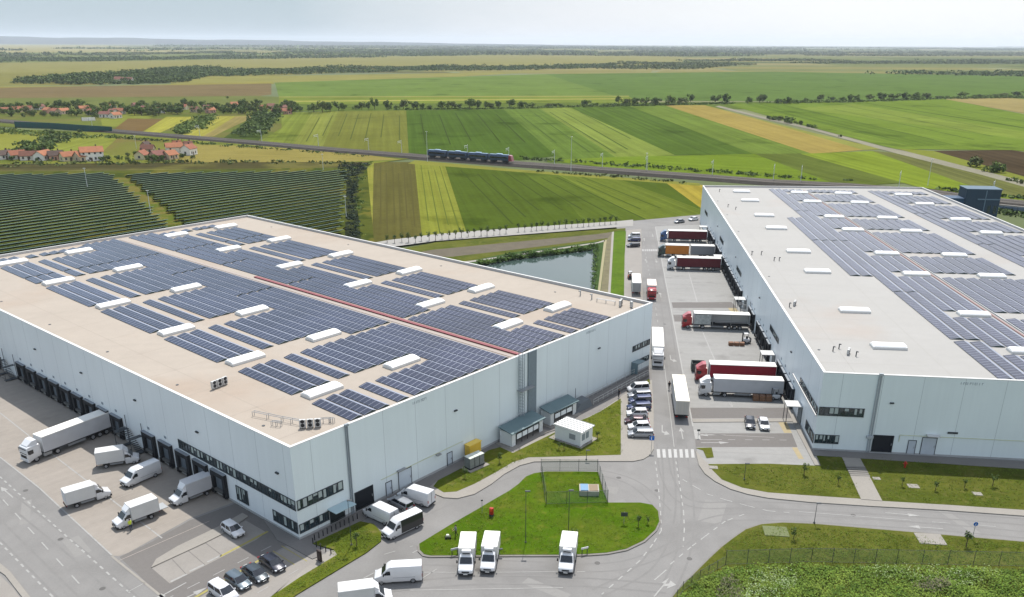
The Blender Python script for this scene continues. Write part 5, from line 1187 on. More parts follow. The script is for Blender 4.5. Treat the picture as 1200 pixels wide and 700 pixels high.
# ------------------------------------------------------------------ people
def person(label, pos, rz, shirt, trouser, pose='stand', z=.03, hold=None):
    J_ = {'hip': (0, 0, .93), 'chest': (0, 0, 1.28), 'neck': (0, 0, 1.47), 'head': (.01, 0, 1.60), 'top': (.01, 0, 1.72)}
    arm = {'stand': ((.03, .24, 1.13), (.10, .24, .87), (.05, -.24, 1.13), (.12, -.24, .88)), 'walk': ((-.1, .24, 1.15), (.02, .25, .92), (.12, -.24, 1.15), (.26, -.24, .95)), 'push': ((.2, .22, 1.15), (.45, .16, 1.0), (.2, -.22, 1.15), (.45, -.16, 1.0))}[pose]
    leg = {'stand': ((.0, .10, .5), (-.02, .11, .08), (.1, .12, .04), (.0, -.10, .5), (-.02, -.11, .08), (.1, -.12, .04)), 'walk': ((.14, .10, .52), (.16, .10, .10), (.28, .10, .06), (-.05, -.10, .5), (-.26, -.10, .12), (-.15, -.10, .05)), 'push': ((.12, .10, .52), (.1, .10, .10), (.22, .10, .06), (-.05, -.10, .5), (-.26, -.10, .12), (-.15, -.10, .05))}[pose]
    v = [J_['hip'], J_['chest'], J_['neck'], J_['head'], J_['top'], (0, .19, 1.41), arm[0], arm[1], (0, -.19, 1.41), arm[2], arm[3], (0, .10, .88), leg[0], leg[1], leg[2], (0, -.10, .88), leg[3], leg[4], leg[5]]
    e_ = [(0, 1), (1, 2), (2, 3), (3, 4), (1, 5), (5, 6), (6, 7), (1, 8), (8, 9), (9, 10), (0, 11), (11, 12), (12, 13), (13, 14), (0, 15), (15, 16), (16, 17), (17, 18)]
    r_ = [.15, .16, .06, .095, .07, .065, .048, .035, .065, .048, .035, .095, .065, .045, .05, .095, .065, .045, .05]
    for hb, hn in ((7, arm[1]), (10, arm[3])):           # five fingers each
        base = Vector(hn)
        for k in range(5):
            off = Vector((.05 if k else .04, (k - 2) * .018, -.07 - (.02 if k in (2, 3) else 0)))
            v.append(tuple(base + off)); e_.append((hb, len(v) - 1)); r_.append(.009)
    me = bpy.data.meshes.new('person'); me.from_pydata(v, e_, []); ob = bpy.data.objects.new('person', me); COL.objects.link(ob)
    mod = ob.modifiers.new('skin', 'SKIN'); sv = me.skin_vertices[0].data
    for i, q in enumerate(r_): sv[i].radius = (q, q * (1.25 if i in (0, 1) else 1)); 
    sv[0].use_root = True
    ob.modifiers.new('sub', 'SUBSURF').levels = 1; ob.modifiers['sub'].render_levels = 1
    dg = bpy.context.evaluated_depsgraph_get(); nm = bpy.data.meshes.new_from_object(ob.evaluated_get(dg)); bpy.data.objects.remove(ob)
    nm.materials.clear()
    for mm in (shirt, trouser, M_skin, M_black): nm.materials.append(mm)
    for pl in nm.polygons:
        c = pl.center; pl.use_smooth = True
        pl.material_index = 2 if (c.z > 1.47 or (c.z < 1.08 and abs(c.y) > .2 and c.z > .7) or (pose == 'push' and c.x > .33 and c.z > .9)) else 3 if c.z < .1 else 1 if c.z < .95 else 0
    o = bpy.data.objects.new('person', nm); COL.objects.link(o); tag(o, label, 'person', 'people on the site')
    MB().loft([[(x * s + .0, y * s, z_) for x, y in ((-.11, -.06), (-.11, .06), (-.03, .10), (.07, .08), (.09, 0), (.07, -.08), (-.03, -.10))] for s, z_ in ((1, 1.62), (1.0, 1.69), (.6, 1.75))]).build('hair', mat('hair_dark', (44, 34, 28), .8, sun=False), o, smooth=60)
    p = G(*pos); o.location = (p.x, p.y, z); o.rotation_euler = (0, 0, rz); return o
S_blk = mat('cloth_black', (36, 37, 42), .85, sun=False); S_yel = mat('cloth_hivis', (176, 190, 60), .8, sun=False); S_navy = mat('cloth_navy', (40, 48, 72), .85, sun=False); S_grey = mat('cloth_grey', (120, 122, 126), .85, sun=False)
person('person in dark clothes walking beside the lone semi-trailer', (784, 457), 1.4, S_blk, S_blk, 'walk')
person('person in dark clothes standing by the white lorry cab', (821, 463), -2.6, S_blk, S_navy)
person('person standing on the zebra crossing side of the far yard', (777, 293), 3.0, S_grey, S_navy)
person('gardener in dark trousers walking on the grass island', (534.5, 630), 3.4, S_grey, S_blk, 'push', z=.16)
person('person in black standing at the lawn corner by the parked cars', (725, 467), .5, S_blk, S_blk, z=.16)
person('person in a high-visibility vest beside the open van', (154, 622), 2.5, S_yel, S_navy)
# lawn mower the gardener pushes
e = empty('lawn_mower', (*G(525, 632)[:2], .16), 3.3, 'black and yellow lawn mower on the grass island', 'mower')
MB().bevbox(-.35, -.28, .12, .35, .28, .34, .06).build('deck', mat('mower_deck', (60, 66, 40), .5, sun=False), e)
MB().bevbox(-.15, -.15, .34, .2, .15, .55, .05).build('engine', mat('mower_engine', (210, 212, 200), .5, sun=False), e)
MB().tube((-.3, -.22, .3), (-1.1, -.2, 1.0), .02, 5).tube((-.3, .22, .3), (-1.1, .2, 1.0), .02, 5).tube((-1.1, -.2, 1.0), (-1.1, .2, 1.0), .025, 5).build('handle', M_black, e)
for x in (-.3, .3):
    for y in (-.3, .3): MB().tube((x, y - .03, .12), (x, y + .03, .12), .12, 10).build('wheel', M_tyre, e)

# ------------------------------------------------------------------ site furniture and small buildings
def onw1(u, d, z=0): return w1.matrix_world @ Vector(faceR(u, d, z))
def w1thing(nm, u, d, label, cat, group=None, z=.1):
    p = onw1(u, d); return empty(nm, (p.x, p.y, z), ang1, label, cat, group)
# staff shelters along the wall (x along the wall, y away to -)
M_shroof = mat('shelter_roof', (84, 104, 108), .5, sun=False, var=((.8, .06),)); M_shwall = mat('shelter_wall', (196, 200, 200), .5, sun=False); M_poster = mat('poster', (214, 220, 222), .6, sun=False)
def shelter(a, c, wd, hh, label):
    """open-fronted shelter between two front-edge pixels"""
    p, q = G(*a), G(*c); d = q - p; ln = d.length; e = empty('staff_shelter', (p.x, p.y, .12), math.atan2(d.y, d.x), label, 'shelter', 'staff shelters at the wall')
    MB().box(-.8, -.9, -.1, ln + .6, wd + .2, .05).build('slab', M_pave, e)
    MB().add([(-.35, -.35, hh), (ln + .35, -.35, hh), (ln + .35, wd, hh + .5), (-.35, wd, hh + .5), (-.35, -.35, hh + .14), (ln + .35, -.35, hh + .14), (ln + .35, wd, hh + .64), (-.35, wd, hh + .64)], [(0, 3, 2, 1), (4, 5, 6, 7), (0, 1, 5, 4), (1, 2, 6, 5), (2, 3, 7, 6), (3, 0, 4, 7)]).build('roof', M_shroof, e)
    MB().box(0, wd - .1, .05, ln, wd - .02, hh + .3).build('back_wall', M_shwall, e)
    for x in (0, ln - .9): MB().box(x, .0, .05, x + .9, .08, hh).build('front_panel', M_shwall, e)
    for x in (0, ln - .07): MB().box(x, .1, .05, x + .07, wd - .12, hh).build('end_wall', M_shwall, e)
    n_ = max(2, int((ln - 2) / 1.3))
    for i in range(n_):
        x = 1.1 + i * (ln - 2.2) / n_
        MB().box(x + .15, .0, .95, x + (ln - 2.2) / n_ - .1, .05, 1.75).build('glass_panel', M_poster, e)
        MB().box(x - .04, -.02, .05, x + .04, .07, hh).build('post', M_dsteel, e)
    MB().box(1.0, wd - .6, .42, ln - 1, wd - .2, .5).box(1.2, wd - .5, .05, 1.3, wd - .3, .42).box(ln - 1.3, wd - .5, .05, ln - 1.2, wd - .3, .42).build('bench', mat('bench_wood', (130, 104, 78), .7, sun=False), e)
    return e
shelter((600, 525), (636, 506), 2.6, 2.3, 'left staff shelter with dark green roof by the wall')
shelter((645, 500), (675, 485.5), 2.2, 2.3, 'right staff shelter with dark green roof behind the container')
# white corrugated container cabin
p = G(651, 517); q = G(691, 525); d = G(691, 525) - G(651, 513); rz = math.atan2((G(678, 527) - G(651, 515)).y, (G(678, 527) - G(651, 515)).x)
c0 = G(680, 525); a0_ = G(651, 514.5); b0_ = G(694, 516.5)
ux1 = (a0_ - c0); l1 = ux1.length; uy1 = (b0_ - c0); l2 = uy1.length; rz = math.atan2(uy1.y, uy1.x)
e = empty('container_cabin', (c0.x, c0.y, .15), rz, 'white cabin with ribbed roof on the lawn', 'cabin')
MB().box(-.5, -.5, 0, l2 + .9, l1 + .9, .08).build('slab', M_pave, e)
wl = mat('cabin_wall', (206, 208, 208), .5, sun=False, stripes=((0, 4, .05, 4),))
bd = MB().box(0, 0, .08, l2, l1, 2.5).build('cabin_wall', wl, e)
MB().box(-.25, -.25, 2.5, l2 + .25, l1 + .25, 2.6).build('roof', mat('cabin_roof', (222, 222, 220), .5, sun=False), e)
b = MB()
for i in range(7): x = -.15 + i * (l2 + .3) / 6.0; b.box(x - .05, -.25, 2.601, x + .05, l1 + .25, 2.68)
b.build('roof_rib', mat('roof_rib', (128, 132, 132), .5, sun=False), e)
for x in (.4, 1.5): MB().box(x, -.035, .9, x + .8, -.005, 2.0).build('window', mat('cabin_window', (120, 130, 136), .3, sun=False), e)
MB().box(-.035, l1 * .2, .9, -.005, l1 * .2 + 1.2, 1.8).build('vent_grille', mat('vent_g', (130, 134, 138), .5, sun=False), e)
# yellow plant box and transformer
e = w1thing('gas_cabinet', 30.7, .1, 'yellow gas cabinet against the grey wall', 'cabinet')
MB().bevbox(0, -1.1, .5, 2.6, 0, 2.3, .04).build('casing', mat('gas_yellow', (202, 168, 62), .5, sun=False, var=((1.0, .06),)), e)
MB().box(-.08, -1.18, 2.3, 2.68, .0, 2.38).build('roof', mat('gas_yellow2', (212, 182, 84), .5, sun=False), e)
for x in (.1, 2.4): MB().box(x, -1.0, 0, x + .12, -.05, .5).build('leg', M_dsteel, e)
p = G(551, 553); q = G(568, 545.5); d = q - p; ln = d.length
e = empty('chiller', (p.x, p.y, .15), math.atan2(d.y, d.x), 'grey and black chiller unit on a slab in the lawn', 'chiller')
MB().box(-.4, -.6, -.02, ln + .5, 1.6, .08).build('slab', M_pave, e)
MB().box(0, 0, .08, ln, 1.3, .3).build('base', M_black, e)
for i in range(3):
    x = .03 + i * ln / 3; MB().box(x, 0, .3, x + ln / 3 - .12, 1.3, 1.9).build('casing', mat('chiller_side', (112, 116, 114), .55, sun=False, var=((2.5, .2),)), e)
    MB().box(x - .02, -.03, 1.9, x + ln / 3 - .08, 1.33, 1.98).build('lid', mat('chiller_lid', (176, 182, 174), .5, sun=False), e)
# access ramp with railing
b = MB(); r0, r1 = onw1(60.5, .2), onw1(78.5, .2); nn = (onw1(60, 1) - onw1(60, 0))
e = empty('access_ramp', (onw1(60.5, .6).x, onw1(60.5, .6).y, .1), ang1, 'concrete access ramp with pale railings beside the wall', 'ramp')
MB().add([(0, -2.6, 0), (18, -2.6, 0), (18, -.2, 0), (0, -.2, 0), (0, -2.6, .1), (15, -2.6, .5), (18, -2.6, .5), (18, -.2, .5), (15, -.2, .5), (0, -.2, .1)], [(4, 5, 8, 9), (5, 6, 7, 8), (0, 1, 6, 5, 4), (1, 2, 7, 6), (2, 3, 9, 8, 7), (3, 0, 4, 9)]).build('ramp_slab', M_paveg, e)
b = MB()
for i in range(13):
    x = i * 1.5; z = .1 + min(.4, x / 15 * .4)
    for y in (-2.55, -.3): b.tube((x, y, z), (x, y, z + 1.0), .03, 5)
for y in (-2.55, -.3):
    for hz in (.5, 1.0): b.tube((0, y, .1 + hz), (15, y, .5 + hz), .03, 5); b.tube((15, y, .5 + hz), (18, y, .5 + hz), .03, 5)
b.build('railing', mat('railing_pale', (176, 176, 172), .6, sun=False), e)
MB().add([(-5.5, -2.6, .02), (-.3, -2.6, .02), (-.3, -.3, .02), (-5.5, -.3, .02), (-3.4, -2.2, 1.3), (-.6, -2.2, 1.3), (-.6, -.4, 1.5), (-3.4, -.4, 1.5)], [(4, 5, 6, 7), (0, 1, 5, 4), (1, 2, 6, 5), (2, 3, 7, 6), (3, 0, 4, 7)]).build('stair_block', mat('stair_dark', (86, 92, 96), .7, sun=False), e)
MB().tube((-2.4, -.3, 1.4), (-2.4, -.3, 3.4), .05, 6).build('post', M_dsteel, e)

# stair/bollards, signs, lamp posts
for i, (x, y) in enumerate([(369, 634), (374, 631.5), (379, 629), (384, 626.5), (389, 624), (394, 621.5), (399, 619), (404, 616.5), (409, 614), (414, 611.5), (419, 609), (367, 638), (371, 642), (376, 645), (382, 647.5), (388, 650)]):
    p = G(x, y); e = MB().tube((0, 0, 0), (0, 0, .75), .07, 8).tube((0, 0, .75), (0, 0, .80), .09, 8).build('bollard', M_black, smooth=40); e.location = (p.x, p.y, .12); tag(e, ('%s low black bollard from the corner along the entrance path' % ordn(i)) if i < 11 else ('%s low black bollard down the short side of the entrance lawn' % ordn(i - 11)), 'bollard', 'bollards round the entrance lawn')
def sign(pos, hgt, kind, label, rz=math.pi, z=.13, size=.6):
    p = G(*pos); e = empty('road_sign', (p.x, p.y, z), rz, label, 'sign')
    MB().tube((0, 0, 0), (0, 0, hgt), .035, 8).build('post', M_steel, e)
    if kind == 'P':
        pl = MB().box(-size / 2, .04, hgt - size, size / 2, .06, hgt).build('plate', mat('sign_blue', (30, 92, 168), .4, sun=False), e)
        b = MB(); s = size; cx0 = -.12; b.box(-cx0 - .09, .061, hgt - s + .12, -cx0, .066, hgt - .1)
        for k in range(6):
            a_, c_3 = -math.pi / 2 + math.pi * k / 6, -math.pi / 2 + math.pi * (k + 1) / 6
            z0_ = hgt - .23
            b.add([(-cx0 - .09 - .17 * math.cos(t), .066, z0_ + .13 * math.sin(t)) for t in (a_, c_3)] + [(-cx0 - .09 - .09 * math.cos(t), .066, z0_ + .06 * math.sin(t)) for t in (c_3, a_)], [(0, 3, 2, 1), (0, 1, 2, 3)])
        b.build('letter', M_road if False else mat('sign_white', (235, 235, 235), .5, sun=False), pl)
    elif kind == 'arrow':
        b = MB().tube((0, .04, hgt - .3), (0, .06, hgt - .3), .3, 20); pl = b.build('plate', mat('sign_blue', (30, 92, 168), .4, sun=False), e)
        MB().box(-.03, .061, hgt - .5, .03, .066, hgt - .2).add([(-.12, .064, hgt - .22), (.12, .064, hgt - .22), (0, .064, hgt - .06)], [(0, 2, 1), (0, 1, 2)]).build('arrow', mat('sign_white', (235, 235, 235), .5, sun=False), pl)
    else:
        MB().box(-size / 2, .04, hgt - size * .7, size / 2, .06, hgt).build('plate', mat('sign_dark', (60, 66, 64), .5, sun=False), e)
    return e
sign((763, 530), 2.7, 'P', 'blue square parking sign with a white letter by the crossing', size=.75)
sign((1139, 633), 2.6, 'arrow', 'round blue arrow sign beside the right road')
sign((731, 615), 1.8, 'info', 'dark notice board on the right of the grass island', size=.9)
sign((565, 603), 2.2, 'info', 'thin sign post with small plate left of the red cabinet', size=.3)
sign((855, 524), 1.6, 'info', 'small plate beside the dark lane entrance', size=.5) if False else None
sign((818, 513), 1.4, 'info', 'white-edged sign at the mouth of the right lane', size=.5)
p = G(576, 606); e = empty('hydrant_cabinet', (p.x, p.y, .16), 2.9, 'red hydrant cabinet on the grass island', 'hydrant')
MB().bevbox(-.28, -.22, .3, .28, .22, 1.25, .05).build('casing', mat('hydrant_red', (150, 42, 28), .4, sun=False), e); MB().box(-.3, -.2, 0, .3, .2, .35).build('base', M_dsteel, e)
MB().box(-.2, .25, .8, .2, .265, 1.2).build('door', mat('hydrant_door', (196, 70, 40), .4, sun=False), e)
p = G(1060, 549); e = empty('fire_hydrant', (p.x, p.y, .16), 0, 'red fire hydrant on the shaded lawn', 'hydrant')
MB().tube((0, 0, 0), (0, 0, .9), .16, 12).tube((0, 0, .9), (0, 0, 1.05), .2, 12, .06).build('barrel', mat('hydrant_red', (176, 40, 28), .4, sun=False), e, smooth=40)
MB().tube((-.35, 0, .65), (.35, 0, .65), .09, 8).build('outlet', mat('hydrant_red', (176, 40, 28), .4, sun=False), e)
p = G(375, 668 - 9); e = empty('information_pillar', (p.x, p.y, .13), 2.4, 'black information pillar at the pavement end', 'pillar')
MB().bevbox(-.4, -.12, .0, .4, .12, 1.6, .03).build('panel', mat('pillar_black', (40, 28, 26), .5, sun=False), e); MB().box(-.5, -.25, 0, .5, .25, .1).build('foot', M_kerb, e)
def lamp(pos, hgt, label, z=.13, arm=0.0, rz=0.0):
    p = G(*pos); e = empty('lamp_post', (p.x, p.y, z), rz, label, 'lamp post', 'slim lamp posts on the grounds')
    MB().tube((0, 0, 0), (0, 0, hgt), .05, 8, .03).build('pole', M_dsteel, e, smooth=50)
    MB().bevbox(-.12, -.15, hgt, .55, .15, hgt + .1, .03).build('lamp_head', M_dsteel, e)
    MB().tube((0, 0, 0), (0, 0, .15), .14, 8).build('base', M_dsteel, e)
for x, y, h_, lb in ((616, 637, 7.5, 'tall slim lamp post on the left part of the grass island'), (666, 627, 6.5, 'slim lamp post in the middle of the grass island'), (954, 614, 3.0, 'short post at the right road edge'), (872, 563, 2.6, 'short post in the lawn below the far parking bays'),
                     (687, 540, 1.6, 'short post at the pavement above the fence'), (412, 640, 6.5, 'pale lamp post on the lawn by the entrance'), (584, 652, .9, 'small post at the kerb beside the middle refrigerated van')):
    lamp((x, y), h_, lb)
for (x, y, s, lb) in ((533, 651, 1, 'white barrier stand left of the parked refrigerated vans'), (685, 650, 1, 'white barrier stand right of the single refrigerated van')):
    p = G(x, y); e = empty('barrier_stand', (p.x, p.y, .13), .4, lb, 'barrier')
    MB().box(-.5, -.03, .7, .5, .03, .95).build('board', M_white, e); MB().box(-.4, -.04, 0, -.32, .04, .7).box(.32, -.04, 0, .4, .04, .7).build('leg', M_dsteel, e)
for x, y, lb in ((934, 520 + 128, None),): pass
for x, y, a_, lb in ((909, 624, 3.2, 'pale manhole slab in the grass near the road bend'), (1090, 633, 3.4, 'pale concrete slab in the grass beside the right road'), (1070, 571, 1.6, 'small pale slab in the lawn right of the steps'), (1145, 580, 1.3, 'round pale cover in the lawn far right'), (1027, 562, 1.1, 'small pale cover in the lawn beside the steps'), (836, 549, 1.3, 'pale round cover in the lawn by the kerb bend')):
    p = G(x, y); e = MB().bevbox(-a_ / 2, -a_ * .38, 0, a_ / 2, a_ * .38, .08, .03).build('concrete_slab', M_pave if '633' in str(y) or a_ < 2 else mat('mossy_slab', (150, 160, 110), .9)); e.location = (p.x, p.y, .13); e.rotation_euler = (0, 0, -.1); tag(e, lb, 'slab')

# fenced pumping enclosure on the island
def fence(pts, hgt, label, step=2.5, z=.16, mesh_f=.45, col=(96, 120, 100), nm='mesh_fence', cat='fence'):
    m = MATS.get('wire_%d_%d' % (col[0], int(mesh_f * 100)))
    if m is None:
        m = bpy.data.materials.new('wire_mesh'); MATS['wire_%d_%d' % (col[0], int(mesh_f * 100))] = m; m.use_nodes = True; nn_ = m.node_tree.nodes
        nn_['Principled BSDF'].inputs['Base Color'].default_value = lin(col) + (1,); nn_['Principled BSDF'].inputs['Alpha'].default_value = mesh_f; nn_['Principled BSDF'].inputs['Roughness'].default_value = .7
    ws = [G(*p) for p in pts]; o0 = ws[0]; e = empty(nm, (o0.x, o0.y, z), 0, label, cat)
    b = MB(); pb = MB(); rb = MB()
    for p, q in zip(ws, ws[1:]):
        p = p - o0; q = q - o0; d = q - p; ln = d.length; k = max(1, round(ln / step))
        nx = Vector((-d.y, d.x, 0)).normalized() * .012
        b.add([(p.x - nx.x, p.y - nx.y, .05), (q.x - nx.x, q.y - nx.y, .05), (q.x - nx.x, q.y - nx.y, hgt), (p.x - nx.x, p.y - nx.y, hgt)], [(0, 1, 2, 3)])
        for z_ in (.05, hgt): rb.tube((p.x, p.y, z_), (q.x, q.y, z_), .02, 4)
        for i in range(k + 1):
            r_ = p.lerp(q, i / k); MB().tube((r_.x, r_.y, 0), (r_.x, r_.y, hgt + .12), .035, 6).build('post', M_dsteel, e)
    b.build('wire_panel', m, e); rb.build('rail', M_dsteel, e); return e
fence([(640, 592), (634, 553), (700, 553.5), (712, 590), (640, 592)], 1.9, 'green wire fence round the pump cover on the island', mesh_f=.28, col=(70, 110, 84))
p = G(679, 582.5); q = G(702, 583); d = q - p; e = empty('pump_pit', (p.x, p.y, .16), math.atan2(d.y, d.x), 'concrete pump pit with a light blue hatch inside the fence', 'pump pit'); ln = d.length
MB().box(0, 0, 0, ln, 2.2, .75).build('pit_wall', mat('pit_concrete', (150, 146, 138), .85, sun=False, var=((1, .1),)), e)
MB().box(.15, .15, .75, ln * .45, 2.05, .86).build('hatch', mat('hatch_blue', (124, 168, 206), .5, sun=False, k=.5), e)
MB().box(ln * .5, .15, .75, ln - .15, 2.05, .80).build('cover', mat('pit_cover', (150, 132, 110), .8, sun=False, k=.6), e)
fence([(850, 663), (950, 660), (1050, 662), (1200, 665), (1320, 669)], 2.0, 'long see-through wire fence along the rough grass', step=3, mesh_f=.22, col=(104, 128, 104))
fence([(786, 713), (800, 694), (820, 680), (850, 663)], 1.2, 'low wire fence following the road bend at the bottom', step=1.6, mesh_f=.2, col=(104, 128, 104))

# pallets and forklifts in the east yard
def pallet_stack(pos, label, rz, n_=3, m=None):
    p = G(*pos); e = empty('pallet_stack', (p.x, p.y, .03), rz, label, 'pallets')
    wd = m or mat('pallet_wood', (128, 94, 68), .8, sun=False, var=((2, .2),))
    for i in range(n_):
        for j in range(3):
            x = -1.7 + j * 1.15
            b = MB()
            for k in range(5): b.box(x, -.5 + k * .22, .1 + i * .36, x + 1.05, -.36 + k * .22, .13 + i * .36)
            for k in range(3): b.box(x, -.5 + k * .44, .0 + i * .36, x + 1.05, -.4 + k * .44, .1 + i * .36)
            b.build('pallet', wd, e)
            MB().bevbox(x + .03, -.48, .14 + i * .36, x + 1.02, .48, .35 + i * .36, .03).build('load', mat('load_brown', (112, 84, 66), .8, sun=False, var=((3, .25),)), e)
    return e
def forklift(pos, rz, m, label):
    p = G(*pos); e = empty('forklift', (p.x, p.y, .03), rz, label, 'forklift')
    MB().bevbox(-1.0, -.55, .3, .5, .55, 1.0, .1).build('body', m, e); MB().bevbox(-1.2, -.5, .3, -.85, .5, 1.2, .1).build('counterweight', M_black, e)
    for s in (-1, 1):
        MB().tube((-.7, s * .48, 1.0), (-.45, s * .45, 2.1), .04, 5).tube((.45, s * .48, 1.0), (.3, s * .45, 2.1), .04, 5).build('roof_post', M_black, e)
        MB().box(.55, s * .3 - .05, .1, .67, s * .3 + .05, 2.3).build('mast', M_dsteel, e); MB().box(.67, s * .28 - .06, .12, 1.7, s * .28 + .06, .17).build('fork', M_dsteel, e)
        wheel(e, .3, s * .5, .3, .2); wheel(e, -.8, s * .48, .26, .18)
    MB().box(-.5, -.48, 2.1, .35, .48, 2.15).build('roof', M_white, e); MB().bevbox(-.5, -.25, 1.0, -.1, .25, 1.45, .05).build('seat', M_black, e)
pallet_stack((863, 405), 'stacked brown pallets left of the forklift, middle of the yard', -.1, 2)
forklift((873, 402), 3.1, M_white, 'white forklift behind the pallets in the middle of the yard')
pallet_stack((893, 469.5), 'long load of pale-topped pallets beside the all-white lorry', -.1, 3)
forklift((907, 468), 3.1, M_white, 'white forklift at the pallets beside the all-white lorry')
p = G(817.5, 434); e = empty('skip_container', (p.x, p.y, .03), -.1, 'dark open skip in front of the red cab', 'skip')
MB().box(-1.3, -1.1, .15, 1.3, 1.1, .25).box(-1.3, -1.1, .25, -1.2, 1.1, 1.7).box(1.2, -1.1, .25, 1.3, 1.1, 1.7).box(-1.2, -1.1, .25, 1.2, -1.0, 1.7).box(-1.2, 1.0, .25, 1.2, 1.1, 1.7).build('tub', mat('skip_dark', (64, 70, 68), .6, sun=False, var=((1, .15),)), e)
for s in (-1, 1): MB().box(-1.0, s * .8 - .08, 0, 1.0, s * .8 + .08, .15).build('runner', M_dsteel, e)
forklift((738, 327), 1.6, mat('forklift_orange', (190, 92, 60), .5, sun=False), 'orange forklift beside the white box lorry')

# ------------------------------------------------------------------ vegetation
def leafmat(nm, c, c2):
    return mat(nm, c, 0.9, sun=False, k=1.0, var=((0.5, 0.25), (3, 0.2)), tint=(c2, 0.35, 0.45, 0.62), spec=0.15)
M_leaf = [leafmat('foliage_dark', (64, 80, 42), (84, 100, 48)), leafmat('foliage_mid', (78, 96, 46), (98, 112, 54)), leafmat('foliage_olive', (84, 92, 50), (70, 84, 44)), leafmat('foliage_light', (104, 122, 52), (84, 108, 46))]
M_bark = mat('bark', (84, 72, 58), 0.9, sun=False)
def leaves(b, c, rx, ry, rz, n_, sz, rr, flat=.35):
    """leaf-clump faces spread through an uneven crown"""
    lob = [(Vector((rr.uniform(-.75, .75) * rx, rr.uniform(-.75, .75) * ry, rr.uniform(-.6, .65) * rz)), rr.uniform(.28, .6)) for _ in range(9)]
    for _ in range(n_):
        lc, lr = rr.choice(lob)
        while True:
            v = Vector((rr.uniform(-1, 1), rr.uniform(-1, 1), rr.uniform(-1, 1)))
            if .3 < v.length < 1: break
        v = v.normalized() * v.length ** .4
        p = Vector(c) + lc + Vector((v.x * rx, v.y * ry, v.z * rz)) * lr
        nn = (v + Vector((rr.gauss(0, .5), rr.gauss(0, .5), rr.gauss(.3, .5)))).normalized(); a = nn.orthogonal().normalized(); a.rotate(Matrix.Rotation(rr.uniform(0, 6.3), 3, nn)); q = nn.cross(a); s = sz * rr.uniform(.6, 1.3)
        b.add([p - a * s, p - q * s * .7, p + a * s, p + q * s * .7], [(0, 1, 2, 3)])
def make_tree(nm, label, cat, h, w_, n_, sz, lm, seed, trunk=.25, group=None):
    rr = random.Random(seed); e = empty(nm, label=label, cat=cat, group=group)
    b = MB(); leaves(b, (0, 0, h * (trunk + (1 - trunk) / 2)), w_ / 2, w_ / 2, h * (1 - trunk) / 2, n_, sz, rr); b.build('crown', lm, e)
    t = MB(); t.tube((0, 0, -.3), (0, 0, h * .5), w_ * .035 + .05, 7, w_ * .02 + .02)
    for k in range(4):
        a_ = rr.uniform(0, 6.3); t.tube((0, 0, h * (trunk * .8 + .05 * k)), (math.cos(a_) * w_ * .28, math.sin(a_) * w_ * .28, h * (trunk + .25 + .06 * k)), w_ * .016 + .02, 5, .02)
    t.build('trunk', M_bark, e); return e
protos = [make_tree('field_tree', '', 'tree', 8, 8.5, 620, .55, M_leaf[i % 3], 11 + i, .16) for i in range(5)]
bush_protos = [make_tree('bush', '', 'bush', 3.6, 5, 360, .4, M_leaf[i % 3], 31 + i, .02) for i in range(3)]
def put(proto, pos, sc_, label, group, z=GZ, first={}):
    if id(proto) in first: o = copy_tree(proto)
    else: o = proto; first[id(proto)] = 1
    p = G(*pos, z) if len(pos) == 2 else Vector(pos); s = sc_
    o.location = (p.x, p.y, z); o.rotation_euler = (0, 0, rnd.uniform(0, 6.28)); o.scale = (s * rnd.uniform(.9, 1.15), s * rnd.uniform(.9, 1.15), s)
    o['label'] = label; o['group'] = group; return o
_used = set()
def across(x, y):
    """where a thing stands among its like, in words"""
    c = round(x / 12.0)
    base = 'beyond the left edge' if x < 0 else '%s percent across' % num(c)
    q = 'front rank' if y > 134.5 else 'middle rank' if y > 130.5 else 'back rank'
    t = base + ', ' + q
    cl = ['', ', second of its clump', ', third of its clump', ', fourth of its clump', ', last of its clump']; t0_ = t; k_ = 0
    while t in _used: k_ += 1; t = t0_ + cl[min(k_, 4)]; t0_ = t0_ if k_ < 4 else t0_ + ' too'
    _used.add(t); return t
def num(n_):
    u = ['zero', 'one', 'two', 'three', 'four', 'five', 'six', 'seven', 'eight', 'nine', 'ten', 'eleven', 'twelve', 'thirteen', 'fourteen', 'fifteen', 'sixteen', 'seventeen', 'eighteen', 'nineteen']
    return u[n_] if n_ < 20 else ['twenty', 'thirty', 'forty', 'fifty'][n_ // 10 - 2] + ('-' + u[n_ % 10] if n_ % 10 else '')
def mpp(y): return G(600, y)[1] / 990.0          # metres per photo pixel at that row
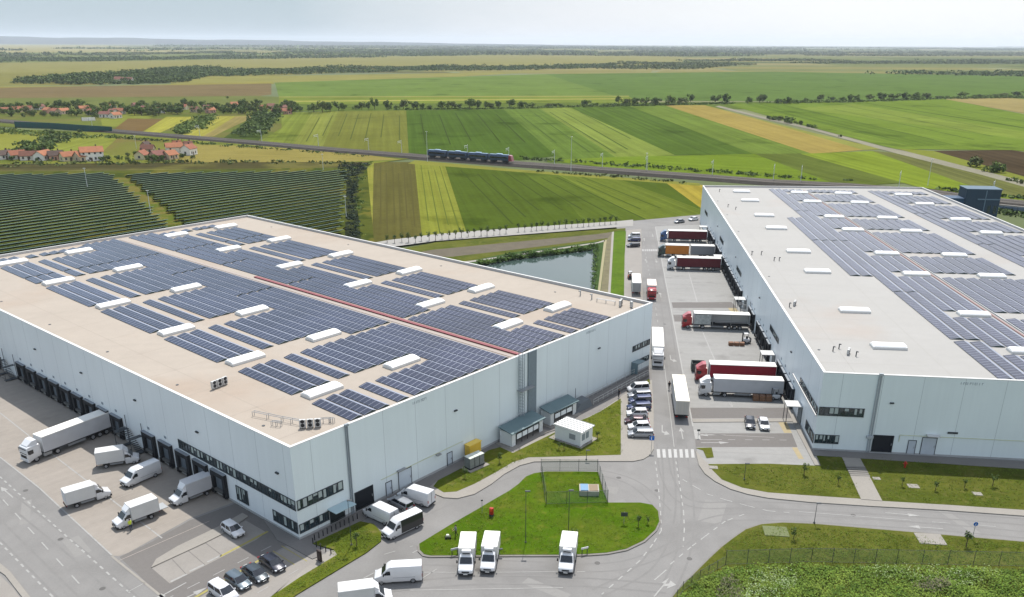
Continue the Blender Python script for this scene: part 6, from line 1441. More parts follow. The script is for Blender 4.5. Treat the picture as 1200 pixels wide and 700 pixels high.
# the long hedgerow of trees across the middle distance: (pixel x, base y, height px, width px)
row = [(345, 131, 8, 9), (368, 132, 11, 12), (378, 132, 13, 11), (387, 131, 11, 12), (397, 130, 10, 11), (403, 129.5, 7, 6), (417, 129, 6, 8), (424, 129, 9, 8), (432, 129, 9, 7), (439, 128.5, 13, 9), (455, 129, 11, 9),
       (465, 128.5, 5, 6), (473, 128.5, 11, 10), (485, 128.5, 9, 11), (493, 128.5, 7, 8), (503, 128.5, 5, 8), (519, 128.5, 10, 11), (530, 128, 9, 11), (539, 128, 6, 7), (550, 128, 12, 13), (560, 128, 10, 9), (569, 127.5, 9, 10), (576, 127.5, 6, 8), (584, 127, 8, 9), (597, 126.5, 10, 12),
       (611, 127, 8, 9), (624, 126, 6, 14), (643, 125.5, 4, 9), (651, 125.5, 4, 7), (658, 125.5, 4, 7), (686, 124.5, 7, 11), (725, 122, 10, 7), (734, 124, 8, 10), (744, 124, 9, 11), (756, 123.5, 9, 11), (768, 123.5, 9, 11), (783, 123.5, 12, 14), (799, 122.5, 8, 12), (809, 120, 9, 8),
       (838, 121.5, 10, 12), (851, 122, 12, 12), (876, 122, 9, 9), (890, 121, 9, 9), (894, 120, 9, 8), (912, 121.5, 6, 8), (922, 122.5, 9, 8), (943, 119.5, 5, 8), (961, 119, 8, 10), (974, 118.5, 5, 8), (986, 119.5, 6, 8), (995, 119, 8, 10), (1005, 119.5, 9, 9), (1019, 118, 7, 11), (1032, 118, 9, 15), (1047, 117.5, 8, 14), (1061, 117.5, 9, 12),
       (1073, 117.5, 10, 12), (1085, 116, 7, 11), (1100, 115.5, 3, 10), (1130, 114, 6, 13), (1146, 113.5, 3, 12), (1165, 113, 3, 14), (1176, 113, 4, 13), (1193, 113, 6, 14), (1215, 112, 5, 14)]
for i, (x, y, hp, wp) in enumerate(row):
    pr = protos[i % 5]; m_ = mpp(y); o = put(pr, (x, y), 1, '%s tree from the left in the long tree line behind the fields' % ordn(i), 'trees of the long tree line')
    sz_ = hp * m_ / 8; o.scale = (max(.35, wp * m_ / 8.5) * 1.0, max(.35, wp * m_ / 8.5) * .9, max(.3, sz_))
for i, (x, y, h_) in enumerate([(902, 140, 1.2), (908, 141, 1.3), (915, 142, 1.5), (921, 143.5, 1.8), (927, 145, 1.8), (938, 146.5, 1.2), (949, 149.5, 1.0), (954, 150.5, 1.0), (1144, 196, 2.0), (1161, 202, 1.6), (1167, 202.5, 1.9), (985, 161, .7), (905, 141, 1.0), (1188, 213, .8), (1196, 216, .8), (1182, 212.5, .6)]):
    put(bush_protos[i % 3], (x, y), h_ * .8, '%s roadside bush along the dirt road from the far end' % ordn(i), 'bushes along the dirt road')

def wood(name, poly, spacing, h, sz, n_leaf, lm, label, gap=0.0, z=GZ):
    """a far wood that reads as one mass, still leaf clumps over uneven ground plan"""
    rr = random.Random(len(name) + int(poly[0][0]) + 5); pts = [p.xy for p in P(poly, z)]
    x0, x1 = min(p.x for p in pts), max(p.x for p in pts); y0, y1 = min(p.y for p in pts), max(p.y for p in pts)
    def inside(x, y):
        c = False; n_ = len(pts)
        for i in range(n_):
            a, b_2 = pts[i], pts[(i + 1) % n_]
            if (a.y > y) != (b_2.y > y) and x < (b_2.x - a.x) * (y - a.y) / (b_2.y - a.y) + a.x: c = not c
        return c
    b = MB(); y = y0; cnt_ = 0
    while y < y1:
        x = x0
        while x < x1:
            xx, yy = x + rr.uniform(-.5, .5) * spacing, y + rr.uniform(-.5, .5) * spacing
            if gap and math.sin(xx / (spacing * 9.7) + 2.1 * math.sin(yy / (spacing * 6.3))) * .5 + .5 + rr.uniform(-.12, .12) < gap: x += spacing; continue
            if inside(xx, yy):
                hh = h * rr.uniform(.5, 1.3) * (.85 + .25 * math.sin(xx / 41.0)); leaves(b, (xx, yy, z + hh * .55), spacing * .62, spacing * .62, hh * .5, n_leaf, sz, rr); cnt_ += 1
            x += spacing
        y += spacing
    if not b.v: return
    o = b.build(name, lm); tag(o, label, None, None, 'stuff'); return o
wood('woodland', [(12, 98), (40, 92), (140, 88), (200, 82), (262, 82), (256, 88), (212, 98), (100, 100)], 15, 9, 1.7, 60, M_leaf[0], 'dark wood beyond the village')
wood('woodland', [(250, 83), (330, 81), (480, 79), (640, 77), (720, 76), (720, 79), (640, 82), (480, 84), (330, 88), (256, 90)], 17, 7, 2.0, 26, M_leaf[0], 'long band of woodland across the middle distance', .12)
wood('woodland', [(700, 76), (800, 72), (900, 70), (1300, 72), (1300, 75), (900, 75), (800, 82), (700, 81)], 24, 7, 2.8, 18, M_leaf[2], 'band of scattered woodland far right', .42)
wood('woodland', [(970, 85), (1090, 84), (1300, 90), (1300, 92.5), (1090, 88), (975, 87)], 22, 7, 2.5, 20, M_leaf[0], 'thin line of trees beyond the green field far right', .3)
wood('woodland', [(-100, 70), (120, 68), (262, 66), (330, 67), (330, 69.5), (240, 69.5), (120, 72), (-100, 76)], 24, 8, 2.8, 18, M_leaf[0], 'broad band of woodland far left', .15)
wood('woodland', [(-100, 66), (120, 63.5), (262, 61), (300, 62.5), (262, 63), (120, 65.5), (-100, 68)], 24, 8, 2.8, 16, M_leaf[2], 'thin upper band of woodland far left', .3)
wood('woodland', [(330, 62), (420, 59), (560, 58), (700, 61), (700, 64), (560, 65), (420, 68), (330, 69)], 34, 11, 4.2, 12, M_leaf[0], 'dark woodland patches near the horizon', .38)
wood('woodland', [(640, 64), (800, 60), (1300, 63), (1300, 66), (900, 66), (700, 67.5)], 40, 10, 5, 10, M_leaf[2], 'distant woodland line near the horizon, right', .45)
fr = random.Random(12)
for i in range(34):
    xx = fr.uniform(-250, 1250); yy = fr.choice([54.2, 55, 56, 57.3, 58.8, 60.2, 62, 64]) + fr.uniform(-.3, .3); ww = fr.uniform(60, 420)
    wood('woodland', [(xx, yy), (xx + ww, yy + ww * .004), (xx + ww, yy + .5 + ww * .004), (xx, yy + .6)], 60 if yy > 57 else 110, 13, 8 if yy > 57 else 14, 9, M_leaf[i % 3], 'distant strip of trees under the horizon', .3)
# near scrub between village plots and by the railway
wood('scrub', [(298, 134), (330, 132), (318, 148), (300, 161), (276, 161), (285, 150)], 9, 3.5, 1.0, 40, M_leaf[0], 'dark scrub right of the village plots')
wood('scrub', [(232, 139), (254, 136), (240, 150), (222, 158), (205, 158), (212, 149)], 8, 3.2, .9, 40, M_leaf[1], 'scrub strip between the yellow plots')
wood('scrub', [(30, 171), (52, 163), (90, 160), (60, 176), (40, 184), (0, 186)], 9, 6, 1.0, 50, M_leaf[0], 'dark trees behind the near row of houses')
wood('hedge', [(-100, 150), (0, 151), (80, 157), (135, 161), (135, 164), (70, 161), (0, 157), (-100, 157)], 8, 2.2, .8, 30, M_leaf[1], 'hedge along the railway on the left')
wood('hedge', [(135, 160), (300, 173), (430, 183), (430, 184.5), (300, 175), (135, 163)], 6, 1.2, .6, 26, M_leaf[0], 'dark hedge along the railway')
wood('hedge', [(610, 186), (715, 193), (835, 201.5), (900, 206.5), (1000, 212.5), (1000, 213.5), (900, 208.5), (835, 203.5), (715, 194.6), (610, 187.6)], 4, 1.6, .6, 24, M_leaf[0], 'dark hedge along the far side of the railway')
wood('hedge', [(600, 199), (700, 206), (815, 215.5), (815, 217), (700, 207.5), (600, 200)], 4, 1.2, .6, 20, M_leaf[2], 'low hedge along the near side of the railway')
wood('hedge', [(1090, 219), (1150, 228), (1330, 244), (1330, 247), (1150, 231), (1090, 222)], 5, 2.2, .8, 26, M_leaf[0], 'dark hedge beyond the rail yard on the right')
wood('hedge', [(1130, 243), (1200, 251), (1330, 264), (1330, 268), (1200, 256), (1140, 248)], 5, 2, .8, 26, M_leaf[0], 'hedge in front of the tracks on the right')
wood('ditch_scrub', [(0, 192), (220, 189.5), (420, 190.5), (420, 193), (220, 193), (0, 196)], 7, 1.3, .8, 22, M_leaf[2], 'rough scrub along the ditch above the solar farm')
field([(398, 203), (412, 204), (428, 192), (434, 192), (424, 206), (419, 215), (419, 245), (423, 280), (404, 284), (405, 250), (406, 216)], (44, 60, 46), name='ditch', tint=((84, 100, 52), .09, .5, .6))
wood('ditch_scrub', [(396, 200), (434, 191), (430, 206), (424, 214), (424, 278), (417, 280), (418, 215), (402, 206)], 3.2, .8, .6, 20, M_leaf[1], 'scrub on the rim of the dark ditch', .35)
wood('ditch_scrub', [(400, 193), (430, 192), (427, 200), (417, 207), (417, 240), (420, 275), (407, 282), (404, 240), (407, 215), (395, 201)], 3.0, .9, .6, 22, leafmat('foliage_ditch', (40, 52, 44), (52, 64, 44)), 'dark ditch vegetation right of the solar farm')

wood('hedge', [(684, 125), (700, 124.5), (860, 121), (860, 122.2), (700, 126), (684, 126.2)], 5, 2.6, .9, 24, M_leaf[1], 'low hedge under the tree line, centre right')
wood('hedge', [(900, 121), (1000, 119), (1100, 115.5), (1330, 111.5), (1330, 113), (1100, 117), (1000, 120.5), (900, 122.5)], 6, 2.8, 1.0, 22, M_leaf[1], 'low hedge under the tree line on the right', .2)
wood('hedge', [(400, 129), (600, 127), (680, 125), (680, 126), (600, 128.2), (400, 130.2)], 5, 1.8, .8, 22, M_leaf[1], 'low hedge under the tree line, left of centre', .25)
# village
P_walls = [mat('house_wall_%d' % i, c, .85, sun=False, k=.9, var=((.4, .08),)) for i, c in enumerate([(214, 208, 196), (196, 176, 148), (224, 220, 212), (190, 150, 130), (206, 196, 160)])]
P_tile = [mat('roof_tile_%d' % i, c, .85, sun=False, k=.62, var=((.6, .15), (3, .1))) for i, c in enumerate([(150, 92, 66), (120, 78, 62), (168, 108, 74), (88, 70, 62), (134, 86, 74)])]
M_hw = mat('house_window', (60, 64, 70), .3, sun=False)
def house(label, L_, W_, hw_, rise, wall, tile, group, chim=True):
    e = empty('house', label=label, cat='house', group=group); l2, w2_ = L_ / 2, W_ / 2
    MB().add([(-l2, -w2_, -.6), (l2, -w2_, -.6), (l2, w2_, -.6), (-l2, w2_, -.6), (-l2, -w2_, hw_), (l2, -w2_, hw_), (l2, w2_, hw_), (-l2, w2_, hw_), (-l2, 0, hw_ + rise - .12), (l2, 0, hw_ + rise - .12)],
             [(0, 1, 5, 4), (1, 2, 6, 9, 5), (2, 3, 7, 6), (3, 0, 4, 8, 7)]).build('wall', wall, e)
    o_ = .45; r_ = MB()
    for s in (-1, 1):
        a = [(-l2 - o_, s * (w2_ + o_), hw_ - .2), (l2 + o_, s * (w2_ + o_), hw_ - .2), (l2 + o_, 0, hw_ + rise), (-l2 - o_, 0, hw_ + rise)]
        v = a + [(x, y, z - .15) for x, y, z in a]; fs = [(0, 1, 2, 3), (7, 6, 5, 4), (0, 4, 5, 1), (1, 5, 6, 2), (3, 7, 4, 0)]
        r_.add(v, fs if s < 0 else [tuple(reversed(q)) for q in fs])
    rf = r_.build('roof', tile, e)
    if chim: MB().box(l2 * .4, .4, hw_ + rise * .4, l2 * .4 + .6, 1.0, hw_ + rise + .8).build('chimney', P_tile[3], rf)
    n_ = max(2, int(L_ / 2.6))
    for lv in range(1 if hw_ < 4.5 else 2):
        for i in range(n_):
            x = -l2 + (i + .5) * L_ / n_; z = 1.0 + lv * 2.8
            for s in (-1, 1): MB().box(x - .5, s * w2_ - .03, z, x + .5, s * w2_ + .03, z + 1.3).build('window', M_hw, e)
        for s in (-1, 1): MB().box(s * l2 - .03, -.6, 1.0 + lv * 2.8, s * l2 + .03, .6, 2.3 + lv * 2.8).build('window', M_hw, e)
    MB().box(-l2 * .2, -w2_ - .04, 0, -l2 * .2 + .9, -w2_ - .0, 2.1).build('door', M_bark, e)
    return e
hr = random.Random(5)
near_h = [(6, 187, 13, 9, 3, .1, 2, 3), (21, 187, 14, 9, 3, .5, 0, 0), (36, 188, 16, 9, 3, .0, 0, 1), (52, 188, 17, 10, 3.4, .6, 2, 2), (66, 188, 12, 9, 3.2, .2, 3, 3), (82, 189, 15, 9, 3.2, .5, 4, 2), (101, 189, 17, 12, 3.4, .0, 1, 2), (131, 189, 0, 0, 0, 0, 0, 0),
          (167, 187, 13, 9, 3, 1.2, 4, 0), (186, 188, 13, 9, 3.4, .1, 3, 4), (200, 187, 12, 9, 3, .8, 1, 2), (174, 180, 12, 8, 3, -.3, 1, 1), (205, 180, 16, 10, 4.2, -.4, 0, 2), (222, 182, 13, 10, 4.2, 1.0, 2, 0), (221, 175, 8, 7, 2.8, .3, 1, 1), (172, 176, 8, 7, 3, .4, 3, 3), (208, 174, 8, 6, 2.6, .3, 1, 0)]
desc = ['low white house with dark roof, far left of the near row', 'white house with orange roof, second in the near row', 'long house with reddish roof beside the dirt verge', 'pale house with steep orange roof left of the brown one', 'brown house with dark roof in the near row', 'yellowish house with orange roof in the near row', 'broad house with orange roof left of the white two-storey house', '',
        'small yellowish house with orange roof right of the garden', 'house with pinkish roof at the edge of the beige field', 'house with red gable beside the round tree', 'small brown house behind the yellowish one', 'grey-sided house with big orange roof', 'house with blue-grey wall and red roof at the row end', 'tiny house behind the row end', 'dark small shed at the back of the gardens', 'small tan shed between the back houses']
for q, d in zip(near_h, desc):
    if not q[2]: continue
    p = G(q[0], q[1], GZ); e = house(d, q[2] * .56, q[3] * .6, q[4] * .95, 2.2, P_walls[q[6]], P_tile[q[7]], 'village houses in the near row'); e.location = p; e.rotation_euler = (0, 0, q[5] + (.9 if near_h.index(q) % 3 == 0 else .35))
p = G(108, 190.5, GZ); e = house('white two-storey house with orange roof', 11, 8.5, 5.2, 2.4, P_walls[2], P_tile[2], 'village houses in the near row'); e.location = G(109, 188.5, GZ); e.rotation_euler = (0, 0, .5)
far_h = [(8, 133), (20, 132, 1), (33, 131), (57, 133), (66, 134, 2), (75, 134), (99, 131), (110, 135), (118, 133), (124, 138, 2), (133, 135), (140, 134), (136, 139), (160, 127), (170, 131), (206, 131), (215, 129, 1), (229, 132), (243, 130), (247, 133, 1), (275, 126), (309, 130), (318, 128), (324, 133, 1), (336, 134), (331, 130), (-14, 134), (47, 129), (130, 128), (188, 133)]
for i, q in enumerate(far_h):
    e = house('%s house from the left in the far village among trees' % ordn(i), hr.uniform(6.5, 9.5), hr.uniform(5.5, 7), 3.3, 2.0, P_walls[hr.randrange(5)], P_tile[hr.choice([0, 2, 4, 1, 0])], 'far village houses', chim=hr.random() < .5)
    e.location = G(q[0], q[1], GZ); e.rotation_euler = (0, 0, hr.uniform(-.6, 1.2))
vt = [(5, 131, 9), (15, 128, 6), (24, 129, 7), (45, 130, 9), (52, 137, 5), (72, 127, 9), (78, 129, 7), (84, 136, 8), (90, 137, 9), (92, 131, 7), (104, 131, 6), (104, 136, 6), (112, 139, 6), (123, 132, 8), (127, 131, 6), (145, 133, 7), (151, 134, 9), (158, 136, 10), (166, 136, 10), (174, 135, 10), (180, 132, 9), (186, 136, 8), (182, 128, 9), (193, 134, 9),
      (200, 132, 8), (208, 134, 10), (211, 131, 9), (225, 127, 9), (226, 132, 7), (235, 134, 6), (238, 127, 6), (254, 130, 8), (258, 132, 8), (264, 128, 5), (268, 127, 6), (262, 134, 7), (270, 134, 7), (280, 134, 8), (288, 134, 8), (290, 128, 8), (296, 130, 7), (300, 133, 7), (304, 130, 8), (313, 133, 6), (340, 128, 8), (347, 131, 7), (352, 131, 5), (-20, 131, 8), (-8, 133, 8), (35, 136, 6), (40, 137, 7), (62, 137, 5), (68, 138, 6), (266, 116, 3), (13, 137, 5), (28, 138, 5), (120, 128, 6), (143, 128, 6), (196, 129, 8), (246, 127, 6)]
_vr = random.Random(8)
for _ in range(92):
    _x = _vr.uniform(-20, 345); vt.append((_x, _vr.uniform(126.5, 137.5) - (2.5 if _x > 200 else 0), _vr.uniform(4.5, 9.5)))
for i, (x, y, hp) in enumerate(vt):
    m_ = mpp(y); o = put(protos[(i * 3) % 5], (x, y), hp * m_ / 8 * 1.05, '%s far village tree, %s' % ('tall' if hp > 8 else 'middling' if hp > 6 else 'low', across(x, y)), 'trees in the far village')
for i, (x, y, hp) in enumerate([(46, 184, 17), (38, 185, 14), (55, 182, 14), (28, 186, 11), (67, 186, 10), (180, 189.5, 9), (174, 189.5, 7), (191, 189, 7), (126, 189, 7), (119, 189.5, 6), (213, 172, 6), (60, 159, 7), (94, 156.5, 5), (150, 184, 5), (207, 158, 5), (212, 157, 6), (15, 189, 6), (44, 190, 5), (72, 184, 8), (90, 183, 7), (95, 187, 6), (118, 185, 7), (140, 188, 6), (150, 189, 5), (160, 184, 7), (190, 183, 7), (200, 177, 6), (214, 186, 6), (226, 187, 5), (60, 190, 4)]):
    m_ = mpp(y); o = put(protos[(i * 2 + 1) % 5], (x, y), hp * m_ / 8, '%s near village tree, %s' % ('tall' if hp > 10 else 'small', across(x, y)), 'trees near the front houses')

# saplings lining the pond path and lawns
sap = []
for i in range(3): sap.append(make_tree('sapling', '', 'tree', 2.8, 1.3, 120, .16, M_leaf[0], 60 + i, .42))
def real(x, y): return (300 + x / 4, 190 + y / 4) if False else (x, y)
spx = [(453.8, 287), (462.5, 287.5), (471, 286.5), (479, 287), (487, 287), (493.8, 285), (503, 284.5), (510.5, 284.5), (518, 283), (526, 282.5), (533.8, 282), (540.8, 281), (548.8, 280), (555.8, 279.5), (563.8, 279), (570.8, 278.5), (578.8, 278), (585.8, 277.3), (593, 276.5),
       (607.5, 274.5), (615, 274), (622.5, 273.3), (628.8, 272.7), (635, 272), (642, 271.5), (650, 271), (655.5, 270.3), (662.5, 269.8), (670, 269.3), (677, 268.7), (683.8, 268.3), (690, 267.8), (696, 267.2), (702.5, 266.6), (708.8, 266), (715.5, 265.4), (721.8, 265)]
for i, (x, y) in enumerate(spx): put(sap[i % 3], (x, y - 2.5), .95 + (i % 4) * .08, '%s young tree from the left along the pond path' % ordn(i), 'young trees along the pond path', z=.03)
for x, y, s, lb in ((942, 557, 1.0, 'small round bush-like sapling in the lawn left of the path'), (1132, 641, 1.2, 'rounded sapling beside the blue arrow sign'), (1163, 570, 1.0, 'thin sapling in the right lawn near the kerb'), (578, 640, .9, 'thin sapling beside the middle of the island'), (748, 617, .9, 'leaning sapling at the right end of the island'), (759, 615, .6, 'small dark bush at the right end of the island'),
                    (700, 515, .8, 'thin sapling on the lawn right of the cabin'), (655, 527, .7, 'sapling in front of the cabin on the left'), (661, 527, .7, 'second sapling in front of the cabin'), (545, 560, .9, 'sapling left of the chiller on the lawn'), (585, 543, .9, 'sapling in the shade right of the chiller'), (418, 640, 1.1, 'pale young tree on the entrance lawn'), (982, 568, .8, 'thin sapling in the middle of the near right lawn'),
                    (1057, 570, .8, 'sapling right of the steps'), (1096, 575, .8, 'thin sapling in the middle of the right lawn'), (1130, 572, .8, 'thin sapling left of the round cover'), (930, 632, .9, 'thin low bush in the grass right of the slab'), (675, 636, 1.0, 'small sapling behind the right lamp post')):
    put(sap[int(x) % 3], (x, y), s * .72, lb, 'saplings on the lawns', z=.15)

# rough growth beyond the fence at the bottom right
def scatter(name, poly, n_, sz, hh, lm, label, seed, z=.13):
    rr = random.Random(seed); pts = [p.xy for p in P(poly, z)]; x0, x1 = min(p.x for p in pts), max(p.x for p in pts); y0, y1 = min(p.y for p in pts), max(p.y for p in pts)
    def inside(x, y):
        c = False
        for i in range(len(pts)):
            a, b_2 = pts[i], pts[(i + 1) % len(pts)]
            if (a.y > y) != (b_2.y > y) and x < (b_2.x - a.x) * (y - a.y) / (b_2.y - a.y) + a.x: c = not c
        return c
    b = MB(); k = 0
    while k < n_:
        x, y = rr.uniform(x0, x1), rr.uniform(y0, y1)
        if not inside(x, y): continue
        k += 1; g_ = (math.sin(x * .9 + 1.3 * math.sin(y * .6)) + math.sin(y * 1.1 + 2 * math.sin(x * .35))) * .25 + .5
        for _ in range(5):
            h_ = rr.uniform(.2, 1) * hh * (.35 + g_); p = Vector((x + rr.gauss(0, .25), y + rr.gauss(0, .25), z + h_)); nn = Vector((rr.gauss(0, .6), rr.gauss(0, .6), 1)).normalized(); a = nn.orthogonal().normalized(); a.rotate(Matrix.Rotation(rr.uniform(0, 6.3), 3, nn)); q = nn.cross(a); s = sz * rr.uniform(.5, 1.4)
            b.add([p - a * s, p - q * s * .5, p + a * s, p + q * s * .5], [(0, 1, 2, 3)])
    o = b.build(name, lm); tag(o, label, None, None, 'stuff')
wp = [(786, 714), (812, 686), (852, 667), (950, 664), (1050, 666), (1200, 669), (1320, 673), (1320, 780), (775, 780)]
scatter('weeds', wp, 15000, .13, .6, leafmat('weeds_green', (90, 112, 42), (108, 126, 52)), 'rough green weeds beyond the wire fence', 1)
scatter('weeds', wp, 2600, .14, .6, leafmat('weeds_dark', (70, 92, 38), (88, 108, 44)), 'dark rough weeds beyond the wire fence', 2)
scatter('blossom', [(868, 712), (878, 675), (925, 667), (936, 688), (905, 714)], 170, .09, 1.3, mat('blossom', (140, 154, 112), .9, sun=False), 'white blossom on elder scrub near the road bend', 3)
scatter('blossom', [(1000, 676), (1030, 668), (1120, 668), (1180, 675), (1130, 690), (1100, 680), (1030, 684)], 150, .08, 1.2, mat('blossom', (140, 154, 112), .9, sun=False), 'white blossom on scrub along the fence', 4)
for q in ([(842, 705), (845, 680), (860, 676), (873, 690), (868, 710)], [(1070, 690), (1085, 683), (1112, 685), (1116, 693), (1090, 697)]):
    scatter('bare_scrub', q, 130, .14, .9, mat('dead_brush', (92, 92, 66), .9, sun=False, var=((1, .2),)), 'grey-brown dead brush among the weeds', int(q[0][0]))
# tufts over the lawns so they read as grass
scatter('reeds', [(560, 309), (600, 301), (700, 290), (701, 292.5), (600, 305), (560, 313)], 900, .35, 1.3, leafmat('reed_green', (56, 78, 34), (78, 98, 40)), 'dark green reeds along the pond edge', 9)
scatter('reeds', [(696, 293), (701, 291), (697, 340), (693, 340)], 240, .25, .8, leafmat('reed_green', (56, 78, 34), (78, 98, 40)), 'reeds on the right bank of the pond', 10)
for nm_, poly, n_ in (('lawn_tufts', [(495, 650), (525, 620), (610, 570), (636, 556), (700, 556), (712, 592), (766, 600), (770, 615), (735, 642), (660, 649)], 2600), ('lawn_tufts', [(520, 574), (548, 548), (600, 538), (652, 508), (727, 470), (727, 530), (620, 535), (560, 564)], 1600), ('lawn_tufts', [(836, 548), (960, 548), (985, 534), (1007, 582), (900, 574)], 1300), ('lawn_tufts', [(1010, 536), (1320, 560), (1320, 604), (1034, 585)], 2400), ('lawn_tufts', [(800, 690), (860, 634), (892, 617), (990, 620), (1320, 648), (1320, 665), (850, 660)], 4200), ('lawn_tufts', [(330, 705), (400, 662), (445, 632), (422, 614), (386, 630), (396, 652), (320, 700)], 900)):
    scatter(nm_, poly, int(n_ * .6), .09, .12, mat('tuft_green', (112, 132, 48), .95, sun=False, k=.56, tint=((98, 116, 40), .8, .45, .6), spec=.05), 'short uneven grass tufts', int(poly[0][0]), z=.15)

# ------------------------------------------------------------------ solar farm
M_pvf = mat('farm_panel', (36, 52, 58), .3, sun=False, spec=.5); M_pvu = mat('farm_panel_back', (60, 84, 66), .6, sun=False, var=((.05, .25), (.4, .2))); M_pve = mat('farm_panel_edge', (150, 172, 148), .4, sun=False)
dA = Vector((math.cos(ang1), math.sin(ang1), 0)); dN = Vector((-dA.y, dA.x, 0))
def farm_row(p, q, label):
    d = (q - p); ln = d.length; e = empty('solar_table', (p.x, p.y, GZ), math.atan2(d.y, d.x), label, 'solar panels', 'ground solar tables behind the left warehouse')
    # module plane faces away from the camera (towards the sun), high edge towards the camera
    y0, z0, y1, z1 = -1.1, 1.7, 1.3, .7
    MB().add([(0, y0, z0), (ln, y0, z0), (ln, y1, z1), (0, y1, z1), (0, y0, z0 - .07), (ln, y0, z0 - .07), (ln, y1, z1 - .07), (0, y1, z1 - .07)], [(0, 1, 2, 3), (7, 6, 5, 4), (0, 4, 5, 1), (1, 5, 6, 2), (2, 6, 7, 3), (3, 7, 4, 0)], 0).build('module_plane', [M_pvf], e)
    MB().add([(0, y0, z0 - .09), (ln, y0, z0 - .09), (ln, y1, z1 - .09), (0, y1, z1 - .09)], [(3, 2, 1, 0)]).build('module_back', M_pvu, e)
    MB().box(0, y0 - .06, z0 - .12, ln, y0 - .002, z0 + .07).build('edge_rail', M_pve, e)
    b = MB(); x = 1.0
    while x < ln and ln > 2: b.box(x, -.9, 0, x + .12, -.78, 1.5).box(x, 1.0, 0, x + .12, 1.12, .75); x += max(9.0, ln / 12)
    b.build('support', M_dsteel, e)
P0 = G(0, 293, GZ); k = 0; _kr = [0, 0]
def k_row(b_): _kr[b_] += 1; return _kr[b_] - 1
def clipx(base, lo_fn, hi_fn): pass
for i in range(-12, 34):
    base = P0 + dN * (i * 5.5)
    pts_ = []
    # walk along the row and keep what falls inside the farm outline seen from above
    def pxof(v):
        d = v - Vector((0, 0, H)); zc = d.dot(fw); return (CX + FOC * d.dot(r2) / zc, CY - FOC * d.dot(u2) / zc) if zc > 1 else None
    segs = []; cur = None; t = -140
    while t < 420:
        v = base + dA * t; q = pxof(v); ok = False
        if q:
            x, y = q; gap = 137 + (y - 209) * 1.16
            top = 207 if x < 75 else 206.5 - (x - 75) * .012
            right = 402 - max(0, y - 215) * .05 + (8 if i % 2 else 0)
            ok = -60 < x < right and y > top and not (gap - 1 < x < gap + 8) and y < 330
            blk = 0 if x < gap else 1
        if ok and cur is None: cur = [t, t, blk]
        elif ok and cur[2] == blk: cur[1] = t
        elif cur: segs.append(cur); cur = [t, t, blk] if ok else None
        t += 3
    if cur: segs.append(cur)
    for c in segs:
        if c[1] - c[0] > 10:
            k += 1; farm_row(base + dA * c[0], base + dA * c[1], 'long ground solar table %s of the track, %s from the warehouse' % ('left' if c[2] == 0 else 'right', ordn(k_row(c[2]))))

# ------------------------------------------------------------------ railway things
def rail_pt(x):
    """point on the railway centre line at photo column x"""
    for (a, c), (d, f) in zip(zip(rail_top, rail_bot), zip(rail_top[1:], rail_bot[1:])):
        if a[0] <= x <= d[0]:
            t = (x - a[0]) / (d[0] - a[0]); p = (G(*a) + G(*c)) / 2; q = (G(*d) + G(*f)) / 2; return p.lerp(q, t), (q - p).normalized()
M_mast = mat('mast_pale', (186, 190, 190), .5, sun=False)
masts = [104, 232, 300, 368, 427, 466, 546, 596, 652, 709, 763, 838, 905, 938, 1052, 1160]
for i, x in enumerate(masts):
    p, d = rail_pt(x); nn = Vector((-d.y, d.x, 0)); e = empty('catenary_mast', (p.x + nn.x * 5.0, p.y + nn.y * 5.0, .6), math.atan2(d.y, d.x), '%s pale catenary mast from the left along the railway' % ordn(i), 'mast', 'catenary masts along the railway')
    MB().tube((0, 0, -1), (0, 0, 7.4), .16, 6, .1).build('pole', M_mast, e)
    b = MB().tube((0, 0, 6.9), (0, -3.4, 6.9), .09, 5).tube((0, 0, 5.6), (0, -3.2, 6.4), .09, 5).tube((0, -1.2, 5.9), (0, -1.2, 6.9), .07, 5).tube((0, -3.2, 5.4), (0, -3.2, 6.9), .06, 5)
    b.build('bracket', M_mast, e)
for x, y, h_, lb in ((501, 190, 16, 'tall thin light mast left of the blue train'), (669, 201, 17, 'tall thin light mast beside the railway right of the train'), (757, 201, 9, 'slim pole beside the railway behind the green field'), (1087, 218, 12, 'tall thin pole beyond the far corner of the white roof'), (103, 222, 9, 'thin white pole inside the solar farm, left part'), (177, 252, 9, 'thin white pole beside the solar farm track'), (160, 175, 8, 'pale pole in the field behind the village'), (379, 200, 8, 'thin pale pole at the ditch above the solar farm'), (406, 256, 8, 'thin pale pole in the dark ditch')):
    p = G(x, y, GZ); b = MB().tube((0, 0, 0), (0, 0, h_), .14, 6, .08).box(-.5, -.15, h_ - .1, .5, .15, h_ + .1); o = b.build('light_mast', M_mast); o.location = p; tag(o, lb, 'mast')
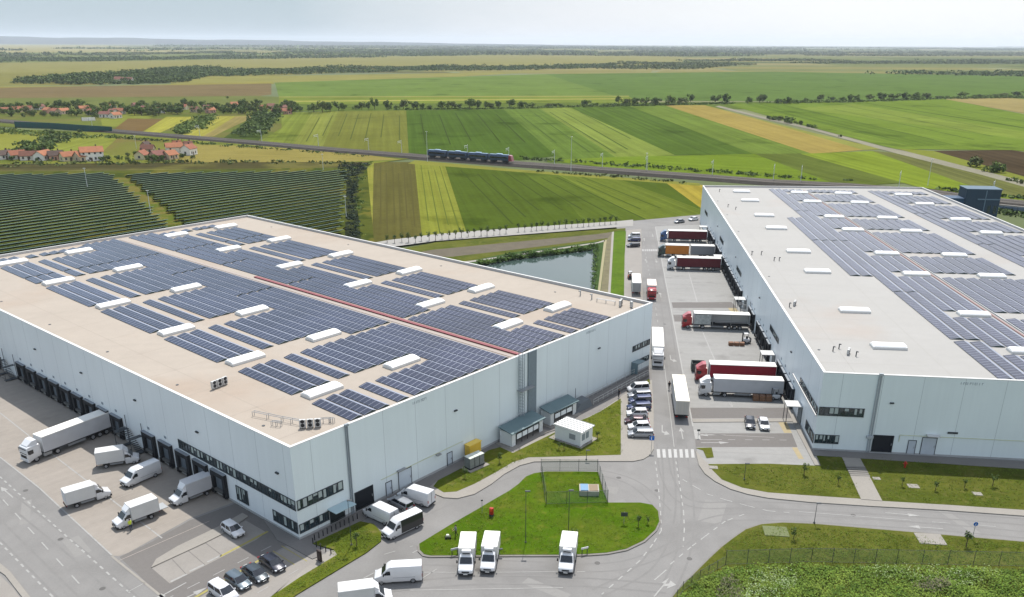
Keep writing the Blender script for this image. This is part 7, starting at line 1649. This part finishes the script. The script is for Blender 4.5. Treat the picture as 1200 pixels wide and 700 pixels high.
# blue train standing on the near track
e = empty('train', label='blue train standing on the railway with a red end', cat='train')
pa, d0 = rail_pt(506); pb, d1 = rail_pt(606); d = (pb - pa); ln = d.length; d.normalize(); nn = Vector((-d.y, d.x, 0)); m_ = (pa + pb) / 2 - nn * 3.0
e.location = (m_.x, m_.y, .98); e.rotation_euler = (0, 0, math.atan2(d.y, d.x))
M_tb = paint('train_blue', (24, 52, 84), .4); M_tr = mat('train_roof', (150, 172, 196), .5, sun=False); M_tred = paint('train_red', (150, 34, 48), .4)
n_ = 4; cl = ln / n_
for i in range(n_):
    x0, x1 = -ln / 2 + i * cl + .35, -ln / 2 + (i + 1) * cl - .35; m = M_tb
    c = MB().loft([[(x, -1.45, .9), (x, -1.5, 2.2), (x, -1.4, 3.3), (x, -.9, 3.85), (x, .9, 3.85), (x, 1.4, 3.3), (x, 1.5, 2.2), (x, 1.45, .9)] for x in (x0, x1)]).build('carriage', m, e, smooth=40)
    MB().box(x0 + .5, -.45, 3.86, x1 - .5, .45, 4.0).build('roof_panel', M_tr, c)
    for s in (-1, 1): MB().box(x0 + 1, s * 1.49 - .02, 2.1, x1 - 1, s * 1.49 + .02, 2.9).build('window_band', M_glass, c)
    MB().box(x0 + 1, -1.1, .1, x0 + 4, 1.1, .9).box(x1 - 4, -1.1, .1, x1 - 1, 1.1, .9).build('bogie', M_chassis, c)
    MB().box((x0 + x1) / 2 - 1.5, -.8, 4.0, (x0 + x1) / 2 + 1.5, .8, 4.35).build('roof_unit', M_tr, c)
MB().loft([[(ln / 2 - .35, -1.5, .9), (ln / 2 - .35, 1.5, .9), (ln / 2 - .35, 1.4, 3.9), (ln / 2 - .35, -1.4, 3.9)], [(ln / 2 + 1.6, -1.3, .9), (ln / 2 + 1.6, 1.3, .9), (ln / 2 + .9, 1.1, 3.6), (ln / 2 + .9, -1.1, 3.6)]]).build('cab_end', M_tred, e)
# noise barrier by the village
M_nb = mat('noise_wall', (34, 74, 72), .7, sun=False, var=((.1, .1),))
def wallrun(pts, h_, nm, label, cat, m, z=GZ, step=None):
    ws = [G(x, y, z) for x, y in pts]; o0 = ws[0]; e = empty(nm, o0, 0, label, cat); b = MB(); pb_ = MB()
    for p, q in zip(ws, ws[1:]):
        p, q = p - o0, q - o0; d = (q - p).normalized(); n2 = Vector((-d.y, d.x, 0)) * .1
        b.add([(v.x, v.y, zz) for zz in (0, h_) for v in (p - n2, q - n2, q + n2, p + n2)], [(0, 3, 2, 1), (4, 5, 6, 7), (0, 1, 5, 4), (1, 2, 6, 5), (2, 3, 7, 6), (3, 0, 4, 7)])
        k_ = int((q - p).length / 5)
        for i in range(k_ + 1): r_ = p + d * i * 5; pb_.box(r_.x - .13, r_.y - .13, 0, r_.x + .13, r_.y + .13, h_ + .1)
    b.build('panel', m, e); pb_.build('posts', M_dsteel, e)
wallrun([(18, 149.5), (60, 151), (100, 154), (132, 156)], 4.2, 'noise_barrier', 'dark green noise barrier beside the railway at the village', 'barrier', M_nb)
# dark railway building and barrier beyond the right roof
p = G(1144, 253, GZ); e = empty('signal_building', p, -.12, 'dark blue square railway building behind the white-roofed warehouse', 'building')
M_db = mat('dark_blue_cladding', (32, 54, 72), .6, sun=False, var=((.2, .1),))
MB().box(-6.2, -3, 0, 6.2, 5, 10.2).build('wall', M_db, e); MB().box(-15.5, -2.6, 0, -6.3, 4, 6.8).build('low_wing', mat('dark_blue2', (28, 58, 84), .6, sun=False), e)
MB().box(-6.4, -3.2, 10.2, 6.4, 5.2, 10.5).build('roof', mat('db_roof', (60, 82, 98), .6, sun=False), e)
MB().box(.8, -3.1, 1, 1.1, -3.0, 10).box(-1.8, -3.1, 6.5, 6.2, -3.0, 6.9).build('trim', mat('db_trim', (90, 112, 128), .6, sun=False), e)
for x in (2.2, 4.4): MB().box(x, -3.06, 1.5, x + 1.1, -3.01, 4.4).build('window', M_window, e)
wallrun([(1130, 243.5), (1175, 246.5), (1330, 259)], 1.6, 'platform_wall', 'long blue-grey platform wall on the right', 'wall', mat('plat', (84, 98, 116), .6, sun=False))
area('platform', [(1145, 237), (1165, 236), (1330, 246), (1330, 250), (1200, 242.5)], .2, M_pave, z0=GZ)
# farm building and silo-like white sheds in the distance
for (x, y, L_, c, lb) in ((146, 97, 26, 2, 'pale farm building inside the dark wood'), (139, 96, 10, 1, 'small ruined-looking farm house inside the dark wood'), (540, 56.5, 260, 2, 'very long white greenhouse near the horizon'), (715, 57, 60, 2, 'small white shed near the horizon, centre right'), (860, 58.5, 110, 2, 'white sheds under the horizon on the right'), (820, 58.6, 60, 2, 'short white shed left of the right-hand sheds'), (892, 58.6, 70, 2, 'last white shed of the right-hand group'), (660, 56.3, 60, 2, 'white shed under the horizon in the middle')):
    e = house(lb, L_, 14 if L_ > 30 else 9, 5, 3, P_walls[c], P_walls[2] if L_ > 30 else P_tile[1], None, chim=False); e.location = G(x, y, GZ); e.rotation_euler = (0, 0, .05)
p = G(102, 149, GZ); wallrun([(96, 142.5), (112, 142)], 3, 'white_shed', 'pale greenhouse behind the noise barrier', 'shed', P_walls[2])

# low ridge added to lift the left end of the far plain's horizon
b = MB(); pr_ = []
for i in range(61):
    x = -14000 + i * 300; hh = max(0, (2500 - x) / 16500) ** .9 * 165 * (1 + .07 * math.sin(i * .7) + .04 * math.sin(i * 1.9)) - 2
    pr_.append((x, hh))
vv = []
for x, hh in pr_: vv += [(x, 15500, GZ - .5), (x, 16600, hh * .6), (x, 18000, hh), (x, 21000, GZ - .5)]
ff = [(i * 4 + k, (i + 1) * 4 + k, (i + 1) * 4 + k + 1, i * 4 + k + 1) for i in range(60) for k in range(3)]
o = b.add(vv, ff).build('horizon_ridge', mat('horizon_ridge', (48, 66, 62), .95, var=((.0008, .2), (.004, .1)), spec=.1), smooth=60); o['kind'] = 'structure'

# ------------------------------------------------------------------ haze
hz = MB().box(-25500, -390, -1.6, 25500, 31500, 62.5).build('haze', None) if False else None
hm = bpy.data.materials.new('haze'); hm.use_nodes = True; hn = hm.node_tree; hn.nodes.clear()
ho = hn.nodes.new('ShaderNodeOutputMaterial'); pv = hn.nodes.new('ShaderNodeVolumePrincipled'); pv.inputs['Density'].default_value = 0.000045; pv.inputs['Color'].default_value = (0.80, 0.88, 0.97, 1); pv.inputs['Anisotropy'].default_value = 0.1
hn.links.new(pv.outputs[0], ho.inputs['Volume'])
hz = MB().box(-25500, -390, -1.6, 25500, 31500, 215).build('haze', hm); hz['kind'] = 'stuff'
